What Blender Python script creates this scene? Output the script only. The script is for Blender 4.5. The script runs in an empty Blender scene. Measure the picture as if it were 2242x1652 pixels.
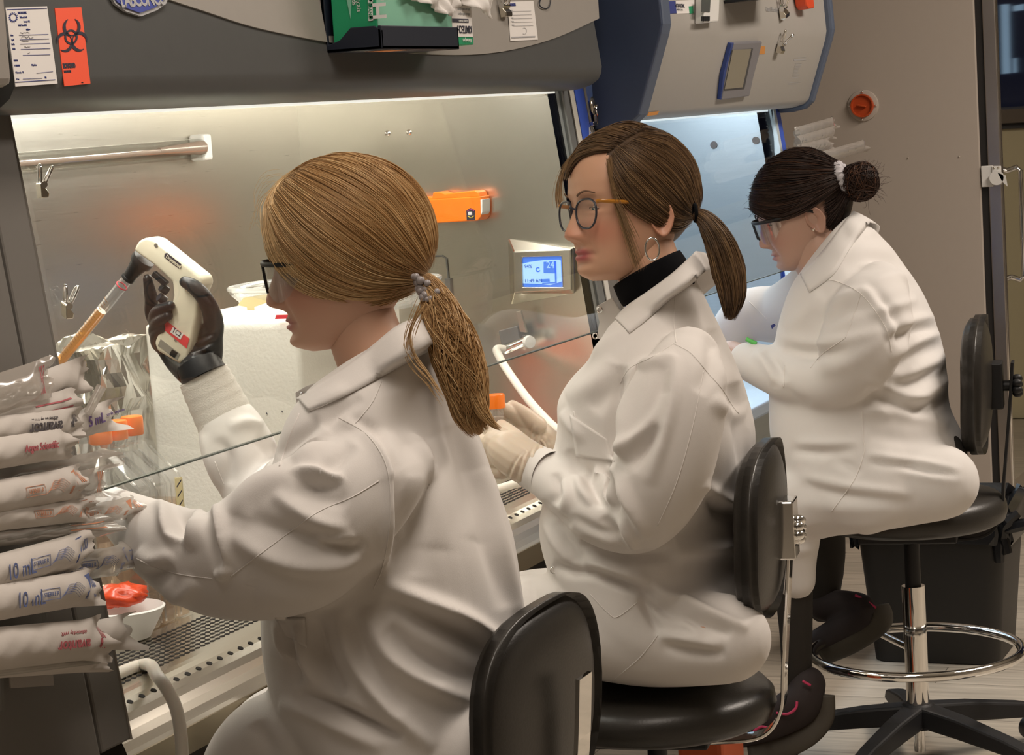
import bpy, bmesh, math, random
import numpy as np
from mathutils import Vector, Matrix, Euler, Quaternion
from mathutils.bvhtree import BVHTree

random.seed(11); np.random.seed(11)
SC = bpy.context.scene
COL = SC.collection
PI = math.pi

# ------------------------------------------------------------------ camera, world, lights, exposure
IW, IH, FPX = 2242.0, 1652.0, 5000.0
YAW, PITCH, ROLL = 0.40359519, 0.11602419, -0.06256379
CAM = np.array([0.0, 0.0, 1.41])
_v = np.array([math.cos(YAW)*math.cos(PITCH), math.sin(YAW)*math.cos(PITCH), -math.sin(PITCH)])
_r = np.array([math.sin(YAW), -math.cos(YAW), 0.0]); _u = np.cross(_r, _v)
_cr, _sr = math.cos(ROLL), math.sin(ROLL)
CR = _cr*_r + _sr*_u; CU = -_sr*_r + _cr*_u; CV = _v
cd = bpy.data.cameras.new('camera'); cam = bpy.data.objects.new('camera', cd); COL.objects.link(cam)
cd.sensor_fit = 'HORIZONTAL'; cd.sensor_width = 36.0; cd.lens = FPX/IW*36.0
cd.clip_start = 0.05; cd.clip_end = 60
cam.matrix_world = Matrix(((CR[0], CU[0], -CV[0], CAM[0]), (CR[1], CU[1], -CV[1], CAM[1]), (CR[2], CU[2], -CV[2], CAM[2]), (0, 0, 0, 1)))
SC.camera = cam

SC.view_settings.view_transform = 'Standard'
SC.view_settings.look = 'None'
SC.view_settings.gamma = 1.0
SC.view_settings.use_curve_mapping = False
SC.view_settings.exposure = 0.0

w = bpy.data.worlds.new('world'); SC.world = w; w.use_nodes = True
w.node_tree.nodes['Background'].inputs[0].default_value = (0.48, 0.46, 0.44, 1)
w.node_tree.nodes['Background'].inputs[1].default_value = 0.42

def area(name, loc, aim, sx, sy, power, col, spread=PI):
    l = bpy.data.lights.new(name, 'AREA'); l.shape = 'RECTANGLE'; l.size = sx; l.size_y = sy
    l.energy = power; l.color = col; l.spread = spread
    o = bpy.data.objects.new(name, l); COL.objects.link(o); o.location = loc
    d = Vector(aim) - Vector(loc)
    o.rotation_euler = d.to_track_quat('-Z', 'Y').to_euler()
    return o
WARM = (1.0, 0.88, 0.77)
area('ceiling_light', (2.3, 0.75, 2.92), (2.3, 0.75, 0), 1.8, 0.5, 33, WARM)
area('ceiling_light', (5.4, -0.5, 2.92), (5.4, -0.5, 0), 1.8, 0.6, 92, WARM)
area('ceiling_light', (0.6, 1.0, 2.92), (0.6, 1.0, 0), 1.2, 0.5, 8, WARM)
area('hood_light', (3.40, 1.86, 1.545), (3.40, 2.06, 0.6), 1.8, 0.18, 21, (1.0, 0.96, 0.88))
area('hood_light', (5.16, 1.86, 1.545), (5.16, 1.90, 0.6), 1.2, 0.18, 24, (0.80, 0.90, 1.0))

# ------------------------------------------------------------------ pixel (2242 x 1652 photo) -> world helpers
def ray(px, py):
    return CV*FPX + CR*(px-IW/2) - CU*(py-IH/2)
def onx(px, py, X):
    d = ray(px, py); return Vector(CAM + d*((X-CAM[0])/d[0]))
def ony(px, py, Y):
    d = ray(px, py); return Vector(CAM + d*((Y-CAM[1])/d[1]))
def onz(px, py, Z):
    d = ray(px, py); return Vector(CAM + d*((Z-CAM[2])/d[2]))
def onplane(px, py, p, n):
    d = Vector(ray(px, py)); c = Vector(CAM); n = Vector(n)
    return c + d*((Vector(p)-c).dot(n)/d.dot(n))
def project(P):
    P = np.asarray(P, float) - CAM
    z = P @ CV
    return IW/2 + FPX*(P @ CR)/z, IH/2 - FPX*(P @ CU)/z, z
def mpp(P):                                     # metres per photo pixel at a point
    return float((np.asarray(P, float)-CAM) @ CV)/FPX

# ------------------------------------------------------------------ materials
MATS = {}
def mat(name, col, rough=0.5, metal=0.0, spec=0.5, noise=0.0, nscale=40.0, bump=0.0, bscale=200.0, trans=0.0, ior=1.45, emit=None, estr=0.0, coat=0.0, sss=0.0, stretch=None, sheen=0.0, rvar=0.0):
    m = bpy.data.materials.new(name); m.use_nodes = True; MATS[name] = m
    nt = m.node_tree; b = nt.nodes['Principled BSDF']
    b.inputs['Base Color'].default_value = (*col, 1); b.inputs['Roughness'].default_value = rough
    b.inputs['Metallic'].default_value = metal; b.inputs['Specular IOR Level'].default_value = spec
    b.inputs['Transmission Weight'].default_value = trans; b.inputs['IOR'].default_value = ior
    b.inputs['Coat Weight'].default_value = coat
    b.inputs['Sheen Weight'].default_value = sheen
    if sss: b.inputs['Subsurface Weight'].default_value = sss; b.inputs['Subsurface Radius'].default_value = (0.012, 0.005, 0.003); b.inputs['Subsurface Scale'].default_value = 0.6
    if emit: b.inputs['Emission Color'].default_value = (*emit, 1); b.inputs['Emission Strength'].default_value = estr
    if noise or bump or rvar:
        tc = nt.nodes.new('ShaderNodeTexCoord'); mp = nt.nodes.new('ShaderNodeMapping')
        nt.links.new(tc.outputs['Object'], mp.inputs['Vector'])
        if stretch: mp.inputs['Scale'].default_value = stretch
        if noise:
            n = nt.nodes.new('ShaderNodeTexNoise'); n.inputs['Scale'].default_value = nscale; n.inputs['Detail'].default_value = 5
            nt.links.new(mp.outputs[0], n.inputs['Vector'])
            r = nt.nodes.new('ShaderNodeMix'); r.data_type = 'RGBA'; r.blend_type = 'MIX'
            r.inputs['A'].default_value = (*[max(0, c*(1-noise)) for c in col], 1)
            r.inputs['B'].default_value = (*[min(1, c*(1+noise)) for c in col], 1)
            nt.links.new(n.outputs['Fac'], r.inputs['Factor']); nt.links.new(r.outputs['Result'], b.inputs['Base Color'])
        if rvar:
            n = nt.nodes.new('ShaderNodeTexNoise'); n.inputs['Scale'].default_value = nscale; n.inputs['Detail'].default_value = 6
            nt.links.new(mp.outputs[0], n.inputs['Vector'])
            mr = nt.nodes.new('ShaderNodeMapRange'); mr.inputs['To Min'].default_value = max(0.02, rough-rvar); mr.inputs['To Max'].default_value = rough+rvar
            nt.links.new(n.outputs['Fac'], mr.inputs['Value']); nt.links.new(mr.outputs[0], b.inputs['Roughness'])
        if bump:
            n2 = nt.nodes.new('ShaderNodeTexNoise'); n2.inputs['Scale'].default_value = bscale; n2.inputs['Detail'].default_value = 3
            nt.links.new(mp.outputs[0], n2.inputs['Vector'])
            bp = nt.nodes.new('ShaderNodeBump'); bp.inputs['Strength'].default_value = bump; bp.inputs['Distance'].default_value = 0.002
            nt.links.new(n2.outputs['Fac'], bp.inputs['Height']); nt.links.new(bp.outputs[0], b.inputs['Normal'])
    return m
def clear_mat(name, tint=(0.95, 0.97, 0.97), refl=0.06, rough=0.02, milky=0.0, milk=(0.9, 0.9, 0.88)):
    """thin clear sheet: transparent with a Fresnel-like gloss, optionally slightly milky"""
    m = bpy.data.materials.new(name); m.use_nodes = True; MATS[name] = m
    nt = m.node_tree; nt.nodes.remove(nt.nodes['Principled BSDF']); out = nt.nodes['Material Output']
    t = nt.nodes.new('ShaderNodeBsdfTransparent'); t.inputs[0].default_value = (*tint, 1)
    g = nt.nodes.new('ShaderNodeBsdfGlossy'); g.inputs['Roughness'].default_value = rough
    fr = nt.nodes.new('ShaderNodeLayerWeight'); fr.inputs[0].default_value = 0.5
    pw = nt.nodes.new('ShaderNodeMath'); pw.operation = 'POWER'; pw.inputs[1].default_value = 4.0; nt.links.new(fr.outputs['Facing'], pw.inputs[0])
    mr = nt.nodes.new('ShaderNodeMath'); mr.operation = 'MULTIPLY_ADD'; mr.inputs[1].default_value = 0.55; mr.inputs[2].default_value = refl
    mr.use_clamp = True
    nt.links.new(pw.outputs[0], mr.inputs[0])
    base = t
    if milky:
        d = nt.nodes.new('ShaderNodeBsdfDiffuse'); d.inputs[0].default_value = (*milk, 1)
        tl = nt.nodes.new('ShaderNodeBsdfTranslucent'); tl.inputs[0].default_value = (*milk, 1)
        dm = nt.nodes.new('ShaderNodeMixShader'); dm.inputs[0].default_value = 0.4
        nt.links.new(d.outputs[0], dm.inputs[1]); nt.links.new(tl.outputs[0], dm.inputs[2])
        mx = nt.nodes.new('ShaderNodeMixShader'); mx.inputs[0].default_value = milky
        nt.links.new(t.outputs[0], mx.inputs[1]); nt.links.new(dm.outputs[0], mx.inputs[2]); base = mx
    ms = nt.nodes.new('ShaderNodeMixShader')
    nt.links.new(mr.outputs[0], ms.inputs[0]); nt.links.new(base.outputs[0], ms.inputs[1]); nt.links.new(g.outputs[0], ms.inputs[2])
    nt.links.new(ms.outputs[0], out.inputs[0])
    return m

M_fascia = mat('fascia grey', (0.092, 0.094, 0.092), 0.42, noise=0.05, bump=0.02)
M_panel = mat('warm light grey panel', (0.31, 0.285, 0.255), 0.5, noise=0.03)
M_post = mat('post grey', (0.16, 0.148, 0.132), 0.5, noise=0.03)
M_post_edge = mat('post edge light grey', (0.36, 0.335, 0.30), 0.5)
M_steel = mat('brushed steel', (0.62, 0.59, 0.53), 0.30, 1.0, noise=0.06, nscale=12, stretch=(1, 1, 60), bump=0.03, bscale=60, rvar=0.06)
M_steel_v = mat('brushed steel upright', (0.60, 0.59, 0.56), 0.34, 1.0, noise=0.08, nscale=14, stretch=(40, 1, 1), rvar=0.06)
M_steel_s = mat('satin steel', (0.66, 0.63, 0.56), 0.26, 1.0, noise=0.04, nscale=30)
M_steel_c = mat('cool satin steel', (0.60, 0.66, 0.70), 0.42, 1.0, noise=0.06, nscale=8, stretch=(1, 1, 40))
M_chrome = mat('chrome', (0.85, 0.84, 0.82), 0.06, 1.0)
M_nickel = mat('nickel', (0.75, 0.70, 0.60), 0.18, 1.0)
M_black = mat('black plastic', (0.012, 0.012, 0.013), 0.5)
M_hole = mat('dark hole', (0.012, 0.010, 0.008), 0.8)
M_rubber = mat('black rubber', (0.018, 0.016, 0.015), 0.6)
M_vinyl = mat('black vinyl', (0.030, 0.027, 0.023), 0.36, bump=0.12, bscale=260, noise=0.1)
M_white = mat('white plastic', (0.78, 0.77, 0.74), 0.4)
M_cream = mat('cream plastic', (0.80, 0.74, 0.58), 0.38, coat=0.2)
M_paper = mat('paper', (0.78, 0.75, 0.72), 0.8)
M_ink = mat('dark ink', (0.03, 0.03, 0.05), 0.7)
M_inkblue = mat('blue ink', (0.035, 0.05, 0.22), 0.7)
M_inkred = mat('red ink', (0.62, 0.04, 0.06), 0.7)
M_inkorange = mat('orange ink', (0.78, 0.20, 0.06), 0.7)
M_inkpurple = mat('purple ink', (0.12, 0.06, 0.28), 0.7)
M_orange = mat('orange plastic', (0.95, 0.22, 0.015), 0.35, sss=0.15)
M_biored = mat('biohazard orange red', (0.92, 0.085, 0.02), 0.5)
M_badge = mat('badge blue', (0.045, 0.07, 0.36), 0.3, coat=0.3)
M_silver = mat('silver grey', (0.42, 0.42, 0.43), 0.4)
M_green = mat('green card', (0.015, 0.30, 0.13), 0.5)
M_greenl = mat('pale green card and glare', (0.22, 0.50, 0.36), 0.5)  # pale tone of the side wedge, also the glare on the box front
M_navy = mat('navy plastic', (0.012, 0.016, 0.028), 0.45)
M_blue2 = mat('cabinet blue', (0.035, 0.05, 0.095), 0.45, noise=0.04)
M_blue2e = mat('cabinet blue grey edge', (0.10, 0.125, 0.18), 0.45)
M_bluebright = mat('bright blue', (0.06, 0.13, 0.62), 0.4)
M_white2 = mat('cabinet warm white', (0.42, 0.40, 0.37), 0.45, noise=0.02)
M_foam = mat('white polystyrene foam', (0.86, 0.84, 0.77), 0.8, bump=0.35, bscale=170, noise=0.03, nscale=160)
M_foil = mat('aluminium foil', (0.82, 0.81, 0.78), 0.20, 1.0)
M_fridge = mat('beige painted metal', (0.46, 0.40, 0.345), 0.5, noise=0.02, bump=0.02)
M_glass = clear_mat('sash glass', (0.965, 0.97, 0.955), 0.05, 0.01)
M_clear = clear_mat('clear plastic', (0.95, 0.95, 0.94), 0.10, 0.05, milky=0.10)
M_acryl = clear_mat('clear acrylic', (0.93, 0.94, 0.93), 0.10, 0.03)
M_edge = mat('sash edge dark green', (0.05, 0.065, 0.055), 0.3)
M_hose = mat('white silicone hose', (0.72, 0.68, 0.60), 0.4, sss=0.2)
M_screen = mat('unlit screen', (0.28, 0.255, 0.20), 0.3)

# ------------------------------------------------------------------ mesh building
class MB:
    def __init__(s): s.v = []; s.f = []; s.m = []
    def add(s, vs, fs, mi=0):
        o = len(s.v); s.v += [tuple(v) for v in vs]; s.f += [tuple(i+o for i in f) for f in fs]; s.m += [mi]*len(fs); return s
    def box(s, c, size, rot=None, mi=0):
        c = Vector(c); hx, hy, hz = [k/2 for k in size]
        vs = [Vector((x*hx, y*hy, z*hz)) for x in (-1, 1) for y in (-1, 1) for z in (-1, 1)]
        if rot is not None: vs = [rot @ v for v in vs]
        return s.add([v+c for v in vs], [(0, 1, 3, 2), (4, 6, 7, 5), (0, 4, 5, 1), (2, 3, 7, 6), (0, 2, 6, 4), (1, 5, 7, 3)], mi)
    def bb(s, lo, hi, mi=0):
        return s.box([(a+b)/2 for a, b in zip(lo, hi)], [b-a for a, b in zip(lo, hi)], None, mi)
    def prism(s, poly, off, mi=0):
        """closed polygon of 3D points extruded by the vector off"""
        n = len(poly); off = Vector(off); p = [Vector(q) for q in poly]
        return s.add(p+[q+off for q in p], [tuple(range(n-1, -1, -1)), tuple(range(n, 2*n))]+[(i, (i+1) % n, n+(i+1) % n, n+i) for i in range(n)], mi)
    def prismx(s, yz, x0, x1, mi=0):
        return s.prism([(x0, y, z) for y, z in yz], (x1-x0, 0, 0), mi)
    def tube(s, path, rad, seg=12, mi=0, caps=True, closed=False, flat=1.0, up=None):
        P = [Vector(p) for p in path]; n = len(P)
        if not hasattr(rad, '__len__'): rad = [rad]*n
        T = []
        for i in range(n):
            if closed: t = P[(i+1) % n]-P[i-1]
            else: t = P[min(i+1, n-1)]-P[max(i-1, 0)]
            T.append(t.normalized() if t.length > 1e-9 else Vector((0, 0, 1)))
        a = Vector(up) if up else Vector((0, 0, 1))
        if abs(T[0].dot(a)) > 0.95: a = Vector((1, 0, 0))
        u = (a - T[0]*a.dot(T[0])).normalized()
        vs = []
        for i in range(n):
            u = (u - T[i]*u.dot(T[i]));  u = u.normalized() if u.length > 1e-6 else T[i].orthogonal().normalized()
            w_ = T[i].cross(u)
            r = rad[i]; r1, r2 = (r if hasattr(r, '__len__') else (r, r*flat))
            for k in range(seg):
                an = 2*PI*k/seg
                vs.append(P[i]+u*(math.cos(an)*r1)+w_*(math.sin(an)*r2))
        fs = []
        m = n if closed else n-1
        for i in range(m):
            for k in range(seg):
                j = (i+1) % n; k2 = (k+1) % seg
                fs.append((i*seg+k, i*seg+k2, j*seg+k2, j*seg+k))
        if caps and not closed:
            fs.append(tuple(range(seg-1, -1, -1))); fs.append(tuple(range((n-1)*seg, n*seg)))
        return s.add(vs, fs, mi)
    def lathe(s, prof, base, axis=(0, 0, 1), seg=32, mi=0, caps=True, up=None):
        """prof: (radius, height) along axis from base"""
        ax = Vector(axis).normalized(); a = Vector((1, 0, 0)) if abs(ax.x) < 0.9 else Vector((0, 1, 0))
        u = (a-ax*a.dot(ax)).normalized(); w_ = ax.cross(u); b = Vector(base); vs = []
        for r, h in prof:
            for k in range(seg):
                an = 2*PI*k/seg; vs.append(b+ax*h+u*(r*math.cos(an))+w_*(r*math.sin(an)))
        n = len(prof); fs = []
        for i in range(n-1):
            for k in range(seg):
                k2 = (k+1) % seg; fs.append((i*seg+k, i*seg+k2, (i+1)*seg+k2, (i+1)*seg+k))
        if caps: fs.append(tuple(range(seg-1, -1, -1))); fs.append(tuple(range((n-1)*seg, n*seg)))
        return s.add(vs, fs, mi)
    def sphere(s, c, r, seg=16, rings=10, mi=0, rot=None):
        c = Vector(c); r = r if hasattr(r, '__len__') else (r, r, r); vs = []; fs = []
        for i in range(rings+1):
            th = PI*i/rings
            for k in range(seg):
                ph = 2*PI*k/seg
                q = Vector((math.sin(th)*math.cos(ph)*r[0], math.sin(th)*math.sin(ph)*r[1], math.cos(th)*r[2]))
                if rot is not None: q = rot @ q
                vs.append(c+q)
        for i in range(rings):
            for k in range(seg):
                k2 = (k+1) % seg; fs.append((i*seg+k, (i+1)*seg+k, (i+1)*seg+k2, i*seg+k2))
        return s.add(vs, fs, mi)
    def loft(s, rings, mi=0, caps=True, closed=True):
        n = len(rings); k = len(rings[0]); vs = [v for r in rings for v in r]; fs = []
        kk = k if closed else k-1
        for i in range(n-1):
            for j in range(kk):
                j2 = (j+1) % k; fs.append((i*k+j, i*k+j2, (i+1)*k+j2, (i+1)*k+j))
        if caps: fs.append(tuple(range(k-1, -1, -1))); fs.append(tuple(range((n-1)*k, n*k)))
        return s.add(vs, fs, mi)
    def grid(s, P, mi=0):
        """P: rows of points"""
        n = len(P); k = len(P[0]); vs = [p for r in P for p in r]
        return s.add(vs, [(i*k+j, i*k+j+1, (i+1)*k+j+1, (i+1)*k+j) for i in range(n-1) for j in range(k-1)], mi)
    def mesh(s, name):
        me = bpy.data.meshes.new(name); me.from_pydata([tuple(v) for v in s.v], [], s.f); me.update()
        bm = bmesh.new(); bm.from_mesh(me); bmesh.ops.remove_doubles(bm, verts=bm.verts, dist=1e-6)
        bmesh.ops.recalc_face_normals(bm, faces=bm.faces); bm.to_mesh(me); bm.free()
        return me
    def build(s, name, mats, parent=None, smooth=False, bevel=0.0, bseg=2, fix=True):
        me = bpy.data.meshes.new(name); me.from_pydata([tuple(v) for v in s.v], [], s.f)
        mats = mats if isinstance(mats, (list, tuple)) else [mats]
        for m in mats: me.materials.append(m)
        me.polygons.foreach_set('material_index', s.m); me.update()
        if fix:
            bm = bmesh.new(); bm.from_mesh(me); bmesh.ops.recalc_face_normals(bm, faces=bm.faces); bm.to_mesh(me); bm.free()
        return link(name, me, parent, smooth, bevel, bseg)
def link(name, me, parent=None, smooth=False, bevel=0.0, bseg=2):
    o = bpy.data.objects.new(name, me); COL.objects.link(o)
    if smooth:
        me.polygons.foreach_set('use_smooth', [True]*len(me.polygons))
        if smooth == 'auto':
            me.set_sharp_from_angle(angle=math.radians(40))
    if bevel:
        b = o.modifiers.new('bevel', 'BEVEL'); b.width = bevel; b.segments = bseg; b.limit_method = 'ANGLE'; b.angle_limit = math.radians(35)
        b.harden_normals = False
    if parent is not None: attach(o, parent)
    return o
def attach(o, parent):
    bpy.context.view_layer.update()
    o.parent = parent
    o.matrix_parent_inverse = parent.matrix_world.inverted()
def tag(o, label, cat, group=None, kind=None):
    if label: o['label'] = label
    if cat: o['category'] = cat
    if group: o['group'] = group
    if kind: o['kind'] = kind
    return o
def thing(name, label, cat, loc=(0, 0, 0), group=None):
    o = bpy.data.objects.new(name, None); COL.objects.link(o); o.location = loc; o.empty_display_size = 0.05
    bpy.context.view_layer.update()
    return tag(o, label, cat, group)
def struct(o):
    o['kind'] = 'structure'; return o
def frame(origin, xdir, ydir):
    """matrix with x along xdir, y roughly along ydir, z out"""
    x = Vector(xdir).normalized(); z = x.cross(Vector(ydir)).normalized(); y = z.cross(x)
    o = Vector(origin)
    return Matrix(((x.x, y.x, z.x, o.x), (x.y, y.y, z.y, o.y), (x.z, y.z, z.z, o.z), (0, 0, 0, 1)))
def text(s, size, M, m, parent, name='lettering', ext=0.0002, align='LEFT', sx=1.0, bold=0.0, spacing=1.0):
    c = bpy.data.curves.new('t', 'FONT'); c.body = s; c.size = size; c.extrude = ext; c.align_x = align; c.align_y = 'CENTER'
    c.offset = bold; c.space_character = spacing; c.resolution_u = 3
    t = bpy.data.objects.new('t', c); COL.objects.link(t); bpy.context.view_layer.update()
    dg = bpy.context.evaluated_depsgraph_get(); me = bpy.data.meshes.new_from_object(t.evaluated_get(dg))
    bpy.data.objects.remove(t); bpy.data.curves.remove(c)
    me.transform(Matrix.Diagonal((sx, 1, 1, 1))); me.transform(M)
    me.materials.clear(); me.materials.append(m); me.name = name
    return link(name, me, parent)
def patch(mb, corners, th, mi=0):
    """thin slab from 3D corners (n-gon), thickness along its normal toward the camera side"""
    c = [Vector(p) for p in corners]; n = (c[1]-c[0]).cross(c[-1]-c[0]).normalized()
    if n.dot(Vector(CAM)-c[0]) < 0: n = -n
    return mb.prism(c, n*th, mi)
def catmull(pts, n=8, closed=False):
    P = [np.asarray(p, float) for p in pts]; out = []; m = len(P)
    for i in range(m if closed else m-1):
        if closed: p0, p1, p2, p3 = P[i-1], P[i], P[(i+1) % m], P[(i+2) % m]
        else: p0, p1, p2, p3 = P[max(i-1, 0)], P[i], P[i+1], P[min(i+2, m-1)]
        for k in range(n):
            t = k/n; t2 = t*t; t3 = t2*t
            out.append(0.5*((2*p1)+(-p0+p2)*t+(2*p0-5*p1+4*p2-p3)*t2+(-p0+3*p1-3*p2+p3)*t3))
    if not closed: out.append(P[-1])
    return out
def smoothpath(pts, n=8): return [Vector(p) for p in catmull(pts, n)]
# ------------------------------------------------------------------ room shell
def plank_mat():
    m = bpy.data.materials.new('wood plank floor'); m.use_nodes = True; nt = m.node_tree; b = nt.nodes['Principled BSDF']
    tc = nt.nodes.new('ShaderNodeTexCoord'); mp = nt.nodes.new('ShaderNodeMapping'); mp.inputs['Scale'].default_value = (1, 1, 1)
    mp.inputs['Rotation'].default_value = (0, 0, PI/2)
    nt.links.new(tc.outputs['Object'], mp.inputs[0])
    br = nt.nodes.new('ShaderNodeTexBrick'); br.inputs['Scale'].default_value = 1.0; br.inputs['Brick Width'].default_value = 1.2
    br.inputs['Row Height'].default_value = 0.15; br.inputs['Mortar Size'].default_value = 0.0012
    br.inputs['Color1'].default_value = (0.50, 0.44, 0.36, 1); br.inputs['Color2'].default_value = (0.43, 0.38, 0.31, 1); br.inputs['Mortar'].default_value = (0.12, 0.1, 0.08, 1)
    nt.links.new(mp.outputs[0], br.inputs['Vector'])
    mp2 = nt.nodes.new('ShaderNodeMapping'); mp2.inputs['Scale'].default_value = (30, 1.5, 1); nt.links.new(tc.outputs['Object'], mp2.inputs[0])
    n = nt.nodes.new('ShaderNodeTexNoise'); n.inputs['Scale'].default_value = 2; n.inputs['Detail'].default_value = 6; nt.links.new(mp2.outputs[0], n.inputs['Vector'])
    mx = nt.nodes.new('ShaderNodeMix'); mx.data_type = 'RGBA'; mx.blend_type = 'OVERLAY'; mx.inputs['Factor'].default_value = 0.5
    nt.links.new(br.outputs['Color'], mx.inputs['A']); nt.links.new(n.outputs['Fac'], mx.inputs['B']); nt.links.new(mx.outputs['Result'], b.inputs['Base Color'])
    b.inputs['Roughness'].default_value = 0.35
    return m
M_wall = mat('painted wall', (0.40, 0.36, 0.31), 0.8, noise=0.02)
M_dark = mat('under cabinet shade', (0.045, 0.042, 0.036), 0.7)  # dark colour stands in for the shade below the cabinet
struct(MB().bb((-3, -3.2, -0.05), (11, 2.75, 0.0)).build('floor', plank_mat()))
struct(MB().bb((-3, 2.65, 0), (11, 2.75, 3.0)).build('wall_back', M_wall))
struct(MB().bb((-3, -3.3, 0), (11, -3.2, 3.0)).build('wall_front', M_wall))
struct(MB().bb((10.9, -3.2, 0), (11, 2.65, 3.0)).build('wall_right', M_wall))
struct(MB().bb((-3.1, -3.2, 0), (-3, 2.65, 3.0)).build('wall_left', M_wall))
struct(MB().bb((-3, -3.2, 3.0), (11, 2.75, 3.05)).build('ceiling', mat('ceiling tile', (0.7, 0.68, 0.64), 0.9)))

# ------------------------------------------------------------------ first biosafety cabinet
XL, XR, YB, ZW, ZC = 2.46, 4.356, 2.32, 0.655, 1.56
TILT = 0.1294
def sy(z): return 1.65 + TILT*(z-0.954)         # y of the sloped front plane at height z
cab = thing('biosafety_cabinet', 'wide grey steel safety cabinet with dark curved front, nearest the camera', 'cabinet', (3.4, 2.0, 0))
# interior shell
MB().bb((XL, YB, ZW), (XR, YB+0.02, ZC)).build('back_wall', M_steel, cab)
MB().prismx([(sy(0.64)+0.012, 0.64), (sy(1.5)+0.012, 1.5), (1.72, ZC), (2.34, ZC), (2.34, 0.64)], XR, XR+0.02).build('side_wall', M_steel_s, cab)
MB().bb((2.376, 1.72, ZC), (4.49, 2.34, ZC+0.02)).build('inner_ceiling', M_white, cab)
MB().bb((2.40, 2.34, 0.60), (4.49, 2.45, 2.2)).build('rear_plenum', M_panel, cab)
mb = MB().bb((XL, 1.86, ZW-0.02), (XR, YB, ZW))
mb.build('work_surface', M_steel_s, cab)
# front air grille: plate rolled over its front edge, hole pattern inside the same mesh
prof = [(1.86, 0.655), (1.85, 0.664), (1.70, 0.664)] + [(1.70-0.075*math.sin(a), 0.589+0.075*math.cos(a)) for a in np.linspace(0.15, PI/2, 10)] + [(1.625, 0.570), (1.64, 0.568), (1.86, 0.60)]
mb = MB().prismx(prof, XL, XR)
def disc_on(mb, c, u, v_, ru, rv, mi, seg=10):
    c = Vector(c); u = Vector(u); v_ = Vector(v_)
    mb.add([c+u*(ru*math.cos(2*PI*k/seg))+v_*(rv*math.sin(2*PI*k/seg)) for k in range(seg)], [tuple(range(seg))], mi)
for j in range(9):
    y = 1.722+j*0.0125
    x = XL+0.03+(0.0072 if j % 2 else 0)
    while x < XR-0.02:
        disc_on(mb, (x, y, 0.6645), (1, 0, 0), (0, 1, 0), 0.0056, 0.0040, 1); x += 0.0144
x = XL+0.02
while x < XR-0.02:
    a = 0.42; disc_on(mb, (x, 1.70-0.0756*math.sin(a), 0.589+0.0756*math.cos(a)), (1, 0, 0), (0, -math.cos(a), -math.sin(a)), 0.0050, 0.0045, 1); x += 0.030
MB().prismx([(1.6225, 0.5695), (1.6235, 0.606), (1.630, 0.606), (1.630, 0.5695)], XL, XR).build('lip_dark_reflection', mat('lip steel with dark floor reflection', (0.30, 0.255, 0.175), 0.35, 1.0), cab)  # thin strip whose bronze colour stands in for the dark floor's reflection
mb.build('front_grille', [M_steel_s, M_hole], cab, fix=False)
MB().bb((XL, 1.78, 0.40), (XR, 1.80, 0.60)).build('front_skirt', M_dark, cab)  # recessed sheet, coloured dark as the shade beneath the lip
MB().bb((2.42, 2.20, 0.0), (2.50, 2.28, 0.58)).bb((4.36, 2.20, 0.0), (4.44, 2.28, 0.58)).bb((2.42, 1.95, 0), (2.50, 2.03, 0.58)).bb((4.36, 1.95, 0), (4.44, 2.03, 0.58)).bb((2.3, 2.36, 0.0), (4.48, 2.40, 0.58)).build('stand', M_dark, cab)  # legs and an added back sheet, dark to imitate knee-space shade
# left post (deep enough to be the left inner wall) with its pale bevelled edge, and the side housing left of it
def sloped_slab(mb, x0, x1, z0, z1, depth, lift=0.0, mi=0):
    return mb.prismx([(sy(z0)-lift, z0), (sy(z1)-lift, z1), (sy(z1)+depth, z1), (sy(z0)+depth, z0)], x0, x1, mi)
sloped_slab(MB(), 2.376, 2.446, 0.636, 1.47, 0.66).build('left_post', M_post, cab, bevel=0.004)
mb = MB()
for z0, z1 in ((0.636, 1.47),):
    q = [(2.444, sy(z0)-0.002, z0), (2.444, sy(z1)-0.002, z1), (2.462, sy(z1)+0.022, z1), (2.462, sy(z0)+0.022, z0)]
    mb.prism(q, (-0.006, 0.02, 0))
mb.build('post_edge_strip', M_post_edge, cab)
sloped_slab(MB(), 1.40, 2.366, 0.02, 1.47, 0.60, 0.006).build('side_housing', M_post, cab, bevel=0.006)
MB().prismx([(sy(0.3)+0.006, 0.3), (sy(1.46)+0.006, 1.46), (sy(1.46)+0.03, 1.46), (sy(0.3)+0.03, 0.3)], 2.364, 2.378).build('post_gasket', M_rubber, cab)
MB().bb((1.40, 1.60, 1.475), (2.298, 1.9, 2.2)).build('side_cover', M_panel, cab, bevel=0.01)
# right post: dark rail, white strip, blue identification strip with lettering
mb = sloped_slab(MB(), XR, XR+0.028, 0.66, 1.47, 0.03, 0.004); mb.build('sash_rail', mat('rail grey', (0.16, 0.165, 0.16), 0.35), cab)
sloped_slab(MB(), XR+0.028, XR+0.044, 0.66, 1.47, 0.03, 0.0).build('rail_seal', M_rubber, cab)
sloped_slab(MB(), XR+0.044, XR+0.068, 0.66, 1.47, 0.03, 0.002).build('white_strip', mat('strip white', (0.62, 0.6, 0.54), 0.5), cab)
sloped_slab(MB(), XR+0.068, 4.492, 0.30, 1.47, 0.60, 0.0).build('right_post', M_post, cab)
sloped_slab(MB(), XR+0.070, 4.478, 1.20, 1.452, 0.01, 0.003).build('identification_strip', M_bluebright, cab)
sloped_slab(MB(), 4.480, 4.491, 0.9, 1.46, 0.03, 0.004).build('post_trim', M_post_edge, cab)
P0 = ony(1288, 292, sy(1.37)-0.005)
text('A2', 0.034, frame(P0, (1, 0, 0), (0, TILT, 1)), M_white, cab, 'lettering', align='LEFT', sx=1.05)
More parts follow.
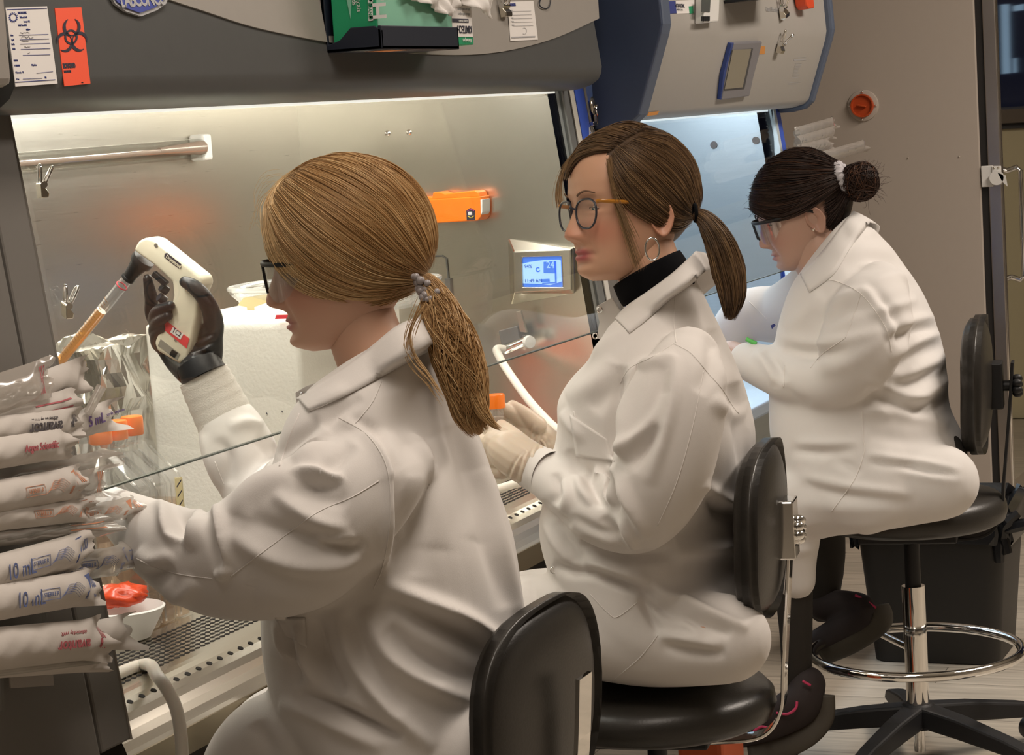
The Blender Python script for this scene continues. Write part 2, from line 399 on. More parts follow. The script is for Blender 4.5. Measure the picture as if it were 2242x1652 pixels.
# sash
Z0, Z1 = 0.954, 1.46
mb = MB().prismx([(sy(Z0), Z0), (sy(Z1), Z1), (sy(Z1)+0.006, Z1), (sy(Z0)+0.006, Z0)], XL-0.004, XR)
mb.prismx([(sy(Z0)-0.0004, Z0-0.0006), (sy(Z0)-0.0004, Z0+0.0016), (sy(Z0)+0.0064, Z0+0.0016), (sy(Z0)+0.0064, Z0-0.0006)], XL-0.004, XR, 1)
mb.build('sash_window', [M_glass, M_edge], cab)
# front fascia with a rolled lower lip
FX0, FX1 = 2.335, 4.366
lip = [(1.722, 1.452), (1.716, 1.4435), (1.690, 1.4435), (1.668, 1.446), (1.648, 1.4525), (1.634, 1.462), (1.627, 1.474), (1.625, 1.488)]
top = [(1.625+TILT*0.9, 2.388), (1.80, 2.388), (1.80, 1.50)]
MB().prismx(lip+top, FX0, FX1).build('fascia', M_fascia, cab, smooth='auto')
MB().prismx([(1.726, 1.4395), (1.75, 1.4395), (1.75, 1.475), (1.726, 1.475)], XL, XR).build('lamp_diffuser', mat('lit diffuser', (0.8, 0.8, 0.78), 0.5, emit=(1.0, 0.97, 0.90), estr=1.0), cab)
FN = Vector((0, -1, TILT)).normalized(); FP0 = Vector((0, 1.625, 1.488))
def FP(px, py, lift=0.0): return onplane(px, py, FP0+FN*lift, FN)
FXD, FYD = Vector((1, 0, 0)), Vector((0, TILT, 1)).normalized()
curve = catmull([(330, -12), (440, 24), (560, 62), (720, 94), (860, 113), (990, 121), (1100, 113), (1210, 85), (1309, 41)], 6)
poly = [FP(x, y) for x, y in curve]+[FP(1303, -60), FP(340, -60)]
MB().prism(poly, FN*0.003).build('light_panel', M_panel, cab)
# name badge (shield shape)
bp = [(236, -10), (247, 10), (270, 26), (304, 37), (338, 24), (358, 10), (366, -10)]
b = MB().prism([FP(x, y, 0.001) for x, y in bp], FN*0.004); b.build('badge_rim', M_silver, cab)
bp2 = [(244, -10), (253, 5), (274, 19), (303, 29), (334, 18), (351, 5), (358, -10)]
b = MB().prism([FP(x, y, 0.004) for x, y in bp2], FN*0.003); bd = b.build('badge', M_badge, cab)
text('LABCONCO', 0.0285, frame(FP(263, 1.5, 0.0075), (FP(345, -4)-FP(263, 1)), FYD), M_silver, bd, sx=0.85, bold=0.0006, spacing=0.8)
# certification label
def quad_px(pts, lift=0.0): return [FP(x, y, lift) for x, y in pts]
lb = MB(); patch(lb, quad_px([(11, 17), (102, 14), (125, 183), (33, 190)]), 0.0008)
lab = lb.build('certification_label', M_paper, cab)
def line_px(mb, a, b, wpx, P=FP, lift=0.0012, mi=0):
    a = np.array(a, float); b = np.array(b, float); d = (b-a)/np.linalg.norm(b-a); n = np.array([-d[1], d[0]])*wpx/2
    q = [a+n, b+n, b-n, a-n]; patch(mb, [P(x, y, lift) for x, y in q], 0.0002, mi)
def wtext(s, px, py, px2, py2, hpx, m, parent, P=FP, lift=0.0010, sx=0.9, up=None, **k):
    A = P(px, py, lift); B = P(px2, py2, lift)
    U = up if up is not None else FYD
    return text(s, hpx*mpp(A)*1.25, frame(A, B-A, U), m, parent, sx=sx, **k)
lm = MB()
line_px(lm, (15, 21), (103, 18), 1.3)
for i, y in enumerate((75, 85, 94.5, 106)): line_px(lm, (42+i*1.2, y+2), (106+i*1.5, y), 0.9)
line_px(lm, (50, 121), (110, 119.5), 0.9); line_px(lm, (80, 160), (116, 156.5), 0.8); line_px(lm, (50, 173), (93, 171), 0.8)
line_px(lm, (33, 180), (121, 174.5), 1.4)
for k in range(14):
    a = 2*PI*k/14; line_px(lm, (29+7.5*math.cos(a), 38+8.5*math.sin(a)), (29+10*math.cos(a), 38+11.5*math.sin(a)), 2.0)
for k in range(20):
    a = 2*PI*k/20; a2 = 2*PI*(k+1)/20; line_px(lm, (29+7*math.cos(a), 38+8*math.sin(a)), (29+7*math.cos(a2), 38+8*math.sin(a2)), 1.2)
lm.build('printed_lines', M_inkblue, lab)
for s, x, y, x2, h, sx in (('ENERGY PLUS SCIENTIFIC', 39, 28.5, 97, 5.6, .42), ('7839 Allentown Blvd., Suite 300', 43, 38.5, 97, 5, .36), ('Harrisburg PA  17112', 52, 47.5, 92, 5, .42), ('717-540-6752 * Toll Free 1-877-219-3672', 40, 56, 104, 4.6, .33), ('nplus@epix.com', 57, 64.5, 89, 4.4, .42),
        ('Test Date', 23, 77.5, 41, 5, .4), ('Report ID', 25, 87.5, 43, 5, .4), ('Retest Date', 25, 97, 46, 5, .4), ('Technician', 27, 107, 47, 5, .42), ('CERTIFIED TO', 30, 133, 50, 4.6, .42), ('O  ISO/EN 12469', 32, 144, 67, 5, .42), ('NSF Specifications', 69, 142.5, 102, 5, .42), ('O  Cleanroom Class      ISO', 34, 159, 80, 5, .42), ('O  Other', 36, 173.5, 50, 5, .42), ('USDA', 98, 170, 113, 5, .42)):
    wtext(s, x, y, x2, y-(x2-x)*0.033, h, M_inkblue, lab, sx=sx)
hw = MB()
for x0, y0, n in ((44, 72, 9), (47, 82, 11), (47, 92, 7), (53, 103, 6), (60, 117, 3)):
    pts = [(x0+i*2.6, y0+random.uniform(-3, 2)) for i in range(n)]
    for a, b2 in zip(pts, pts[1:]): line_px(hw, a, b2, 0.7)
hw.build('handwriting', M_ink, lab)
# biohazard label
lb = MB(); patch(lb, quad_px([(119, 18), (177, 16), (197, 183), (140, 189)]), 0.0008); lab = lb.build('hazard_label', M_biored, cab)
bz = MB()
def arc_px(mb, c, r, a0, a1, w0, w1, n=16, rot=(1, 0, 0, 1)):
    pts = []
    for i in range(n+1):
        t = i/n; a = math.radians(a0+(a1-a0)*t); x = r*math.cos(a); y = r*math.sin(a)
        pts.append((c[0]+x*rot[0]+y*rot[1], c[1]+x*rot[2]+y*rot[3]))
    for i in range(n):
        t = (i+0.5)/n; wv = w0+(w1-w0)*math.sin(PI*t)
        line_px(mb, pts[i], pts[i+1], wv, lift=0.0012)
cx, cy = 155.5, 81
for ang in (-92, 28, 148):
    c = (cx+19*math.cos(math.radians(ang))+2, cy+22*math.sin(math.radians(ang)))
    R0 = math.radians(ang); rot = (math.cos(R0)*0.86, -math.sin(R0)*0.86, math.sin(R0), math.cos(R0))
    arc_px(bz, c, 18.5, 40, 320, 1.5, 7.5, 22, rot) if False else arc_px(bz, c, 19, 28, 180, 1.2, 7.0, 14, rot)
    arc_px(bz, c, 19, -28, -180, 1.2, 7.0, 14, rot)
arc_px(bz, (cx, cy), 14.5, 0, 360, 4.2, 4.2, 30, (0.86, 0, 0, 1))
bz.build('hazard_symbol', M_ink, lab)
wtext('BIOHAZARD', 138, 145, 186, 142, 11, M_ink, lab, sx=0.62, bold=0.0006)
wtext('HAZARD IDENTITY', 140, 157, 179, 154.5, 5, M_ink, lab, sx=0.52, bold=0.0003)
wtext('V-12345', 178, 181, 193, 180, 3, M_ink, lab, sx=0.6)
# performance certificate paper
lb = MB(); patch(lb, quad_px([(1111, 4), (1167, 2), (1177, 87), (1117, 90)], 0.004), 0.0008); lab = lb.build('certificate_paper', M_paper, cab)
wtext('PERFORMANCE CERTIFICATION', 1113, 11, 1166, 9, 6.5, M_inkblue, lab, lift=0.0055, sx=0.36, bold=0.0003)
lm = MB(); 
for i in range(5): line_px(lm, (1119+i, 25+i*8), (1163+i*1.2, 24+i*8), 0.7, lift=0.0055); line_px(lm, (1117+i, 23+i*8), (1122+i, 23+i*8), 2.0, lift=0.0055)
arc = [(1148+5*math.cos(a), 68+7*math.sin(a)) for a in np.linspace(-2.2, 2.2, 9)]
for a, b2 in zip(arc, arc[1:]): line_px(lm, a, b2, 0.8, lift=0.0055)
line_px(lm, (1120, 82), (1172, 80), 3, lift=0.0055)
lm.build('printed_lines', M_silver, lab)
# ultraviolet lamp tube on the back wall
mb = MB(); y0 = YB-0.028
mb.tube([(3.00, y0, 1.372), (3.89, y0, 1.375)], 0.019, 20); mb.build('lamp_tube', M_acryl, cab, smooth='auto')
MB().tube([(3.05, y0, 1.372), (3.885, y0, 1.375)], 0.0055, 10).tube([(3.74, y0, 1.376), (3.90, y0, 1.376)], [0.006, 0.014], 12).build('lamp_core', mat('lamp core', (0.35, 0.25, 0.2), 0.4), cab, smooth='auto')
MB().box((3.913, YB-0.018, 1.376), (0.032, 0.036, 0.052)).build('lamp_socket', M_white, cab, bevel=0.006)
# two dome screws on the side wall, outlet cover outline
for px, py in ((848, 292), (895, 290)):
    p = onx(px, py, XR-0.001); MB().sphere(p, (0.004, 0.0062, 0.0062)).build('dome_screw', M_chrome, cab, smooth=True)
path = [onx(x, y, XR-0.003) for x, y in ((930, 562), (968, 560), (977, 566), (984, 640), (986, 720))]
MB().tube(path, 0.0018, 6).box(onx(982, 628, XR-0.004), (0.008, 0.012, 0.036)).build('outlet_cover', mat('outlet dark grey', (0.12, 0.12, 0.11), 0.5), cab)
# status display in its steel bezel
c_out = [(1112, 522), (1256, 541), (1258, 642), (1118, 666)]; c_mid = [(1124, 551), (1250, 545), (1252, 634), (1125, 640)]
c_in = [(1143, 563), (1228, 561), (1231, 628), (1145, 628)]
D = 0.03
ro = [onx(x, y, XR-0.001) for x, y in c_out]; rm = [onx(x, y, XR-D) for x, y in c_mid]; ri = [onx(x, y, XR-D) for x, y in c_in]; rr = [p+Vector((0.006, 0, 0)) for p in ri]
dsp = MB().loft([ro, rm, ri, rr], caps=False).build('status_display', M_steel_s, cab, bevel=0.003)
scr_m = mat('lit blue screen', (0.05, 0.15, 0.5), 0.3, emit=(0.09, 0.24, 0.95), estr=0.75)
scl_m = mat('lit pale screen', (0.3, 0.5, 0.8), 0.3, emit=(0.33, 0.60, 1.0), estr=0.8)
scd_m = mat('lit deep blue screen', (0.02, 0.05, 0.3), 0.3, emit=(0.03, 0.08, 0.55), estr=0.7)
XS = XR-D+0.0045
scr = MB().add([p+Vector((-0.001, 0, 0)) for p in rr], [(0, 1, 2, 3)]).build('display_screen', scr_m, dsp)
def SP(px, py, lift=0.0): return onx(px, py, XS-lift)
g = MB(); g.add([SP(x, y, 0.001) for x, y in ((1144, 577), (1160, 573), (1190, 569), (1222, 568), (1228, 570), (1230, 616), (1205, 624), (1180, 621), (1145, 620))], [tuple(range(9))]); g.build('screen_field', scl_m, scr)
g = MB()
g.add([SP(x, y, 0.0015) for x, y in ((1190, 573), (1216, 571), (1217, 598), (1190, 597))], [(0, 1, 2, 3)])
g.add([SP(x, y, 0.0015) for x, y in ((1214, 571), (1218, 571), (1219, 620), (1187, 621), (1187, 619), (1215, 617))], [tuple(range(6))])
g.add([SP(x, y, 0.0015) for x, y in ((1182, 611), (1203, 610), (1204, 617), (1183, 617), (1185, 614))], [tuple(range(5))])
for k in range(14):
    a = 0.6+k*0.36; c0 = (1178+4.2*math.cos(a), 590+4.2*math.sin(a)); g.add([SP(c0[0]+dx, c0[1]+dy, 0.0015) for dx, dy in ((-1.1, -1.1), (1.1, -1.1), (1.1, 1.1), (-1.1, 1.1))], [(0, 1, 2, 3)])
g.build('screen_icons', scr_m, scr)
text('24', 0.020, frame(SP(1196, 580, 0.002), SP(1206, 580)-SP(1196, 580), (0, 0, 1)), scl_m, scr, sx=0.9)
text('94%', 0.010, frame(SP(1148, 583, 0.002), SP(1206, 582)-SP(1148, 583), (0, 0, 1)), scd_m, scr)
text('11:49 AM', 0.010, frame(SP(1148, 615, 0.002), SP(1206, 614)-SP(1148, 615), (0, 0, 1)), scd_m, scr)
# service valve with lever and its white hose
vp = onx(1130, 748, XR-0.05)
vv = MB().tube([onx(1105, 765, XR-0.045), onx(1158, 742, XR-0.045)], 0.0105, 16).tube([onx(1130, 750, XR-0.045), onx(1130, 750, XR)], 0.010, 14).build('service_valve', M_chrome, cab, smooth='auto')
MB().lathe([(0.0, -0.004), (0.0125, -0.004), (0.0135, 0), (0.0125, 0.008), (0, 0.009)], onx(1157, 748, XR-0.06), (-0.6, -0.8, 0), 20, caps=False).build('valve_knob', M_white, vv, smooth='auto')
MB().prism([onx(x, y, XR-0.05) for x, y in ((1091, 724), (1132, 713), (1138, 742), (1098, 757))], (0.02, 0, 0)).build('valve_block', mat('valve dark grey', (0.13, 0.125, 0.12), 0.4), vv, bevel=0.002)
MB().prism([onx(x, y, XR-0.055) for x, y in ((1129, 682), (1140, 680), (1153, 728), (1138, 726))], (0.008, 0, 0)).build('valve_lever', M_steel_s, vv, bevel=0.001)
path = smoothpath([onx(1104, 764, XR-0.06), onx(1088, 764, XR-0.075), onx(1092, 778, XR-0.085), onx(1112, 812, XR-0.12), onx(1155, 872, XR-0.2), onx(1200, 922, XR-0.28), onx(1235, 955, XR-0.33), onx(1260, 1010, XR-0.36), Vector((3.95, 1.80, 0.675))], 8)
tag(MB().tube(path, 0.0085, 14).build('hose', M_hose, None, smooth='auto'), 'white flexible hose looping down from the steel valve beside the display', 'hose')
# clips, flat things stuck or hung on the two cabinets
def binder_clip(px, py, P, n, s, label, ang=0.0, group=None):
    """sprung metal clip with two loop handles; n: outward normal"""
    c = P; n = Vector(n).normalized(); up = Vector((0, 0, 1)); x = up.cross(n).normalized(); up = n.cross(x)
    R = Matrix.Rotation(ang, 3, n)
    x = R @ x; up = R @ up
    t = thing('metal_clip', label, 'clip', c, group)
    b = MB().prism([c+up*(-0.5*s)+n*0.001-x*0.35*s, c+up*(-0.5*s)+n*0.30*s-x*0.35*s, c+up*(-0.32*s)+n*0.34*s-x*0.35*s, c+up*0.05*s+n*0.10*s-x*0.35*s, c+up*0.05*s+n*0.001-x*0.35*s], x*0.7*s)
    b.build('clip_body', M_nickel, t, bevel=0.001)
    MB().tube([c+n*0.17*s-x*0.36*s, c+n*0.17*s+x*0.36*s], 0.13*s, 12).build('clip_spring', M_chrome, t, smooth='auto')
    for sgn in (-1, 1):
        d = (up*0.8+n*(0.45 if sgn > 0 else 0.05)).normalized(); b0 = c+n*(0.10 if sgn < 0 else 0.26)*s
        p = [b0-x*0.18*s, b0-x*0.20*s+d*0.4*s, b0-x*0.12*s+d*0.72*s, b0+x*0.12*s+d*0.72*s, b0+x*0.20*s+d*0.4*s, b0+x*0.18*s]
        MB().tube(smoothpath(p, 4), 0.045*s, 8, closed=True).build('clip_handle', M_chrome, t, smooth='auto')
    MB().sphere(c+n*0.2*s+up*0.02*s, 0.10*s).build('rivet', M_chrome, t, smooth=True)
    return t
SN = Vector((0, -1, TILT)).normalized()
binder_clip(0, 0, onplane(76, 405, (0, sy(1.3), 1.3), SN)+Vector((0.006, 0, 0)), (0.75, -0.65, 0), 0.034, 'small metal clip high on the edge of the left grey post')
binder_clip(0, 0, onplane(131, 668, (0, sy(1.2), 1.2), SN)+Vector((0.006, 0, 0)), (0.75, -0.65, 0), 0.034, 'small metal clip lower down on the left grey post', 0.15)
binder_clip(0, 0, FP(1097, 14, 0.004), FN, 0.042, 'metal clip on the pale front panel beside the hanging white tissue')
# round bulldog clip over the blue strip
c = ony(1299, 246, sy(1.4)-0.006)
t = thing('bulldog_clip', 'round shiny bulldog clip over the blue strip lettered in white', 'clip', c)
MB().lathe([(0, 0), (0.019, 0), (0.0215, 0.003), (0.019, 0.006), (0.006, 0.010), (0, 0.010)], c+Vector((0, 0, 0.012)), SN, 24, caps=False).build('clip_disc', M_nickel, t, smooth='auto')
MB().box(c+SN*0.004+Vector((0, 0, -0.024)), (0.052, 0.012, 0.010)).box(c+SN*0.006+Vector((0, 0, -0.010)), (0.014, 0.010, 0.03)).build('clip_jaw', M_nickel, t, bevel=0.002)
MB().tube(smoothpath([c+SN*0.012+Vector((x, 0, z)) for x, z in ((-0.008, -0.008), (-0.013, 0.004), (-0.006, 0.014), (0.008, 0.012), (0.013, 0.0), (0.006, -0.01))], 4), 0.0022, 8, closed=True).build('clip_loop', M_chrome, t, smooth='auto')
# ------------------------------------------------------------------ second cabinet
C2L, C2R = 4.50, 5.90
cab2 = thing('biosafety_cabinet', 'blue sided white fronted safety cabinet with cold white light, far end of the row', 'cabinet', (5.2, 2.0, 0))
X0, X1 = 4.60, 5.83
MB().bb((X0, YB, ZW), (X1, YB+0.02, ZC)).build('back_wall', M_steel_c, cab2)
MB().bb((X1, 1.70, ZW), (X1+0.02, YB+0.02, ZC)).build('side_wall', M_steel_c, cab2)
MB().bb((X0-0.02, 1.70, ZW), (X0, YB+0.02, ZC)).build('side_wall', M_steel_c, cab2)
MB().bb((C2L, 1.72, ZC), (C2R, 2.34, ZC+0.02)).build('inner_ceiling', M_white, cab2)
mb = MB().prismx([(2.32, 0.655), (1.74, 0.655), (1.72, 0.664), (1.62, 0.66), (1.60, 0.64), (1.60, 0.56), (1.66, 0.54), (2.32, 0.60)], X0, X1)
mb.build('work_surface', M_steel_c, cab2, bevel=0.004)
MB().bb((C2L, 2.34, 0.6), (C2R, 2.45, 2.2)).build('rear_plenum', M_white2, cab2)
MB().bb((4.6, 2.2, 0), (4.68, 2.28, 0.6)).bb((5.75, 2.2, 0), (5.83, 2.28, 0.6)).bb((4.6, 1.9, 0), (4.68, 1.98, 0.6)).bb((5.75, 1.9, 0), (5.83, 1.98, 0.6)).bb((4.52, 2.36, 0), (5.9, 2.40, 0.6)).build('stand', M_panel, cab2)
mb = MB().prismx([(sy(0.956), 0.956), (sy(1.44), 1.44), (sy(1.44)+0.006, 1.44), (sy(0.956)+0.006, 0.956)], X0, X1)
mb.prismx([(sy(0.956)-0.0004, 0.9555), (sy(0.956)-0.0004, 0.9575), (sy(0.956)+0.0064, 0.9575), (sy(0.956)+0.0064, 0.9555)], X0, X1, 1)
mb.build('sash_window', [M_glass, M_edge], cab2)
sloped_slab(MB(), C2L+0.004, X0, 0.56, 1.42, 0.6, 0.0).build('left_post', M_bluebright, cab2)
sloped_slab(MB(), X1, X1+0.022, 0.66, 1.42, 0.04, 0.006).build('sash_rail', mat('rail pale blue', (0.55, 0.62, 0.66), 0.4), cab2)
sloped_slab(MB(), X1+0.022, C2R, 0.56, 1.42, 0.6, 0.004).build('right_post', M_bluebright, cab2, bevel=0.004)
sloped_slab(MB(), C2R, C2R+0.012, 0.56, 1.42, 0.6, -0.004).build('post_navy_trim', M_navy, cab2)  # navy strip along the outer side of the right post
mb = MB()
for i in range(16):
    z = 1.36-i*0.016; mb.box((X1-0.006, sy(z)+0.016, z), (0.004, 0.004, 0.004))
mb.build('vent_slots', M_hole, cab2)
lb = MB(); patch(lb, [ony(x, y, sy(1.27)-0.008) for x, y in ((1739, 278), (1750, 277), (1752, 293), (1741, 294))], 0.0005); lb.build('small_label', M_paper, cab2)
MB().prismx([(1.712, 1.366), (1.735, 1.366), (1.735, 1.40), (1.712, 1.40)], X0, X1).build('lamp_diffuser', mat('lit cool diffuser', (0.8, 0.85, 0.9), 0.5, emit=(0.80, 0.92, 1.0), estr=1.0), cab2)
# head: side cheeks and white sloped front with rounded lower corners
pf = [(1.70, 1.372), (1.655, 1.372), (1.625, 1.38), (1.612, 1.392), (1.560, 1.545), (1.556, 1.565), (1.558, 1.60), (1.60, 2.3), (1.9, 2.3), (1.9, 1.56), (1.70, 1.50)]
MB().prismx(pf, C2L+0.06, C2R-0.02).build('front_panel', M_white2, cab2, smooth='auto')
pe = [(1.70, 1.360), (1.66, 1.360), (1.622, 1.368), (1.602, 1.385), (1.544, 1.548), (1.539, 1.568), (1.541, 1.61), (1.585, 2.3), (1.9, 2.3), (1.9, 1.56), (1.70, 1.50)]
MB().prismx(pe, C2L, C2L+0.012).build('left_cheek', M_blue2, cab2, bevel=0.003)
MB().prismx(pe, C2L+0.012, C2L+0.07).build('left_cheek_rim', M_blue2e, cab2, bevel=0.008)
MB().prismx(pe, C2R-0.03, C2R).build('right_cheek', M_blue2e, cab2, bevel=0.008)
MB().bb((C2L+0.002, 1.66, 1.34), (C2L+0.05, 1.72, 1.372)).build('cheek_foot', M_black, cab2)
HN = Vector((0, -(1.545-1.392), -(1.612-1.560))).normalized()
HP0 = Vector((5.2, 1.586, 1.4685))
def HP(px, py, lift=0.0): return onplane(px, py, HP0+HN*lift, HN)
HUP = Vector((0, -(1.612-1.560), 1.545-1.392)).normalized()
UN = Vector((0, -1, 0.06)).normalized(); UP0 = Vector((5.2, 1.5575, 1.60))
def UPl(px, py, lift=0.0): return onplane(px, py, UP0+UN*lift, UN)
# control display
oc = [(1598, 91), (1659, 88), (1652, 120), (1640, 165), (1631, 208), (1570, 216), (1576, 180), (1585, 135)]
cd_ = MB().prism([HP(x, y) for x, y in oc], HN*0.012).build('control_display', mat('display grey frame', (0.22, 0.215, 0.23), 0.45), cab2, bevel=0.003)
MB().prism([HP(x, y, 0.012) for x, y in ((1604, 109), (1648, 106), (1629, 194), (1585, 198))], HN*0.001).build('display_recess', mat('display recess', (0.07, 0.07, 0.075), 0.5), cd_)
MB().prism([HP(x, y, 0.013) for x, y in ((1604, 109), (1644, 107), (1625, 191), (1586, 195))], HN*0.001).build('display_screen', M_screen, cd_)
MB().prism([HP(x, y, 0.001) for x, y in ((1594, 93), (1599, 92), (1586, 136), (1574, 216), (1570, 216), (1576, 160))], HN*0.009).build('display_trim', mat('trim blue', (0.04, 0.07, 0.25), 0.4), cd_)
for q in (((1660, 101), (1675, 101), (1674, 118), (1657, 119)), ((1420, 246), (1443, 243), (1438, 251), (1416, 254))):
    lb = MB(); patch(lb, [HP(x, y) for x, y in q], 0.0006); lb.build('orange_tag', mat('tag orange', (0.62, 0.27, 0.07), 0.7), cab2)
lb = MB(); patch(lb, [UPl(x, y) for x, y in ((1458, 3), (1478, 2), (1481, 29), (1465, 30))], 0.0006); lb.build('blue_label', M_inkblue, cab2)
lb = MB(); patch(lb, [UPl(x, y) for x, y in ((1479, 2), (1518, 0), (1519, 29), (1481, 30))], 0.0006); lbl = lb.build('white_label', M_paper, cab2)
text('COOK', 0.010, frame(UPl(1480, 12, 0.002), FXD, (0, 0.06, 1)), M_ink, lbl, sx=1.9, bold=0.0004)
text('MEDICAL', 0.005, frame(UPl(1482, 21, 0.002), FXD, (0, 0.06, 1)), M_ink, lbl, sx=2.0)
lb = MB(); patch(lb, [UPl(x, y) for x, y in ((1507, 14), (1517, 13), (1518, 29), (1509, 30))], 0.0009); lb.build('green_label', M_green, cab2)
text('Class II Biosafety Cabinet', 0.016, frame(UPl(1677, 20, 0.001), FXD, (0, 0.06, 1)), M_silver, cab2, sx=1.0)
lm = MB()
def HL(a, b, wpx): 
    a = np.array(a, float); b = np.array(b, float); d = (b-a)/np.linalg.norm(b-a); n = np.array([-d[1], d[0]])*wpx/2
    patch(lm, [HP(x, y, 0.0004) for x, y in (a+n, b+n, b-n, a-n)], 0.0002)
HL((1738, 126.5), (1765, 124.5), 0.8); HL((1738, 131.5), (1765, 130), 3.5)
for i in range(11): HL((1741-i*0.7, 139+i*3.1), (1752-i*0.6+random.uniform(-3, 4), 138+i*3.1), 1.1)
HL((1727, 181.5), (1755, 179), 1.3); HL((1726, 185), (1748, 183), 1.0)
lm.build('specification_print', M_silver, cab2)
# magnets and clips on it
def timer():
    p = UPl(1540, 22, 0.001); t = thing('timer', 'small white digital timer stuck on the white cabinet front', 'timer', p)
    up = Vector((0, 0.06, 1)); 
    a = [UPl(x, y) for x, y in ((1522, -14), (1556, -14), (1553, 50), (1521, 53))]
    MB().prism(a, UN*0.022).build('case', M_white, t, bevel=0.003)
    MB().prism([UPl(x, y, 0.022) for x, y in ((1536, -6), (1555, -6), (1553, 27), (1535, 26))], UN*0.0012).build('screen', mat('lcd grey', (0.10, 0.105, 0.10), 0.3), t)
    for i in range(4): MB().prism([UPl(x, y, 0.022) for x, y in ((1535+i*4.6, 36), (1538.6+i*4.6, 35.6), (1538.4+i*4.6, 46), (1534.8+i*4.6, 46.4))], UN*0.002).build('button', M_black, t)
timer()
p = UPl(1610, 0, 0.0); t = thing('glove_box', 'green and black box mounted above the control display', 'box', p)
MB().prism([UPl(x, y) for x, y in ((1583, -60), (1655, -60), (1655, -3), (1588, 5))], UN*0.09).build('carton', M_green, t, bevel=0.002)
MB().prism([UPl(x, y, -0.0) for x, y in ((1584, 1), (1656, -4), (1656, 1), (1586, 8))], UN*0.094).build('holder', M_black, t)
p = UPl(1745, 0, 0.0); t = tag(MB().prism([UPl(x, y, 0.002) for x, y in ((1731, -40), (1752, -40), (1759, 21), (1747, 23), (1742, 17))], UN*0.03).build('marker_holder', mat('red orange plastic', (0.75, 0.09, 0.03), 0.4), None, bevel=0.004), 'red orange plastic holder at the right of the white cabinet front', 'holder')
binder_clip(0, 0, HP(1706, 95, 0.002), HN, 0.045, 'metal clip alone on the white front beside the orange tag')
binder_clip(0, 0, UPl(1708, 18, 0.002), UN, 0.050, 'metal clip at the top over the faint cabinet lettering', 0.2)

for px, py in ((1563, 317), (1655, 307)):
    MB().lathe([(0, 0), (0.0098, 0), (0.0098, 0.002), (0, 0.002)], onx(px, py, X1-0.001), (-1, 0, 0), 24, caps=False).build('wall_plug', mat('plug grey', (0.10, 0.085, 0.08), 0.5), cab2)
# ------------------------------------------------------------------ tall refrigerator at the far end
FXX = 7.10
fr = thing('refrigerator', 'tall beige steel refrigerator with a round orange port in its side', 'refrigerator', (7.5, 1.8, 0))
MB().bb((FXX, 1.415, 0.10), (7.95, 2.45, 2.15)).build('body', M_fridge, fr, bevel=0.004)
MB().bb((FXX+0.03, 1.45, 0.0), (7.9, 2.4, 0.10)).build('plinth', M_black, fr)
MB().bb((FXX+0.008, 1.392, 0.12), (7.94, 1.416, 2.14)).build('door_gasket', M_rubber, fr)
M_sted = mat('door edge steel', (0.62, 0.57, 0.53), 0.28, 1.0, noise=0.04, nscale=6)
dr = MB().bb((FXX+0.002, 1.352, 0.11), (7.95, 1.392, 2.15)).build('door', M_sted, fr, bevel=0.003)
MB().tube([(FXX+0.01, 1.352, 0.11), (FXX+0.01, 1.352, 2.15)], 0.004, 8).build('door_corner_trim', M_chrome, dr)
MB().bb((FXX+0.035, 1.3505, 0.16), (7.92, 1.3525, 2.10)).build('door_panel', mat('polished door steel', (0.72, 0.70, 0.66), 0.04, 1.0), dr)
hz0, hz1 = 1.137, 0.785
MB().tube([(FXX+0.10, 1.352, hz0-0.01), (FXX+0.10, 1.322, hz0), (FXX+0.10, 1.310, hz0-0.012), (FXX+0.10, 1.310, hz1+0.012), (FXX+0.10, 1.322, hz1), (FXX+0.10, 1.352, hz1+0.01)], 0.0085, 10).build('door_handle', M_chrome, dr, smooth='auto')
pc = Vector((FXX, 1.775, 1.357))
MB().lathe([(0, 0), (0.050, 0), (0.048, 0.006), (0.036, 0.010), (0, 0.010)], pc, (-1, 0, 0), 36, caps=False).build('port_flange', M_fridge, fr, smooth='auto')
M_port = mat('port orange', (0.50, 0.075, 0.018), 0.4)
pt = MB().lathe([(0.0, 0.012), (0.031, 0.012), (0.032, 0.020), (0.036, 0.020), (0.037, 0.008)], pc, (-1, 0, 0), 36, caps=False).build('port_cap', M_port, fr, smooth='auto')
MB().box(pc+Vector((-0.018, 0.0, 0.0)), (0.012, 0.028, 0.006), Matrix.Rotation(0.25, 3, 'X')).build('port_grip', M_port, pt, bevel=0.002)
for k in range(4):
    a = PI/2*k+0.05; MB().sphere(pc+Vector((-0.010, 0.043*math.cos(a), 0.043*math.sin(a))), 0.0042, 10, 6).build('port_screw', M_chrome, fr, smooth=True)
for px, py in ((1988, 346), (2100, 343)):
    MB().sphere(onx(px, py, FXX-0.001), 0.003, 10, 6).build('panel_screw', M_fridge, fr, smooth=True)
lk = MB().bb((FXX-0.006, 1.376, 1.085), (FXX, 1.412, 1.150)).bb((FXX-0.010, 1.350, 1.09), (FXX+0.001, 1.378, 1.148)).build('door_lock', M_white, fr, bevel=0.002)
MB().lathe([(0, 0), (0.022, 0), (0.022, 0.012), (0, 0.012)], (FXX-0.010, 1.362, 1.112), (-1, 0, 0), 20, caps=False).prism([(FXX-0.022, 1.358, 1.128), (FXX-0.022, 1.335, 1.118), (FXX-0.022, 1.330, 1.085), (FXX-0.022, 1.345, 1.10)], (0.008, 0, 0)).build('lock_lever', M_white, lk, smooth='auto')
for y, z in ((1.370, 1.143), (1.357, 1.143), (1.366, 1.108), (1.368, 1.093)): MB().sphere((FXX-0.011, y, z), 0.0035, 8, 6).build('lock_screw', M_nickel, lk, smooth=True)
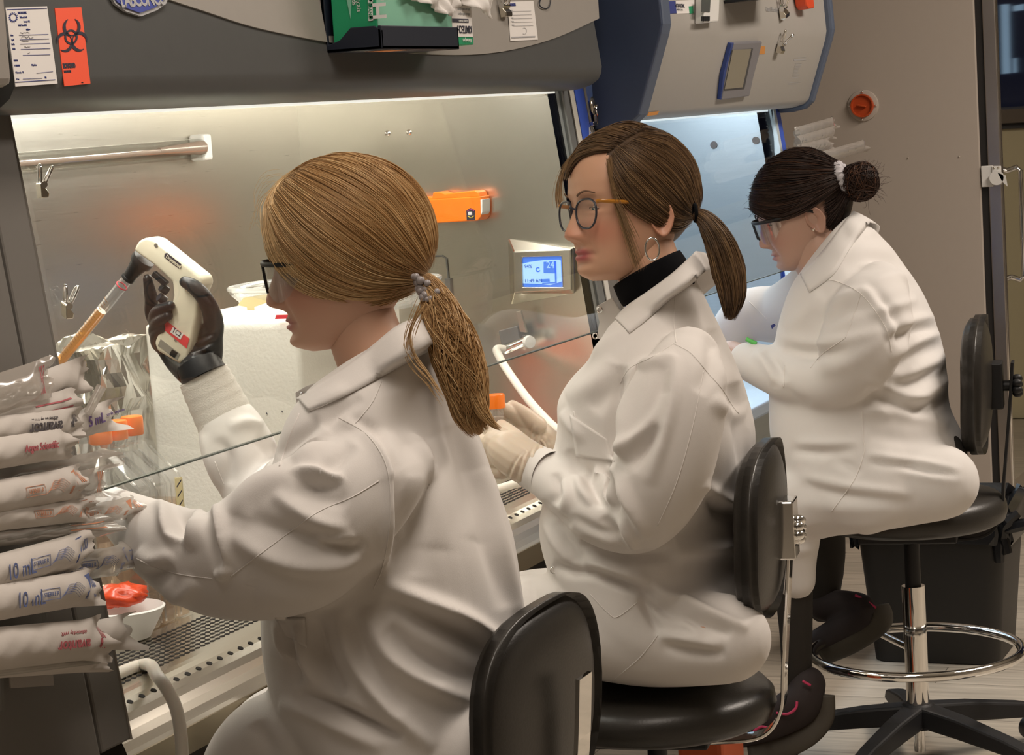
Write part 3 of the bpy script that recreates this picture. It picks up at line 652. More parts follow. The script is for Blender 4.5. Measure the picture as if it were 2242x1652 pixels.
# beyond: pale yellow partition with a window strip above it, seen in the sliver right of the door
M_yel = mat('pale yellow panel', (0.52, 0.46, 0.29), 0.55)
prt = thing('cabinet_wall_unit', 'pale yellow storage unit seen mirrored in the refrigerator door at the right edge', 'cabinet', (9.9, 0.3, 0))
zq = [onx(2222, y, 9.55).z for y in (281, 268, 238, 996, 1062)]
MB().bb((9.55, -1.2, zq[3]), (10.3, 1.30, zq[0])).build('panel', M_yel, prt)
MB().bb((9.58, -1.2, zq[4]), (10.3, 1.30, zq[3])).build('lower_panel', mat('dark green grey', (0.10, 0.105, 0.09), 0.6), prt)
MB().bb((9.52, -1.2, 0.0), (10.3, 1.30, zq[4])).build('plinth', mat('plinth grey', (0.16, 0.15, 0.13), 0.6), prt)
MB().bb((9.53, -1.2, zq[0]), (10.3, 1.30, zq[1])).build('ledge', M_black, prt)
MB().bb((9.50, -1.2, zq[1]), (10.3, 1.30, zq[2])).build('worktop', mat('ledge brown', (0.10, 0.075, 0.05), 0.5), prt)
M_pane = mat('dark blue pane', (0.035, 0.05, 0.14), 0.15)
wn = struct(MB().bb((10.86, -1.4, 1.25), (10.90, 1.8, 2.6)).build('window_1', M_pane))
M_lit = mat('daylight in window', (0.3, 0.5, 0.7), 0.4, emit=(0.30, 0.48, 0.70), estr=0.45)
lit = MB()
for q in (((2190, 10), (2208, 9), (2211, 160), (2193, 162)), ((2217, 13), (2242, 8), (2242, 22), (2217, 25)), ((2217, 128), (2224, 126), (2225, 158), (2217, 160))):
    patch(lit, [Vector((10.858, 2*1.352-onx(x, y, 10.858).y, onx(x, y, 10.858).z)) for x, y in q], 0.002)
lit.build('window_light', M_lit, wn)
# ------------------------------------------------------------------ waste bin with a black liner
bx, by = 5.56, 1.24
bn = thing('trash_bin', 'black waste bin with a crumpled black liner behind the far stool', 'trash bin', (bx, by, 0))
def rrect(cx, cy, z, hx, hy, r, n=6):
    out = []
    for sx_, sy_, a0 in ((1, 1, 0), (-1, 1, 90), (-1, -1, 180), (1, -1, 270)):
        for k in range(n+1):
            a = math.radians(a0+90*k/n); out.append(Vector((cx+sx_*(hx-r)+r*math.cos(a), cy+sy_*(hy-r)+r*math.sin(a), z)))
    return out
M_bin = mat('bin dark plastic', (0.020, 0.018, 0.016), 0.5)
MB().loft([rrect(bx, by, 0.002, 0.13, 0.155, 0.04), rrect(bx, by, 0.36, 0.15, 0.185, 0.04), rrect(bx, by, 0.36, 0.145, 0.18, 0.04), rrect(bx, by, 0.02, 0.125, 0.15, 0.04)]).build('body', M_bin, bn, smooth='auto')
M_bag = mat('black bag film', (0.012, 0.012, 0.013), 0.22)
rings = []
for i, (z, k) in enumerate(((0.335, 1.02), (0.30, 1.06), (0.34, 1.08), (0.38, 1.05), (0.39, 0.99), (0.37, 0.93), (0.30, 0.85))):
    r = rrect(bx, by, z, 0.15*k, 0.185*k, 0.04, 12)
    rings.append([p+Vector((random.uniform(-.008, .008), random.uniform(-.008, .008), random.uniform(-.014, .014)*(i < 5))) for p in r])
MB().loft(rings, caps=False).build('liner', M_bag, bn, smooth='auto')
# knot of the liner hanging on the right
mb = MB()
k0 = Vector((bx-0.14, by-0.17, 0.33))
for d in ((0, -0.05, 0.05), (-.01, -0.09, 0.03), (0, -0.02, -0.05), (0.0, 0.0, -0.07)):
    mb.tube([k0, k0+Vector(d)*0.5+Vector((random.uniform(-.01, .01), 0, 0.005)), k0+Vector(d)], [0.006, 0.016, 0.012], 7)
mb.build('liner_knot', M_bag, bn, smooth='auto')
# ------------------------------------------------------------------ tissue box holder on the front of the first cabinet
A = FP(716, 108, 0.0); ax = A.x; zb = A.z-0.006
HB = thing('box_holder', 'dark open holder for tissue boxes fixed to the grey cabinet front', 'holder', (3.3, 1.58, zb))
DEP = 0.088; HX0, HX1 = ax, ax+0.29
yb = 1.622+TILT*0.1; yf = yb-DEP-0.012
mb = MB(); t_ = 0.006
mb.bb((HX0, yf, zb), (HX1, yb, zb+t_))                                         # base
mb.bb((HX0, yb-t_, zb), (HX1, yb, zb+0.30))                                     # back
mb.bb((HX0, yf, zb), (HX1, yf+t_, zb+0.036))                                    # front lip
mb.prism([(HX0, yf, zb), (HX0, yf, zb+0.03), (HX0, yf+0.012, zb+0.036), (HX0, yf+0.052, zb+0.036), (HX0, yf+0.072, zb+0.018), (HX0, yb-0.008, zb+0.012), (HX0, yb-0.004, zb+0.3), (HX0, yb, zb+0.3), (HX0, yb, zb)], (t_, 0, 0))
mb.prism([(HX1-t_, yf, zb), (HX1-t_, yf, zb+0.036), (HX1-t_, yb, zb+0.036), (HX1-t_, yb, zb)], (t_, 0, 0))
mb.build('tray', M_navy, HB, bevel=0.0012)
lb = MB().bb((HX0+0.06, yf+0.02, zb-0.0006), (HX0+0.13, yf+0.06, zb)); lb.build('orange_sticker', mat('sticker orange', (0.62, 0.20, 0.04), 0.5), HB)
BX0, BX1, BYF, BYB, BZ = HX0+0.008, HX0+0.372, yf+0.010, yb-0.014, zb+0.008
bt = thing('tissue_box', 'green and white box of wipes sitting in the dark holder', 'box', (BX0, BYF, BZ))
MB().bb((BX0, BYF, BZ), (BX1, BYB, BZ+0.24)).build('carton', M_green, bt, bevel=0.0015)
# pale front face: glare on the green card put into its colour
MB().bb((BX0+0.002, BYF-0.0008, BZ+0.002), (BX1-0.086, BYF, BZ+0.2)).build('front_glare', M_greenl, bt)
MB().bb((BX1-0.085, BYF-0.0010, BZ+0.013), (BX1-0.003, BYF, BZ+0.075)).build('white_panel', M_paper, bt)
MB().bb((BX1-0.084, BYF-0.0014, BZ+0.036), (BX1-0.018, BYF-0.0008, BZ+0.0425)).build('black_band', M_ink, bt)
text('KIMTECH', 0.0175, frame((BX1-0.006, BYF-0.0016, BZ+0.0255), (-1, 0, 0), (0, 0, -1)), M_ink, bt, sx=0.82, bold=0.0003)
text('SCIENCE BRAND', 0.005, frame((BX1-0.022, BYF-0.002, BZ+0.039), (-1, 0, 0), (0, 0, -1)), M_white, bt)
text('Kimwipes', 0.009, frame((BX1-0.012, BYF-0.0016, BZ+0.007), (-1, 0, 0), (0, 0, -1)), M_white, bt)
for i in range(3): text('delicate task wipers', 0.0062, frame((BX1-0.010, BYF-0.0016, BZ+0.050+i*0.008), (-1, 0, 0), (0, 0, -1)), M_silver, bt)
# side face (toward the camera) with rotated white lettering
def SF(px, py, lift=0.001): return onx(px, py, BX0-lift)
text('KIMTECH', 0.040, frame(onx(826, 44, BX0-0.0012), (0, 0, -1), (0, -1, 0)), M_white, bt, sx=0.95, bold=0.0008, align='RIGHT')
MB().prism([SF(804, -30), (SF(814, -30)), SF(817, 45), SF(807, 46)], (-0.0004, 0, 0)).build('white_strip', M_white, bt)
text('SCIENCE BRAND', 0.0085, frame(onx(811, 42, BX0-0.0018), (0, 0, -1), (0, -1, 0)), M_green, bt, sx=0.9, align='RIGHT')
for s, x in (('for chemicals', 786), ('pads', 776)): text(s, 0.0105, frame(onx(x, 26 if s != 'pads' else 12, BX0-0.0012), (0, 0, -1), (0, -1, 0)), M_white, bt, align='RIGHT')
lb = MB(); patch(lb, [SF(755, -20), SF(771, -20), SF(768, 42)], 0.0004); lb.build('light_wedge', M_greenl, bt)
# white tissue pulled out and hanging over the front
def sheet(name, outline_top, outline_bot, P, n=14, amp=0.006, m=M_paper, parent=None, th=0.0008):
    T = catmull([np.array(P(x, y)) for x, y in outline_top], n); B = catmull([np.array(P(x, y)) for x, y in outline_bot], n)
    k = min(len(T), len(B)); rows = []
    for i in range(k):
        row = []
        for j in range(9):
            f = j/8; p = T[i]*(1-f)+B[i]*f
            p = p+np.array([0, -1, 0])*amp*(math.sin(i*0.55+j*0.8)+0.5*math.sin(i*1.3-j*0.5))
            row.append(Vector(p))
        rows.append(row)
    mb = MB().grid(rows); o = mb.build(name, m, parent, smooth=True)
    s = o.modifiers.new('thick', 'SOLIDIFY'); s.thickness = th
    return o
tp = lambda x, y: ony(x, y, BYF-0.012)
o = sheet('wipe', [(880, -40), (925, -45), (960, -45), (1000, -45), (1060, -45)], [(888, -6), (935, 10), (986, 36), (1010, 8), (1083, 41)], tp)
tag(o, 'crumpled white wipe hanging out over the front of the green box', 'wipe')
tag(MB().tube(smoothpath([FP(1190, -20, 0.004), FP(1181, 8, 0.006), FP(1190, 18, 0.006), FP(1203, 14, 0.006), FP(1208, -20, 0.004)], 6), 0.0012, 6).build('string_loop', M_navy), 'thin dark string loop hanging on the pale panel at the right', 'string')
# ------------------------------------------------------------------ things inside the first cabinet
# white foam box
fb = thing('foam_box', 'large white polystyrene box inside the cabinet with clear tub on top', 'box', (3.42, 1.86, ZW))
FZ = onx(512, 708, 3.21).z
mb = MB()
fy0, fy1 = 1.735, onx(312, 712, 3.21).y
mb.loft([rrect(3.40, (fy0+fy1)/2, z, 0.19*k, (fy1-fy0)/2*k, 0.012, 4) for z, k in ((ZW+0.001, 0.975), (FZ-0.012, 1.0), (FZ-0.003, 0.997), (FZ, 0.985))])
o = mb.build('body', M_foam, fb, smooth='auto')
mm = MB()
for px, py, s in ((570, 914, 3), (585, 904, 4), (619, 900, 3), (559, 905, 2)):
    p = onx(px, py, 3.212); mm.prism([p+Vector((0, dy, dz)) for dy, dz in ((-s*.0004, -s*.0005), (s*.0004, -s*.0002), (s*.0002, s*.0006))], (-0.002, 0, 0))
mm.build('specks', M_ink, fb)
tag(MB().prism([onx(x, y, 3.205) for x, y in ((606, 689), (640, 688), (640, 697), (603, 698))], (-0.002, 0, 0)).build('red_label', mat('red label', (0.75, 0.05, 0.07), 0.5), fb), None, None)
# folded pale insert / lid pieces on the foam box
MB().prism([onx(x, y, 3.30) for x, y in ((464, 681), (480, 678), (720, 690), (720, 708), (466, 708))], (0.2, 0, 0)).build('lid_piece', M_foam, fb)
# clear tub on top with rim
tub = thing('clear_tub', 'clear plastic tub with thick rim on top of the white foam box', 'tub', (3.42, 1.80, FZ))
c0 = onx(590, 640, 3.40); cyt = 1.812
def oval(cx, cy, z, rx, ry, n=40, p=3.0):
    out = []
    for k in range(n):
        a = 2*PI*k/n; c, s_ = math.cos(a), math.sin(a)
        out.append(Vector((cx+rx*math.copysign(abs(c)**(2/p), c), cy+ry*math.copysign(abs(s_)**(2/p), s_), z)))
    return out
ztop = onx(500, 632, 3.33).z
ylf = onx(470, 640, 3.33).y; ry = ylf-1.775; cyt = 1.775
rr_ = [oval(3.42, cyt, z, 0.115*k, ry*k) for z, k in ((FZ+0.0015, 0.84), (FZ+0.03, 0.87), (ztop-0.022, 0.93), (ztop-0.012, 0.99), (ztop-0.004, 1.0), (ztop, 0.985), (ztop-0.004, 0.95), (ztop-0.03, 0.90), (FZ+0.006, 0.83))]
MB().loft(rr_).build('body', M_clear, tub, smooth='auto')
MB().tube(oval(3.42, cyt, ztop-0.003, 0.114, ry*0.995), 0.0042, 8, closed=True).build('rim', clear_mat('rim plastic', (0.9, 0.9, 0.88), 0.2, 0.1, milky=0.5), tub, smooth='auto')
MB().prism([onx(x, y, 3.315) for x, y in ((533, 652), (588, 643), (588, 661), (556, 672), (555, 700), (545, 700), (540, 672), (520, 668))], (0.002, 0, 0)).build('paper_tape', mat('tan tape', (0.66, 0.55, 0.30), 0.7), tub)
# foil wrapped block: crumpled
def crumple(mb, c, size, n=26, amp=0.006, seed=1, rot=0.0):
    rs = np.random.RandomState(seed); bm = bmesh.new(); bmesh.ops.create_cube(bm, size=1.0)
    bmesh.ops.subdivide_edges(bm, edges=bm.edges, cuts=n//2, use_grid_fill=True)
    P = np.array([v.co for v in bm.verts]); S = np.array(size); W_ = P*S
    d = np.zeros(len(P)); 
    for k in range(40):
        q = (rs.rand(3)-0.5)*S; nn = rs.randn(3); nn /= np.linalg.norm(nn)
        t = np.abs((W_-q) @ nn); d += np.maximum(0, 1-t/(0.25*S.max()*rs.uniform(0.10, 0.40)))*rs.choice([-1, 1])
    N = P/np.maximum(np.abs(P).max(1, keepdims=True), 1e-6); N = np.where(np.abs(N) > 0.98, N, 0); N /= np.linalg.norm(N, axis=1, keepdims=True)
    W_ = W_+N*(d*amp)[:, None]
    cr, sr = math.cos(rot), math.sin(rot)
    vs = [Vector((c[0]+p[0]*cr-p[1]*sr, c[1]+p[0]*sr+p[1]*cr, c[2]+p[2])) for p in W_]
    bm.verts.ensure_lookup_table(); fs = [[v.index for v in f.verts] for f in bm.faces]; bm.free()
    return mb.add(vs, fs)
fx = 3.17; ftop = onx(240, 738, fx).z; fyl, fyr = onx(150, 800, fx).y, onx(322, 800, fx).y
tag(crumple(MB(), (fx-0.02+0.02, (fyl+fyr)/2+0.025, (ftop+ZW)/2), (0.14, fyl-fyr-0.02, ftop-ZW-0.016), 34, 0.0085, 5).build('foil_bundle', M_foil), 'crinkled aluminium foil wrapped bundle left of the white foam box', 'foil')
# culture flasks: upright, orange cap on a slanted neck
def flask(cx, cy, label, strip=False):
    t = thing('culture_flask', label, 'flask', (cx, cy, ZW), 'clear flasks with orange caps')
    M_ = M_clear
    # side outline in y,z ; neck at far side (+y), shoulder slopes toward the user
    y0, y1 = cy-0.036, cy+0.052; zt = 0.905
    ol = [(y0, ZW+0.002), (y0, zt-0.030), (y0+0.006, zt-0.022), (y1-0.034, zt+0.020), (y1-0.030, zt+0.030), (y1-0.002, zt+0.030), (y1, ZW+0.002)]
    w_ = 0.034
    MB().prismx(ol, cx-w_/2, cx+w_/2).build('body', M_, t, bevel=0.006, bseg=3)
    MB().prismx([(y0+0.003, ZW+0.005), (y0+0.003, 0.845), (y1-0.003, 0.845), (y1-0.003, ZW+0.005)], cx-w_/2+0.003, cx+w_/2-0.003).build('medium', clear_mat('medium', (0.98, 0.88, 0.78), 0.05, 0.05, milky=0.10, milk=(0.95, 0.66, 0.42)), t)
    MB().lathe([(0.0135, 0), (0.0135, 0.02)], (cx, y1-0.017, zt+0.026), (0, 0, 1), 24).build('neck', M_, t, smooth='auto')
    cp = MB(); prof = [(0.0, 0.0), (0.0165, 0.0), (0.0175, 0.002), (0.0175, 0.026), (0.0165, 0.029), (0.012, 0.030), (0, 0.030)]
    cp.lathe(prof, (cx, y1-0.017, zt+0.040), (0, 0, 1), 32, caps=False); cp.build('cap', M_orange, t, smooth='auto')
    for xx in (-0.016, 0.016):
        MB().tube([(cx+xx, y1-0.036, zt+0.0205), (cx+xx, y0+0.006, zt-0.021), (cx+xx, y0-0.0005, zt-0.032), (cx+xx, y0-0.0005, ZW+0.01)], 0.0016, 6).build('ridge', M_, t)
    if strip:
        s = MB().bb((cx+w_/2-0.001, y0-0.0015, 0.745), (cx+w_/2+0.0005, y0+0.012, 0.875))
        s.prism([(cx-0.004, y0-0.0008, 0.755), (cx+0.016, y0-0.0008, 0.755), (cx+0.016, y0-0.0008, 0.876), (cx-0.004, y0-0.0008, 0.876)], (0, -0.0006, 0)); 
        so = s.build('graduated_strip', mat('pale yellow strip', (0.80, 0.72, 0.42), 0.6), t)
        lm = MB()
        for k in range(6): lm.prism([(cx-0.001, y0-0.0016, 0.782+k*0.016), (cx+0.013, y0-0.0016, 0.790+k*0.016), (cx+0.013, y0-0.0016, 0.7925+k*0.016), (cx-0.001, y0-0.0016, 0.7845+k*0.016)], (0, -0.0003, 0))
        lm.build('ticks', M_ink, so)
        MB().bb((cx-0.003, y0-0.0022, 0.752), (cx+0.015, y0-0.0014, 0.776)).build('blue_mark', mat('sky blue', (0.25, 0.50, 0.80), 0.5), so)
    return t
fp = onx(290, 940, 3.02)
flask(3.020, fp.y+0.017-0.052, 'orange capped flask nearest the white foam box, striped strip on its corner', True)
flask(2.975, fp.y+0.017-0.052, 'middle of the three orange capped flasks, capped flasks on both sides')
flask(2.930, fp.y+0.017-0.052, 'orange capped flask at the left end, nearest the grey post')
# orange dispenser on the right side wall with hexagon mark
rk = thing('orange_dispenser', 'bright orange dispenser box stuck on the steel wall behind the blonde head', 'dispenser', (XR-0.03, 2.0, 1.2))
def RK(px, py, d): return onx(px, py, XR-d)
fr_ = [RK(880, 440, 0.05), RK(1052, 430, 0.05), RK(1053, 474, 0.05), RK(1046, 483, 0.05), RK(880, 492, 0.05)]
MB().prism(fr_, (0.049, 0, 0)).build('body', M_orange, rk, bevel=0.002)
MB().prism([RK(880, 431, 0.046), RK(946, 432, 0.046), RK(948, 421, 0.046), RK(962, 420, 0.046), RK(975, 424, 0.046), RK(1040, 417, 0.046), RK(1047, 420, 0.046), RK(1051, 431, 0.046), RK(880, 441, 0.046)], (0.042, 0, 0)).build('lid', M_orange, rk, bevel=0.002)
hx = MB().prism([RK(1021, 461, 0.0505), RK(1030, 455, 0.0505), RK(1040, 460, 0.0505), RK(1040, 482, 0.0505), RK(1022, 482, 0.0505)], (-0.0005, 0, 0)).build('maker_mark', M_ink, rk)
MB().tube([RK(x, y, 0.0512) for x, y in ((1023.5, 462.5), (1030.5, 457.5), (1038, 461.5))], 0.0007, 6).build('mark_line', mat('magenta', (0.45, 0.03, 0.25), .5), hx)
MB().tube([RK(x, y, 0.0512) for x, y in ((1024, 473), (1031, 477), (1038, 472.5))], 0.0007, 6).build('mark_line', mat('yellow', (0.75, 0.6, 0.05), .5), hx)
text('IBI', 0.0088, frame(RK(1025, 467.5, 0.0514), RK(1037, 466.5, 0.05)-RK(1025, 467, 0.05), (0, 0, 1)), M_white, hx, sx=0.95, bold=0.0005)
MB().prism([RK(1052, 437, 0.05), RK(1056, 437, 0.05), RK(1056, 464, 0.05), RK(1053, 470, 0.05)], (0.04, 0, 0)).build('end_plate', M_white, rk)
# waste things low on the left: orange red biohazard bag and white dish
def blob_sheet(c, r, seed, squash=0.5, amp=0.25, n=24):
    rs = np.random.RandomState(seed); ks = rs.randn(14, 3)*2.2; ph = rs.rand(14)*6.28; vs = []; fs = []
    R_ = n//2
    for i in range(R_+1):
        th = PI*i/R_
        for k in range(n):
            a = 2*PI*k/n; d = np.array([math.sin(th)*math.cos(a), math.sin(th)*math.sin(a), math.cos(th)])
            f = 1+amp*np.mean(np.abs(np.sin(ks @ d*1.6+ph)))*2-amp
            vs.append(Vector((c[0]+d[0]*r[0]*f, c[1]+d[1]*r[1]*f, c[2]+d[2]*r[2]*f)))
    for i in range(R_):
        for k in range(n): fs.append((i*n+k, (i+1)*n+k, (i+1)*n+(k+1) % n, i*n+(k+1) % n))
    return vs, fs
vs, fs = blob_sheet(Vector((2.850, 1.880, 0.728)), (0.032, 0.040, 0.014), 3, amp=0.7)
tag(MB().add(vs, fs).build('biohazard_bag', mat('red orange film', (0.85, 0.10, 0.03), 0.25, trans=0.25), None, smooth=True), 'crumpled orange red bag lying in the white dish below the near sleeve', 'bag')
dc = onz(262, 1360, 0.70)
t = tag(MB().lathe([(0, 0.0), (0.035, 0.0), (0.055, 0.035), (0.060, 0.045), (0.057, 0.047), (0.050, 0.035), (0.032, 0.006), (0, 0.006)], Vector((2.845, 1.865, 0.666)), (0.0, 0.0, 1), 32, caps=False).build('white_dish', M_white, None, smooth='auto'), 'white round dish holding the orange red bag near the grey post', 'dish')
# hose at lower left
path = smoothpath([Vector((2.49, 1.72, 0.680)), onz(310, 1455, 0.672), ony(345, 1480, 1.60), ony(380, 1535, 1.57), ony(395, 1600, 1.56), ony(400, 1700, 1.56), ony(402, 1900, 1.56)], 8)
tag(MB().tube(path, 0.0088, 14).build('hose', M_hose, None, smooth='auto'), 'white hose hanging over the front edge at the lower left', 'hose')
# red sharps bucket and clutter under the middle stool
bk = onx(1557, 1640, 4.02)
tag(MB().bb((3.95, bk.y-0.045, 0.0), (4.09, bk.y+0.045, 0.345)).build('red_bin', mat('rust orange plastic', (0.42, 0.075, 0.02), 0.5), None, bevel=0.01), 'rust orange bin standing on the floor under the middle stool', 'bin')

# orange rack standing on the work surface, mirrored in the steel side wall
tr_ = thing('tube_rack', 'orange tube rack on the work surface, mirrored as a red smear in the steel wall', 'rack', (3.96, 1.90, 0.664))
mb = MB().bb((3.93, 1.83, 0.664), (4.02, 1.99, 0.674)).bb((3.93, 1.83, 0.86), (4.02, 1.99, 0.872)).bb((3.93, 1.83, 0.664), (4.02, 1.838, 0.87)).bb((3.93, 1.982, 0.664), (4.02, 1.99, 0.87))
mb.build('frame', M_biored, tr_, bevel=0.002)
for j in range(3):
    cp = MB().lathe([(0, 0.86), (0.0172, 0.86), (0.0172, 0.905), (0.0, 0.906)], (3.975, 1.865+j*0.045, 0.0), (0, 0, 1), 24, caps=False); cp.build('tube_cap', M_orange, tr_, smooth='auto')
# ------------------------------------------------------------------ figure tools
M_coat = mat('white lab coat cotton', (0.735, 0.70, 0.665), 0.85, bump=0.10, bscale=900, sheen=0.15)
M_coat_f = mat('white coat fabric far', (0.76, 0.735, 0.71), 0.85, bump=0.08, bscale=900, sheen=0.15)
M_knit = mat('white ribbed knit cuff', (0.72, 0.68, 0.62), 0.95, bump=0.5, bscale=500, stretch=(1, 1, 1))
M_seam = mat('coat stitching', (0.78, 0.745, 0.71), 0.8)
M_latexb = mat('black nitrile glove', (0.016, 0.016, 0.018), 0.38, bump=0.15, bscale=120)
M_latexw = mat('pale latex glove', (0.70, 0.59, 0.47), 0.40, sss=0.25, bump=0.12, bscale=140)
M_jumper = mat('black jumper', (0.006, 0.006, 0.007), 0.95, spec=0.1)
M_trouser = mat('dark trousers', (0.030, 0.026, 0.022), 0.9)
M_eye = mat('eye white', (0.75, 0.72, 0.68), 0.2)
M_iris = mat('iris', (0.06, 0.09, 0.09), 0.15)
M_lens = clear_mat('spectacle lens', (0.97, 0.97, 0.97), 0.07, 0.02)
M_lensg = clear_mat('safety lens', (0.88, 0.89, 0.90), 0.14, 0.03, milky=0.06, milk=(0.8, 0.85, 0.9))

def attr_mat(name, base, dark, light, rough, sss=0.0, spec=0.4, strand=False, alt=None):
    """colour from a per-vertex attribute 'tone' (0 dark .. 1 light) and optional 'tint'"""
    m = bpy.data.materials.new(name); m.use_nodes = True; nt = m.node_tree; b = nt.nodes['Principled BSDF']
    a = nt.nodes.new('ShaderNodeAttribute'); a.attribute_name = 'tone'
    r = nt.nodes.new('ShaderNodeValToRGB'); e = r.color_ramp.elements
    e[0].position = 0.0; e[0].color = (*dark, 1); e[1].position = 1.0; e[1].color = (*light, 1)
    x = e.new(0.5); x.color = (*base, 1)
    nt.links.new(a.outputs['Fac'], r.inputs[0])
    col = r.outputs[0]
    if alt:
        a2 = nt.nodes.new('ShaderNodeAttribute'); a2.attribute_name = 'tint'
        mx = nt.nodes.new('ShaderNodeMix'); mx.data_type = 'RGBA'; mx.inputs['B'].default_value = (*alt, 1)
        nt.links.new(a2.outputs['Fac'], mx.inputs['Factor']); nt.links.new(col, mx.inputs['A']); col = mx.outputs['Result']
    nt.links.new(col, b.inputs['Base Color']); b.inputs['Roughness'].default_value = rough; b.inputs['Specular IOR Level'].default_value = spec
    if sss: b.inputs['Subsurface Weight'].default_value = sss; b.inputs['Subsurface Radius'].default_value = (0.010, 0.004, 0.002); b.inputs['Subsurface Scale'].default_value = 0.5
    if strand: b.inputs['Anisotropic'].default_value = 0.6
    return m
def set_attr(me, name, vals):
    a = me.attributes.new(name, 'FLOAT', 'POINT'); a.data.foreach_set('value', np.asarray(vals, np.float32))
def mesh_np(me):
    P = np.empty(len(me.vertices)*3, np.float32); me.vertices.foreach_get('co', P); return P.reshape(-1, 3).astype(float)
def set_np(me, P):
    me.vertices.foreach_set('co', np.asarray(P, np.float32).ravel()); me.update()
def normals_np(me):
    N = np.empty(len(me.vertices)*3, np.float32); me.vertex_normals.foreach_get('vector', N); return N.reshape(-1, 3).astype(float)
def adjacency(me):
    E = np.empty(len(me.edges)*2, np.int32); me.edges.foreach_get('vertices', E); return E.reshape(-1, 2)
def smooth_np(P, E, it=5, lam=0.5):
    n = len(P); deg = np.bincount(E.ravel(), minlength=n).astype(float)[:, None]; deg[deg == 0] = 1
    for _ in range(it):
        S = np.zeros_like(P)
        for k in range(3): S[:, k] = np.bincount(E[:, 0], P[E[:, 1], k], n)+np.bincount(E[:, 1], P[E[:, 0], k], n)
        P = P+lam*(S/deg-P)
    return P
def union(mbs, voxel, smooth=4, name='body'):
    """fuse overlapping closed shapes into one continuous surface"""
    mb = MB()
    for q in mbs: mb.add(q.v, q.f)
    me = mb.mesh(name); o = bpy.data.objects.new('tmp', me); COL.objects.link(o)
    r = o.modifiers.new('r', 'REMESH'); r.mode = 'VOXEL'; r.voxel_size = voxel; r.adaptivity = 0.0
    bpy.context.view_layer.update()
    dg = bpy.context.evaluated_depsgraph_get(); out = bpy.data.meshes.new_from_object(o.evaluated_get(dg))
    bpy.data.objects.remove(o); bpy.data.meshes.remove(me)
    out.name = name
    if smooth: set_np(out, smooth_np(mesh_np(out), adjacency(out), smooth))
    return out
def ell(c, u, v_, a, b, n=28, p=2.0):
    c = np.asarray(c, float); u = np.asarray(u, float); v_ = np.asarray(v_, float); out = []
    for k in range(n):
        t = 2*PI*k/n; cc, ss = math.cos(t), math.sin(t)
        out.append(Vector(c+u*a*math.copysign(abs(cc)**(2/p), cc)+v_*b*math.copysign(abs(ss)**(2/p), ss)))
    return out
def resample_rings(vals, n):
    """interpolate a list of numeric tuples with catmull-rom"""
    return catmull([np.array(v, float) for v in vals], n)
def torso(X0, rows, n=4, seg=40, p=2.3):
    """rows: (front px x,y, back px x,y, half width, x offset); rings lie between the traced front and back outlines"""
    R_ = resample_rings([tuple(r)+((0,) if len(r) == 5 else ()) for r in rows], n); rings = []
    for fx, fy, bx_, by_, w_, xo in R_:
        A = np.array(onx(fx, fy, X0+xo)); B = np.array(onx(bx_, by_, X0+xo)); c = (A+B)/2
        d = A-B; L = np.linalg.norm(d); u = d/L
        s = L*0.921/2; a = math.sqrt(max((s*s-(0.389*w_)**2), (0.3*s)**2))/0.921
        rings.append(ell(c, u, (1, 0, 0), a, w_, seg, p))
    return MB().loft(rings)
def limb(path, n=6, seg=24, flat=1.0, ends=True, up=None):
    """path: (px, py, X, radius px [, flat]) -> smooth tube with rounded ends"""
    R_ = resample_rings([(q[0], q[1], q[2], q[3]) for q in path], n)
    pts = [np.array(onx(r[0], r[1], r[2])) for r in R_]; rad = [max(r[3], 1)*mpp(p) for r, p in zip(R_, pts)]
    if ends:
        def cap(p, d, r): return [(p+d*r*k, r*math.sqrt(max(0, 1-k*k))) for k in (0.4, 0.7, 0.9, 0.985)]
        d0 = pts[0]-pts[1]; d0 /= np.linalg.norm(d0); d1 = pts[-1]-pts[-2]; d1 /= np.linalg.norm(d1)
        a = cap(pts[0], d0, rad[0])[::-1]; b = cap(pts[-1], d1, rad[-1])
        pts = [q for q, _ in a]+pts+[q for q, _ in b]; rad = [max(r, 1e-4) for _, r in a]+rad+[max(r, 1e-4) for _, r in b]
    return MB().tube([Vector(p) for p in pts], rad, seg, flat=flat, up=up)
def limb3(path, n=5, seg=16, ends=True, flat=1.0, up=None):
    """path: (x, y, z, radius) world"""
    R_ = resample_rings(path, n); pts = [r[:3] for r in R_]; rad = [float(r[3]) for r in R_]
    if ends:
        def cap(p, d, r): return [(p+d*r*k, r*math.sqrt(max(0, 1-k*k))) for k in (0.4, 0.7, 0.9, 0.985)]
        d0 = pts[0]-pts[1]; d0 /= np.linalg.norm(d0); d1 = pts[-1]-pts[-2]; d1 /= np.linalg.norm(d1)
        a = cap(pts[0], d0, rad[0])[::-1]; b = cap(pts[-1], d1, rad[-1])
        pts = [q for q, _ in a]+pts+[q for q, _ in b]; rad = [max(r, 1e-4) for _, r in a]+rad+[max(r, 1e-4) for _, r in b]
    return MB().tube([Vector(p) for p in pts], rad, seg, flat=flat, up=up)

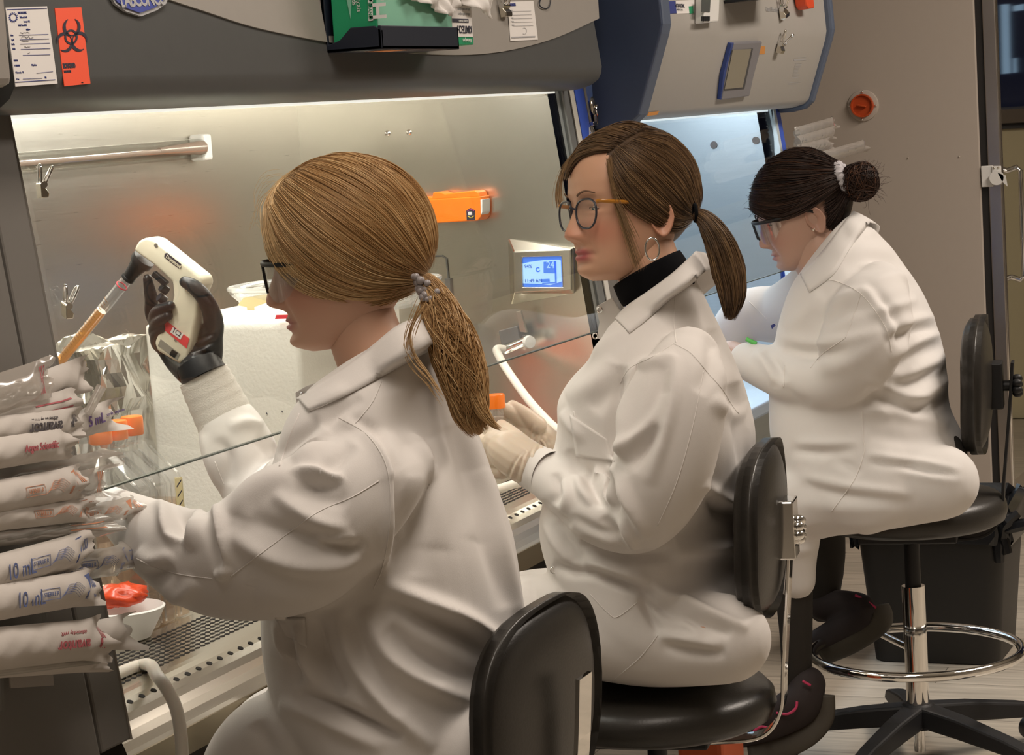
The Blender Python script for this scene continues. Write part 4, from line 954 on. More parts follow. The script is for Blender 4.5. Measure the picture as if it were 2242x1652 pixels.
class Sculpt:
    """cloth folds modelled along lines traced on the photo: real displacement of the mesh"""
    def __init__(s, me, gain=1.8):
        s.gain = gain; s.me = me; s.P = mesh_np(me); s.N = normals_np(me); s.E = adjacency(me)
        s.px, s.py, s.z = project(s.P)
        view = s.P-CAM; view /= np.linalg.norm(view, axis=1)[:, None]
        s.face = np.clip(-(s.N*view).sum(1)*3+0.15, 0, 1)
        s.D = np.zeros(len(s.P))
    def fold(s, pts, wpx, amp, xr=None, asym=0.0):
        """ridge (amp>0) or valley (amp<0) in metres along a pixel polyline; xr: world-x range it applies to"""
        Q = np.array(catmull([np.array(p, float) for p in pts], 6)); L = np.r_[0, np.cumsum(np.linalg.norm(np.diff(Q, axis=0), axis=1))]; T = L[-1]
        bb = (s.px > Q[:, 0].min()-3*wpx) & (s.px < Q[:, 0].max()+3*wpx) & (s.py > Q[:, 1].min()-3*wpx) & (s.py < Q[:, 1].max()+3*wpx) & (s.face > 0)
        if xr: bb &= (s.P[:, 0] > xr[0]) & (s.P[:, 0] < xr[1])
        I = np.nonzero(bb)[0]
        if not len(I): return s
        X = np.stack([s.px[I], s.py[I]], 1); best = np.full(len(I), 1e9); tt = np.zeros(len(I)); sd = np.zeros(len(I))
        for i in range(len(Q)-1):
            a, b = Q[i], Q[i+1]; d = b-a; l2 = d@d
            if l2 < 1e-9: continue
            t = np.clip(((X-a)@d)/l2, 0, 1); r = X-(a+t[:, None]*d); q = np.hypot(r[:, 0], r[:, 1])
            m = q < best; best[m] = q[m]; tt[m] = (L[i]+t[m]*math.sqrt(l2))/T; sd[m] = np.sign(d[0]*r[m, 1]-d[1]*r[m, 0])
        taper = np.sin(PI*np.clip(tt, 0.0, 1.0))**0.6 if True else 1
        g = best/wpx
        if asym: g = g*np.where(sd > 0, 1+asym, 1-asym*0.6)
        prof = np.exp(-0.5*g*g)
        s.D[I] += s.gain*amp*prof*taper*s.face[I]
        return s
    def crease(s, pts, wpx, amp, xr=None):
        """a fold with a raised lip next to a dark hollow on its lower side"""
        s.fold(pts, wpx, amp, xr)
        q = [(x, y+wpx*1.5) for x, y in pts]; s.fold(q, wpx*1.1, -amp*0.8, xr); return s
    def noise(s, amp, scale, seed=0):
        rs = np.random.RandomState(seed); n = np.zeros(len(s.P))
        for k in range(10):
            d = rs.randn(3); d /= np.linalg.norm(d); n += np.sin(s.P@d*scale*rs.uniform(0.6, 1.6)+rs.rand()*6.28)
        s.D += amp*n/10; return s
    def done(s, it=2):
        P = s.P+s.N*s.D[:, None]
        if it: P = smooth_np(P, s.E, it, 0.4)
        set_np(s.me, P); return s.me
def bvh_of(me):
    P = mesh_np(me); return BVHTree.FromPolygons([Vector(p) for p in P], [tuple(f.vertices) for f in me.polygons])
def on_surface(bvh, pts, lift=0.001, skip=0.0):
    """pixel polyline -> points on the mesh surface seen from the camera"""
    out = []
    for x, y in pts:
        d = Vector(ray(x, y)).normalized(); h = bvh.ray_cast(Vector(CAM)+d*skip, d)
        if h[0] is not None: out.append(h[0]-d*lift)
    return out
def seam(bvh, pts, r, m, parent, name='seam', n=10, lift=0.0004):
    q = on_surface(bvh, catmull([np.array(p, float) for p in pts], n), lift)
    if len(q) > 2: return MB().tube(q, r, 6).build(name, m, parent, smooth=True)
def surf_patch(bvh, quad, m, parent, name, th=0.002, nu=10, nv=10, lift=0.0015):
    """cloth patch (pocket, flap) laid on the surface inside a pixel quad (tl, tr, br, bl)"""
    tl, tr, br, bl = [np.array(q, float) for q in quad]; rows = []
    for i in range(nv+1):
        f = i/nv; a = tl*(1-f)+bl*f; b = tr*(1-f)+br*f; row = []
        for j in range(nu+1):
            p = a*(1-j/nu)+b*j/nu; q = on_surface(bvh, [p], lift)
            row.append(q[0] if q else None)
        rows.append(row)
    if any(p is None for r in rows for p in r): return None
    o = MB().grid(rows).build(name, m, parent, smooth=True)
    s = o.modifiers.new('thick', 'SOLIDIFY'); s.thickness = th; s.offset = 0
    return o

# ---- heads
HEADTAB = np.array([  # z, front y, back y, half width, y of widest
    (-0.1145, 0.052, 0.020, 0.012, 0.036), (-0.1125, 0.066, 0.000, 0.027, 0.034), (-0.107, 0.0755, -0.018, 0.037, 0.030), (-0.098, 0.0805, -0.033, 0.046, 0.022),
    (-0.085, 0.0815, -0.048, 0.054, 0.014), (-0.070, 0.0820, -0.062, 0.060, 0.006), (-0.055, 0.0830, -0.075, 0.0645, 0.0), (-0.040, 0.0850, -0.086, 0.068, -0.005),
    (-0.022, 0.0865, -0.096, 0.0705, -0.008), (0.0, 0.0860, -0.103, 0.0725, -0.012), (0.020, 0.0905, -0.107, 0.0745, -0.014), (0.040, 0.0915, -0.109, 0.0755, -0.016),
    (0.060, 0.0870, -0.106, 0.0735, -0.018), (0.078, 0.0770, -0.099, 0.068, -0.018), (0.093, 0.0610, -0.087, 0.058, -0.018), (0.104, 0.0410, -0.070, 0.044, -0.017), (0.111, 0.0180, -0.047, 0.026, -0.016), (0.1135, -0.008, -0.024, 0.008, -0.016)])
def head_mesh(feat=None, n=92, seg=120, wide=1.0, jaw=1.0):
    f = dict(nose=1.0, lips=1.0, cheek=0.0, chin=0.0, ear=(True, True)); f.update(feat or {})
    Z = HEADTAB[:, 0]; zz = np.linspace(Z[0], Z[-1], n)
    T = np.array([[np.interp(z, Z, HEADTAB[:, k]) for k in range(1, 5)] for z in zz])
    for k in range(4):                                          # smooth the table
        q = np.pad(T[:, k], 3, mode='edge'); T[:, k] = np.convolve(q, [0.06, .12, .2, .24, .2, .12, .06], 'valid')
    V = []; A = []
    for z, (yf, yb, w_, ym) in zip(zz, T):
        w2 = w_*wide*(1+(jaw-1)*np.clip((-z-0.03)/0.06, 0, 1))
        for k in range(seg):
            a = 2*PI*k/seg; c, s = math.cos(a), math.sin(a)
            x = w2*math.copysign(abs(s)**0.92, s)
            y = ym+((yf-ym) if c > 0 else (ym-yb))*c if c <= 0 else ym+(yf-ym)*abs(c)**0.88
            V.append((x, y, z)); A.append((c, s))
    V = np.array(V); c = np.array(A)[:, 0]
    x, y, z = V.T
    fr_ = np.clip(c*3, 0, 1)
    g = lambda v, m_, s: np.exp(-0.5*((v-m_)/s)**2)
    d = np.zeros(len(V))
    # nose: bridge to tip
    zr = np.array([0.016, 0.004, -0.008, -0.020, -0.030, -0.038, -0.044, -0.049, -0.053, -0.058]); am = np.array([0.0, 0.0035, 0.0075, 0.0135, 0.0195, 0.0235, 0.0240, 0.0190, 0.009, 0.0])
    ws = np.array([0.009, 0.0070, 0.0068, 0.0072, 0.0082, 0.0092, 0.0098, 0.0100, 0.0105, 0.012])
    amp = np.interp(z, zr[::-1], am[::-1]); wn = np.interp(z, zr[::-1], ws[::-1]); d += f['nose']*amp*np.exp(-0.5*np.abs(x/wn)**2.2)
    for sx in (-1, 1):
        d += f['nose']*0.0100*g(x, sx*0.0135, 0.0052)*g(z, -0.0455, 0.0062)                  # nostril wings
        d += -0.0085*g(x, sx*0.031, 0.0115)*g(z, 0.000, 0.0100)                               # eye sockets
        d += 0.0052*g(x, sx*0.031, 0.0105)*g(z, 0.0045, 0.0034)+0.0036*g(x, sx*0.031, 0.0105)*g(z, -0.0085, 0.0030)   # lids
        pass
        d += 0.0030*g(x, sx*0.028, 0.018)*g(z, 0.0190, 0.0065)                                # brow
        d += (0.0030+f['cheek'])*g(x, sx*0.040, 0.016)*g(z, -0.034, 0.016)                    # cheekbone
        d += -0.0022*g(np.abs(x), 0.0245+(-0.052-z)*0.25, 0.0035)*g(z, -0.060, 0.012)*0.5    # smile line
        d += -0.0030*g(x, sx*0.0262, 0.005)*g(z, -0.0735, 0.004)                              # mouth corner
        d += -0.0050*g(x, sx*0.0075, 0.0030)*g(z, -0.0535, 0.0022)                            # nostril
    lw = np.exp(-0.5*np.abs(x/0.0185)**3)
    d += f['lips']*(0.0060*g(z, -0.0690, 0.0030)+0.0066*g(z, -0.0785, 0.0036)-0.0060*g(z, -0.0736+0.6*np.abs(x)**1.6, 0.0013)-0.0032*g(z, -0.0875, 0.0040))*lw
    d += -0.0012*g(x, 0, 0.003)*g(z, -0.062, 0.005)                                           # philtrum
    d += (0.0050+f['chin'])*g(x, 0, 0.015)*g(z, -0.1000, 0.0085)                              # chin
    V[:, 1] += d*fr_
    tint = np.clip(1.25*(g(z, -0.0690, 0.0032)+g(z, -0.0785, 0.0042))*np.exp(-0.5*np.abs(x/0.0195)**4), 0, 1)*fr_
    tone = 0.5+0*z
    for sx in (-1, 1): tone -= 0.28*g(x, sx*0.042, 0.016)*g(z, -0.038, 0.016)*fr_             # rosy cheek (toward the dark, red end)
    tone -= 0.20*g(x, 0, 0.012)*g(z, -0.042, 0.008)*fr_
    fs = []
    for i in range(n-1):
        for k in range(seg):
            k2 = (k+1) % seg; fs.append((i*seg+k, i*seg+k2, (i+1)*seg+k2, (i+1)*seg+k))
    fs.append(tuple(range(seg-1, -1, -1))); fs.append(tuple(range((n-1)*seg, n*seg)))
    vs = [tuple(v) for v in V]; mi = [0]*len(fs)
    tone = list(tone); tint = list(tint)
    # ears: cupped shells
    for sx, on in ((-1, f['ear'][0]), (1, f['ear'][1])):
        if not on: continue
        o = len(vs); nr, ns = 9, 28
        for i in range(nr):
            r = i/(nr-1)
            for k in range(ns):
                a = 2*PI*k/ns
                ey, ez = math.cos(a)*0.0175, math.sin(a)*0.031
                if ez < 0: ey *= 1.0+0.9*ez/0.031*0.42
                ey += 0.004*math.sin(a)
                out = 0.0155*(r**1.6) - 0.0010
                if r > 0.82: out += 0.0022*math.sin((r-0.82)/0.18*PI)
                out += 0.0040*math.exp(-((r-0.55)/0.12)**2)*(math.sin(a) > -0.5)*math.exp(-((a-2.2)/1.1)**2)
                back = 0.55-0.45*math.cos(a)
                vs.append((sx*(0.0665*wide+out*(0.35+0.8*back)+0.002), -0.016+ey*r-0.005*r*back, -0.020+ez*r)); tone.append(0.36); tint.append(0)
        o2 = len(vs)
        for k in range(ns):                                     # rim thickness
            b_ = vs[o+(nr-1)*ns+k]; vs.append((b_[0]-sx*0.0035, b_[1]-0.0005, b_[2])); tone.append(0.36); tint.append(0)
        for k in range(ns):
            b_ = vs[o+(nr-1)*ns+k]; vs.append((sx*0.060*wide, -0.012+(b_[1]+0.016)*0.6, -0.020+(b_[2]+0.020)*0.7)); tone.append(0.4); tint.append(0)
        for i in range(nr-1):
            for k in range(ns): fs.append((o+i*ns+k, o+i*ns+(k+1) % ns, o+(i+1)*ns+(k+1) % ns, o+(i+1)*ns+k)); mi.append(0)
        for k in range(ns):
            e_ = o+(nr-1)*ns; fs.append((e_+k, e_+(k+1) % ns, o2+(k+1) % ns, o2+k)); mi.append(0)
            fs.append((o2+k, o2+(k+1) % ns, o2+ns+(k+1) % ns, o2+ns+k)); mi.append(0)
    # eyeballs and irises
    for sx in (-1, 1):
        q = MB().sphere((sx*0.030, 0.0628, -0.002), 0.0118, 18, 12); o = len(vs); vs += q.v; fs += [tuple(i+o for i in t) for t in q.f]; mi += [1]*len(q.f); tone += [.5]*len(q.v); tint += [0]*len(q.v)
        q = MB().sphere((sx*0.030, 0.0704, -0.0045), 0.0050, 14, 8); o = len(vs); vs += q.v; fs += [tuple(i+o for i in t) for t in q.f]; mi += [2]*len(q.f); tone += [.5]*len(q.v); tint += [0]*len(q.v)
    return vs, fs, mi, tone, tint
def head_matrix(pos, yaw, pitch, roll=0.0, scale=1.0):
    """yaw: turned from +Y toward -X; pitch: nod down"""
    return Matrix.Translation(pos) @ Matrix.Rotation(yaw, 4, 'Z') @ Matrix.Rotation(roll, 4, 'Y') @ Matrix.Rotation(-pitch, 4, 'X') @ Matrix.Scale(scale, 4)

def person_body(name, parent, HM, skin, tubes, feat=None, wide=1.0, jaw=1.0):
    """one mesh: head with face, neck, trunk, limbs (tubes are closed shapes of the same skin)"""
    vs, fs, mi, tone, tint = head_mesh(feat, wide=wide, jaw=jaw)
    vs = [HM @ Vector(v) for v in vs]
    mb = MB(); mb.v = [tuple(v) for v in vs]; mb.f = list(fs); mb.m = list(mi)
    for t in tubes: mb.add(t.v, t.f, 0)
    tone += [0.5]*(len(mb.v)-len(tone)); tint += [0.0]*(len(mb.v)-len(tint))
    o = mb.build(name, [skin, M_eye, M_iris], parent, smooth=True)
    set_attr(o.data, 'tone', tone); set_attr(o.data, 'tint', tint)
    return o

# ---- hair
class Shell:
    """ellipsoid in head space that carries the hair"""
    def __init__(s, HM, c, r): s.M = HM; s.I = HM.inverted(); s.c = np.array(c, float); s.r = np.array(r, float)
    def loc(s, w_): return np.array(s.I @ Vector(w_))
    def snap(s, w_, k=1.0):
        p = (s.loc(w_)-s.c)/s.r; p = p/np.linalg.norm(p)*k; return np.array(s.M @ Vector(p*s.r+s.c))
    def hit(s, px, py, k=1.0):
        o = (s.loc(CAM)-s.c)/s.r; q = (s.loc(CAM+ray(px, py)/FPX)-s.c)/s.r; d = q-o; d /= np.linalg.norm(d)
        b = o@d; cc = o@o-k*k; D_ = b*b-cc
        if D_ > 0: p = o+d*(-b-math.sqrt(D_))
        else: p = o-d*b; p = p/np.linalg.norm(p)*k
        return np.array(s.M @ Vector(p*s.r+s.c))
def strand_mesh(mb, tone, path, r0, t, taper=True, seg=3):
    """thin tapering tube"""
    P = np.asarray(path); n = len(P); T = np.gradient(P, axis=0); T /= np.maximum(np.linalg.norm(T, axis=1)[:, None], 1e-9)
    up = np.cross(T, np.array([0.3, 0.2, 1.0])); up /= np.maximum(np.linalg.norm(up, axis=1)[:, None], 1e-9); w_ = np.cross(T, up)
    o = len(mb.v); k = np.linspace(0, 1, n); r = r0*np.minimum(1, np.minimum(k*8+0.25, (1-k)*6+0.15)) if taper else np.full(n, r0)
    for j in range(seg):
        a = 2*PI*j/seg; mb_pts = P+up*(math.cos(a)*r)[:, None]+w_*(math.sin(a)*r)[:, None]
        if j == 0: pts = np.empty((n, seg, 3))
        pts[:, j] = mb_pts
    mb.v += [tuple(v) for v in pts.reshape(-1, 3)]
    for i in range(n-1):
        for j in range(seg):
            j2 = (j+1) % seg; mb.f.append((o+i*seg+j, o+i*seg+j2, o+(i+1)*seg+j2, o+(i+1)*seg+j)); mb.m.append(0)
    tone += [t]*(n*seg)
def blend_guides(G, f):
    """G: list of equal length arrays, f in 0..len-1"""
    i = min(int(f), len(G)-2); t = f-i; t = t*t*(3-2*t) if False else t
    return G[i]*(1-t)+G[i+1]*t
def resample(P, n):
    P = np.asarray(P, float); L = np.r_[0, np.cumsum(np.linalg.norm(np.diff(P, axis=0), axis=1))]; s = np.linspace(0, L[-1], n)
    return np.stack([np.interp(s, L, P[:, k]) for k in range(3)], 1)
def hair_flow(mb, tone, guides, count, shell, rad=0.0007, spread=0.0, k_lo=0.985, k_hi=1.03, n=22, tones=(0.2, 0.9), seed=0, snap=True, wob=0.0015, lo_taper=True):
    """strands interpolated between neighbouring guide lines lying on the shell"""
    rs = np.random.RandomState(seed); G = [resample(g, n) for g in guides]
    ph = rs.rand(6)*6.28
    for i in range(count):
        f = rs.rand()*(len(G)-1); P = blend_guides(G, f).copy()
        a0 = rs.uniform(0, 0.10); a1 = rs.uniform(0.86, 1.0); idx = np.linspace(a0*(n-1), a1*(n-1), n); P = np.stack([np.interp(idx, np.arange(n), P[:, k]) for k in range(3)], 1)
        if spread: P += rs.randn(3)*spread
        kk = rs.uniform(k_lo, k_hi)
        if snap: P = np.array([shell.snap(p, kk*(1+0.006*math.sin(f*7+j*0.25))) if 0 else shell.snap(p, kk) for j, p in enumerate(P)])
        if wob: P += (np.sin(np.linspace(0, rs.uniform(2, 6), n)+rs.rand()*6)[:, None]*rs.randn(3)*wob)
        clump = 0.5+0.5*math.sin(f*9+ph[0])*math.sin(f*23+ph[1])
        t = np.clip(rs.normal(tones[0]+(tones[1]-tones[0])*clump, 0.12), 0, 1)
        strand_mesh(mb, tone, P, rad*rs.uniform(0.6, 1.4), t)
def tail(mb, tone, core, radii, count, rad=0.0008, n=26, tones=(0.2, 0.9), seed=0, wave=0.3, tip=0.25, flare=1.0):
    """ponytail: strands around a core path (world points) with a radius profile"""
    rs = np.random.RandomState(seed); C = resample(catmull(core, 8), n); Rr = np.interp(np.linspace(0, 1, n), np.linspace(0, 1, len(radii)), radii)
    T = np.gradient(C, axis=0); T /= np.linalg.norm(T, axis=1)[:, None]; u = np.cross(T, np.array([1.0, 0.2, 0.1])); u /= np.linalg.norm(u, axis=1)[:, None]; w_ = np.cross(T, u)
    k = np.linspace(0, 1, n)
    for i in range(count):
        a = rs.rand()*2*PI; q = math.sqrt(rs.rand())*0.98; aa = a+wave*np.sin(k*rs.uniform(3, 7)+rs.rand()*6)
        rr = Rr*q*(1+0.12*np.sin(k*rs.uniform(4, 9)+rs.rand()*6))
        P = C+u*(np.cos(aa)*rr)[:, None]+w_*(np.sin(aa)*rr)[:, None]
        L = rs.uniform(1-tip, 1.0); idx = np.linspace(0, L*(n-1), n); P = np.stack([np.interp(idx, np.arange(n), P[:, kk]) for kk in range(3)], 1)
        clump = 0.5+0.5*math.sin(a*3+1)*math.sin(a*7+q*4)
        strand_mesh(mb, tone, P, rad*rs.uniform(0.6, 1.4), np.clip(rs.normal(tones[0]+(tones[1]-tones[0])*clump, 0.13), 0, 1))
def cap_mesh(shell, keep, k=0.975, nu=96, nv=64):
    """scalp cap: part of the shell where keep(az, el) is true (az 0 = face front, el -90..90 deg)"""
    vs = []; fs = []; K = []
    for i in range(nv+1):
        el = -PI/2+PI*i/nv
        for j in range(nu):
            az = 2*PI*j/nu; d = np.array([math.sin(az)*math.cos(el), math.cos(az)*math.cos(el), math.sin(el)])
            vs.append(tuple(shell.M @ Vector(d*shell.r*k+shell.c))); K.append(keep(math.degrees(az if az <= PI else az-2*PI), math.degrees(el)))
    for i in range(nv):
        for j in range(nu):
            q = (i*nu+j, i*nu+(j+1) % nu, (i+1)*nu+(j+1) % nu, (i+1)*nu+j)
            if all(K[t] for t in q): fs.append(q)
    used = sorted({t for f in fs for t in f}); mp_ = {t: i for i, t in enumerate(used)}
    return [vs[t] for t in used], [tuple(mp_[t] for t in f) for f in fs]

def eyebrow(HM, m, parent, z=0.0215, a=0.9, mid=0.0):
    for sg in (-1, 1):
        p = [HM @ Vector((sg*x, y, zz)) for x, y, zz in ((0.016, 0.0935, z-0.004), (0.026, 0.0925, z+0.0005), (0.036, 0.0880, z+0.0025), (0.048, 0.0790, z-0.001))]
        q = smoothpath(p, 5); MB().tube(q, [(0.0022*(1-0.65*i/len(q)), 0.0011) for i in range(len(q))], 8).build('eyebrow', m, parent, smooth=True)
        p = [HM @ Vector((sg*x, y, zz)) for x, y, zz in ((0.0185, 0.0735, -0.0045), (0.025, 0.0768, -0.0015), (0.033, 0.0765, -0.0010), (0.042, 0.0700, -0.0035))]
        MB().tube(smoothpath(p, 5), 0.0008, 6).build('eyelash', m, parent, smooth=True)
# ------------------------------------------------------------------ shared wearables
def safety_glasses(HM, parent, fm, lm, drop=0.0, tilt=0.0):
    t = bpy.data.objects.new('safety_glasses', None); COL.objects.link(t); t.location = HM @ Vector((0, 0.09, 0)); attach(t, parent)
    def Q(phi, z, out=0.0):
        a = math.radians(phi); return HM @ Vector(((0.0735+out)*math.sin(a), 0.020+(0.084+out)*math.cos(a)**0.8 if abs(phi) < 90 else 0.02, z+drop+tilt*math.cos(a)))
    for sg in (-1, 1):
        rows = []
        for i in range(13):
            f = i/12; phi = sg*(6+f*66)
            zb = -0.010-0.030*math.sin(PI*min(1, f*1.25+0.10))**0.8 if f < 0.72 else np.interp(f, [0.72, 1.0], [-0.0365, -0.006])
            zb = np.interp(f, [0, .12, .35, .55, .75, 1.0], [-0.008, -0.022, -0.036, -0.038, -0.030, -0.004])
            rows.append([Q(phi, 0.010+(zb-0.010)*k/6) for k in range(7)])
        MB().grid(rows).build('lens', lm, t, smooth=True)
    top = [Q(phi, 0.0115+0.003*math.cos(math.radians(phi*1.5)), 0.001) for phi in np.linspace(-78, 78, 33)]
    MB().tube(top, [(0.0035, 0.0022)]*33, 8).build('brow_bar', fm, t, smooth=True)
    for sg in (-1, 1):
        MB().tube([Q(sg*p, z, 0.001) for p, z in ((3, 0.014), (7, 0.008), (8, -0.004), (10, -0.016), (14, -0.024))], 0.0016, 6).build('nose_rim', fm, t, smooth=True)
        p = [Q(sg*76, 0.0115, 0.001), HM @ Vector((sg*0.0755, 0.020, 0.011+drop)), HM @ Vector((sg*0.0785, -0.010, 0.009+drop)), HM @ Vector((sg*0.0765, -0.030, -0.004+drop))]
        MB().tube(smoothpath(p, 6), [(0.0048, 0.0016)]*len(smoothpath(p, 6)), 8).build('temple', fm, t, smooth=True)
    return t
def snap_at(bvh, px, py, parent, r=0.005, lift=0.001):
    q = on_surface(bvh, [(px, py)], lift)
    if q:
        n = (Vector(CAM)-q[0]).normalized()
        MB().lathe([(r*0.55, 0), (r*0.6, 0.0012), (r*0.85, 0.0018), (r, 0.001), (r, 0)], q[0], n, 18, caps=False).build('snap', M_chrome, parent, smooth=True)
def collar(stations, X0, m, parent, th=0.0022, name='collar', far=True, bv=None):
    """stations: (top px, py, lateral, bottom px, py, lateral) front -> back; mirrored to the far side"""
    n = 6
    S_ = catmull([np.array(s, float) for s in stations], n); rows = []
    def pt(x, y, lat, sg):
        p = onx(x, y, X0-lat); return Vector((X0-sg*lat, p.y, p.z))
    for sg, seq in ((1, S_), (-1, S_[::-1] if far else [])):
        for s in (seq if sg == 1 else seq[1:]):
            a = pt(s[0], s[1], s[2], sg); b = pt(s[3], s[4], s[5], sg); row = []
            for k in range(7):
                f = k/6; p = a*(1-f)+b*f; p = p+Vector((-sg*0.003*math.sin(PI*f), 0, 0.003*math.sin(PI*f)))
                if bv is not None and sg == 1:                  # the fall of the collar lies on the coat
                    d = (p-Vector(CAM)); L = d.length; d = d/L; h = bv.ray_cast(Vector(CAM), d)
                    if h[0] is not None:
                        hd = (h[0]-Vector(CAM)).length; lim = hd-0.0045
                        if k == 6 or L > lim: p = Vector(CAM)+d*(lim+0.0015*(k == 6) if abs(hd-L) < 0.12 else min(L, lim))
                row.append(p)
            rows.append(row)
    o = MB().grid(rows).build(name, m, parent, smooth=True)
    s = o.modifiers.new('thick', 'SOLIDIFY'); s.thickness = th; s.offset = 0
    return o

# ------------------------------------------------------------------ first woman: nearest, blonde, holding the pipette controller
SK1 = attr_mat('skin fair', (0.56, 0.33, 0.225), (0.50, 0.20, 0.13), (0.62, 0.40, 0.29), 0.48, sss=0.12, alt=(0.42, 0.15, 0.13))
X1 = 2.65
H1 = head_matrix((X1, 1.3615, 1.2335), 0.46, 0.10, 0.0, 0.985)
w1 = thing('person', 'blonde ponytailed woman in a white coat holding a pipette controller, nearest the camera', 'person', (2.65, 1.15, 0.5))
neck = limb([(785, 672, X1, 74), (800, 735, X1, 80), (828, 800, X1, 86), (858, 880, X1, 96), (845, 1050, X1, 120), (865, 1300, X1, 130), (905, 1560, X1, 130)])
farm = limb([(800, 960, 2.80, 60), (690, 1080, 2.90, 55), (585, 1105, 2.97, 50), (520, 985, 2.98, 48), (475, 885, 2.98, 44), (438, 806, 2.975, 42)])
narm = limb([(830, 1040, 2.52, 52), (650, 1180, 2.46, 48), (470, 1245, 2.46, 42), (345, 1185, 2.50, 36), (262, 1125, 2.55, 32)])
leg1 = limb([(940, 1600, 2.56, 85), (700, 1625, 2.55, 80), (560, 1660, 2.55, 72), (540, 2000, 2.55, 58), (560, 2400, 2.55, 42)])
leg2 = limb([(940, 1570, 2.74, 80), (700, 1590, 2.76, 75), (580, 1620, 2.76, 70), (560, 1950, 2.76, 56), (570, 2330, 2.76, 40)])
body1 = person_body('body', w1, H1, SK1, [neck, farm, narm, leg1, leg2], dict(ear=(False, False), nose=0.95, lips=0.9, chin=0.002))
# coat
ts = torso(X1, [(748, 812, 918, 712, .070), (700, 838, 955, 770, .105), (662, 880, 990, 840, .150), (640, 930, 1015, 920, .178), (622, 1010, 1045, 1005, .190), (606, 1100, 1078, 1100, .190), (598, 1200, 1112, 1190, .185), (596, 1300, 1130, 1290, .182), (600, 1390, 1142, 1395, .185), (625, 1480, 1150, 1500, .195), (690, 1580, 1160, 1600, .20), (760, 1690, 1160, 1700, .20)])
na = limb([(872, 1010, 2.55, 80), (800, 1070, 2.49, 132), (700, 1140, 2.445, 162), (590, 1205, 2.43, 158), (490, 1236, 2.44, 126), (415, 1218, 2.46, 110), (350, 1183, 2.49, 94), (290, 1143, 2.525, 70), (238, 1108, 2.565, 50)], flat=0.92)
fa = limb([(770, 970, 2.80, 110), (690, 1070, 2.90, 112), (605, 1105, 2.965, 96), (556, 1052, 2.985, 80), (524, 988, 2.985, 82), (502, 935, 2.985, 72), (485, 902, 2.985, 58)])
lp = limb([(1010, 1650, 2.57, 130), (830, 1635, 2.555, 128), (690, 1612, 2.55, 116), (590, 1618, 2.55, 100), (528, 1690, 2.55, 92), (505, 1810, 2.55, 84)])
lp2 = limb([(1010, 1620, 2.74, 120), (830, 1600, 2.75, 118), (690, 1585, 2.76, 104), (600, 1600, 2.76, 92), (550, 1670, 2.76, 86), (530, 1780, 2.76, 80)])
mid = limb([(900, 1620, 2.65, 105), (700, 1600, 2.65, 92), (600, 1635, 2.65, 80), (540, 1760, 2.65, 70)])
me = union([ts, na, fa, lp, lp2, mid], 0.0042, 9, 'lab_coat')
S = Sculpt(me)
NR = (2.2, 2.62)
# near sleeve
S.fold([(403, 1112), (394, 1145), (386, 1176)], 13, -0.013, NR).fold([(345, 1092), (358, 1120), (366, 1155), (380, 1174), (397, 1170)], 9, 0.008, NR)
S.fold([(440, 1108), (434, 1140), (425, 1172), (412, 1200)], 11, 0.008, NR).fold([(455, 1116), (468, 1160), (478, 1205), (486, 1240)], 9, -0.014, NR)
S.fold([(470, 1100), (486, 1160), (496, 1215), (492, 1252)], 9, 0.010, NR).fold([(478, 1240), (488, 1256), (500, 1240)], 8, 0.008, NR)
S.fold([(300, 1205), (325, 1225), (352, 1224), (372, 1205)], 12, 0.006, NR).fold([(310, 1250), (345, 1258), (380, 1240)], 12, -0.005, NR)
S.fold([(360, 1275), (382, 1303), (402, 1300), (430, 1270)], 13, 0.006, NR).fold([(520, 1130), (540, 1085), (590, 1050), (650, 1035)], 18, 0.006, NR)
S.fold([(600, 1080), (650, 1118), (700, 1145), (765, 1162)], 12, 0.007, NR).fold([(640, 1065), (700, 1080), (760, 1105)], 16, -0.008, NR)
S.fold([(545, 1135), (610, 1160), (690, 1180), (770, 1185)], 16, -0.007, NR).fold([(500, 1165), (560, 1205), (640, 1232), (740, 1235), (790, 1215)], 14, 0.008, NR)
S.fold([(640, 1033), (690, 1035), (730, 1047), (752, 1042)], 8, 0.008, NR).fold([(655, 1052), (705, 1058), (750, 1062)], 9, -0.007, NR)
S.fold([(690, 1175), (735, 1180), (775, 1170)], 7, 0.005, NR).fold([(700, 1200), (760, 1205), (800, 1190)], 8, -0.006, NR).fold([(560, 1300), (680, 1305), (790, 1270)], 24, 0.005, NR)
S.fold([(720, 940), (680, 985), (640, 1010)], 12, 0.006).fold([(770, 970), (735, 1010), (700, 1020)], 12, -0.006).fold([(610, 1000), (650, 960), (700, 925)], 9, -0.005)
# armhole roll, back and side folds
S.fold([(742, 914), (800, 948), (838, 1000), (853, 1060), (853, 1150), (838, 1240), (818, 1288)], 9, 0.007).fold([(760, 912), (822, 948), (862, 1005), (874, 1065), (872, 1150), (858, 1240)], 9, -0.007)
S.fold([(1005, 900), (1042, 1000), (1075, 1110), (1105, 1220), (1132, 1330), (1146, 1395)], 9, 0.008).fold([(985, 930), (1018, 1010), (1050, 1120), (1082, 1230), (1105, 1330)], 16, -0.007)
S.fold([(830, 1270), (920, 1312), (1010, 1352), (1075, 1395), (1118, 1438)], 13, 0.012).fold([(845, 1310), (930, 1352), (1015, 1392), (1070, 1430)], 15, -0.009)
S.fold([(800, 1330), (850, 1430), (930, 1492), (1045, 1538)], 15, 0.010).fold([(850, 1370), (900, 1425), (980, 1470), (1060, 1500)], 16, -0.008).fold([(1070, 1500), (1092, 1465), (1105, 1440)], 12, -0.010)
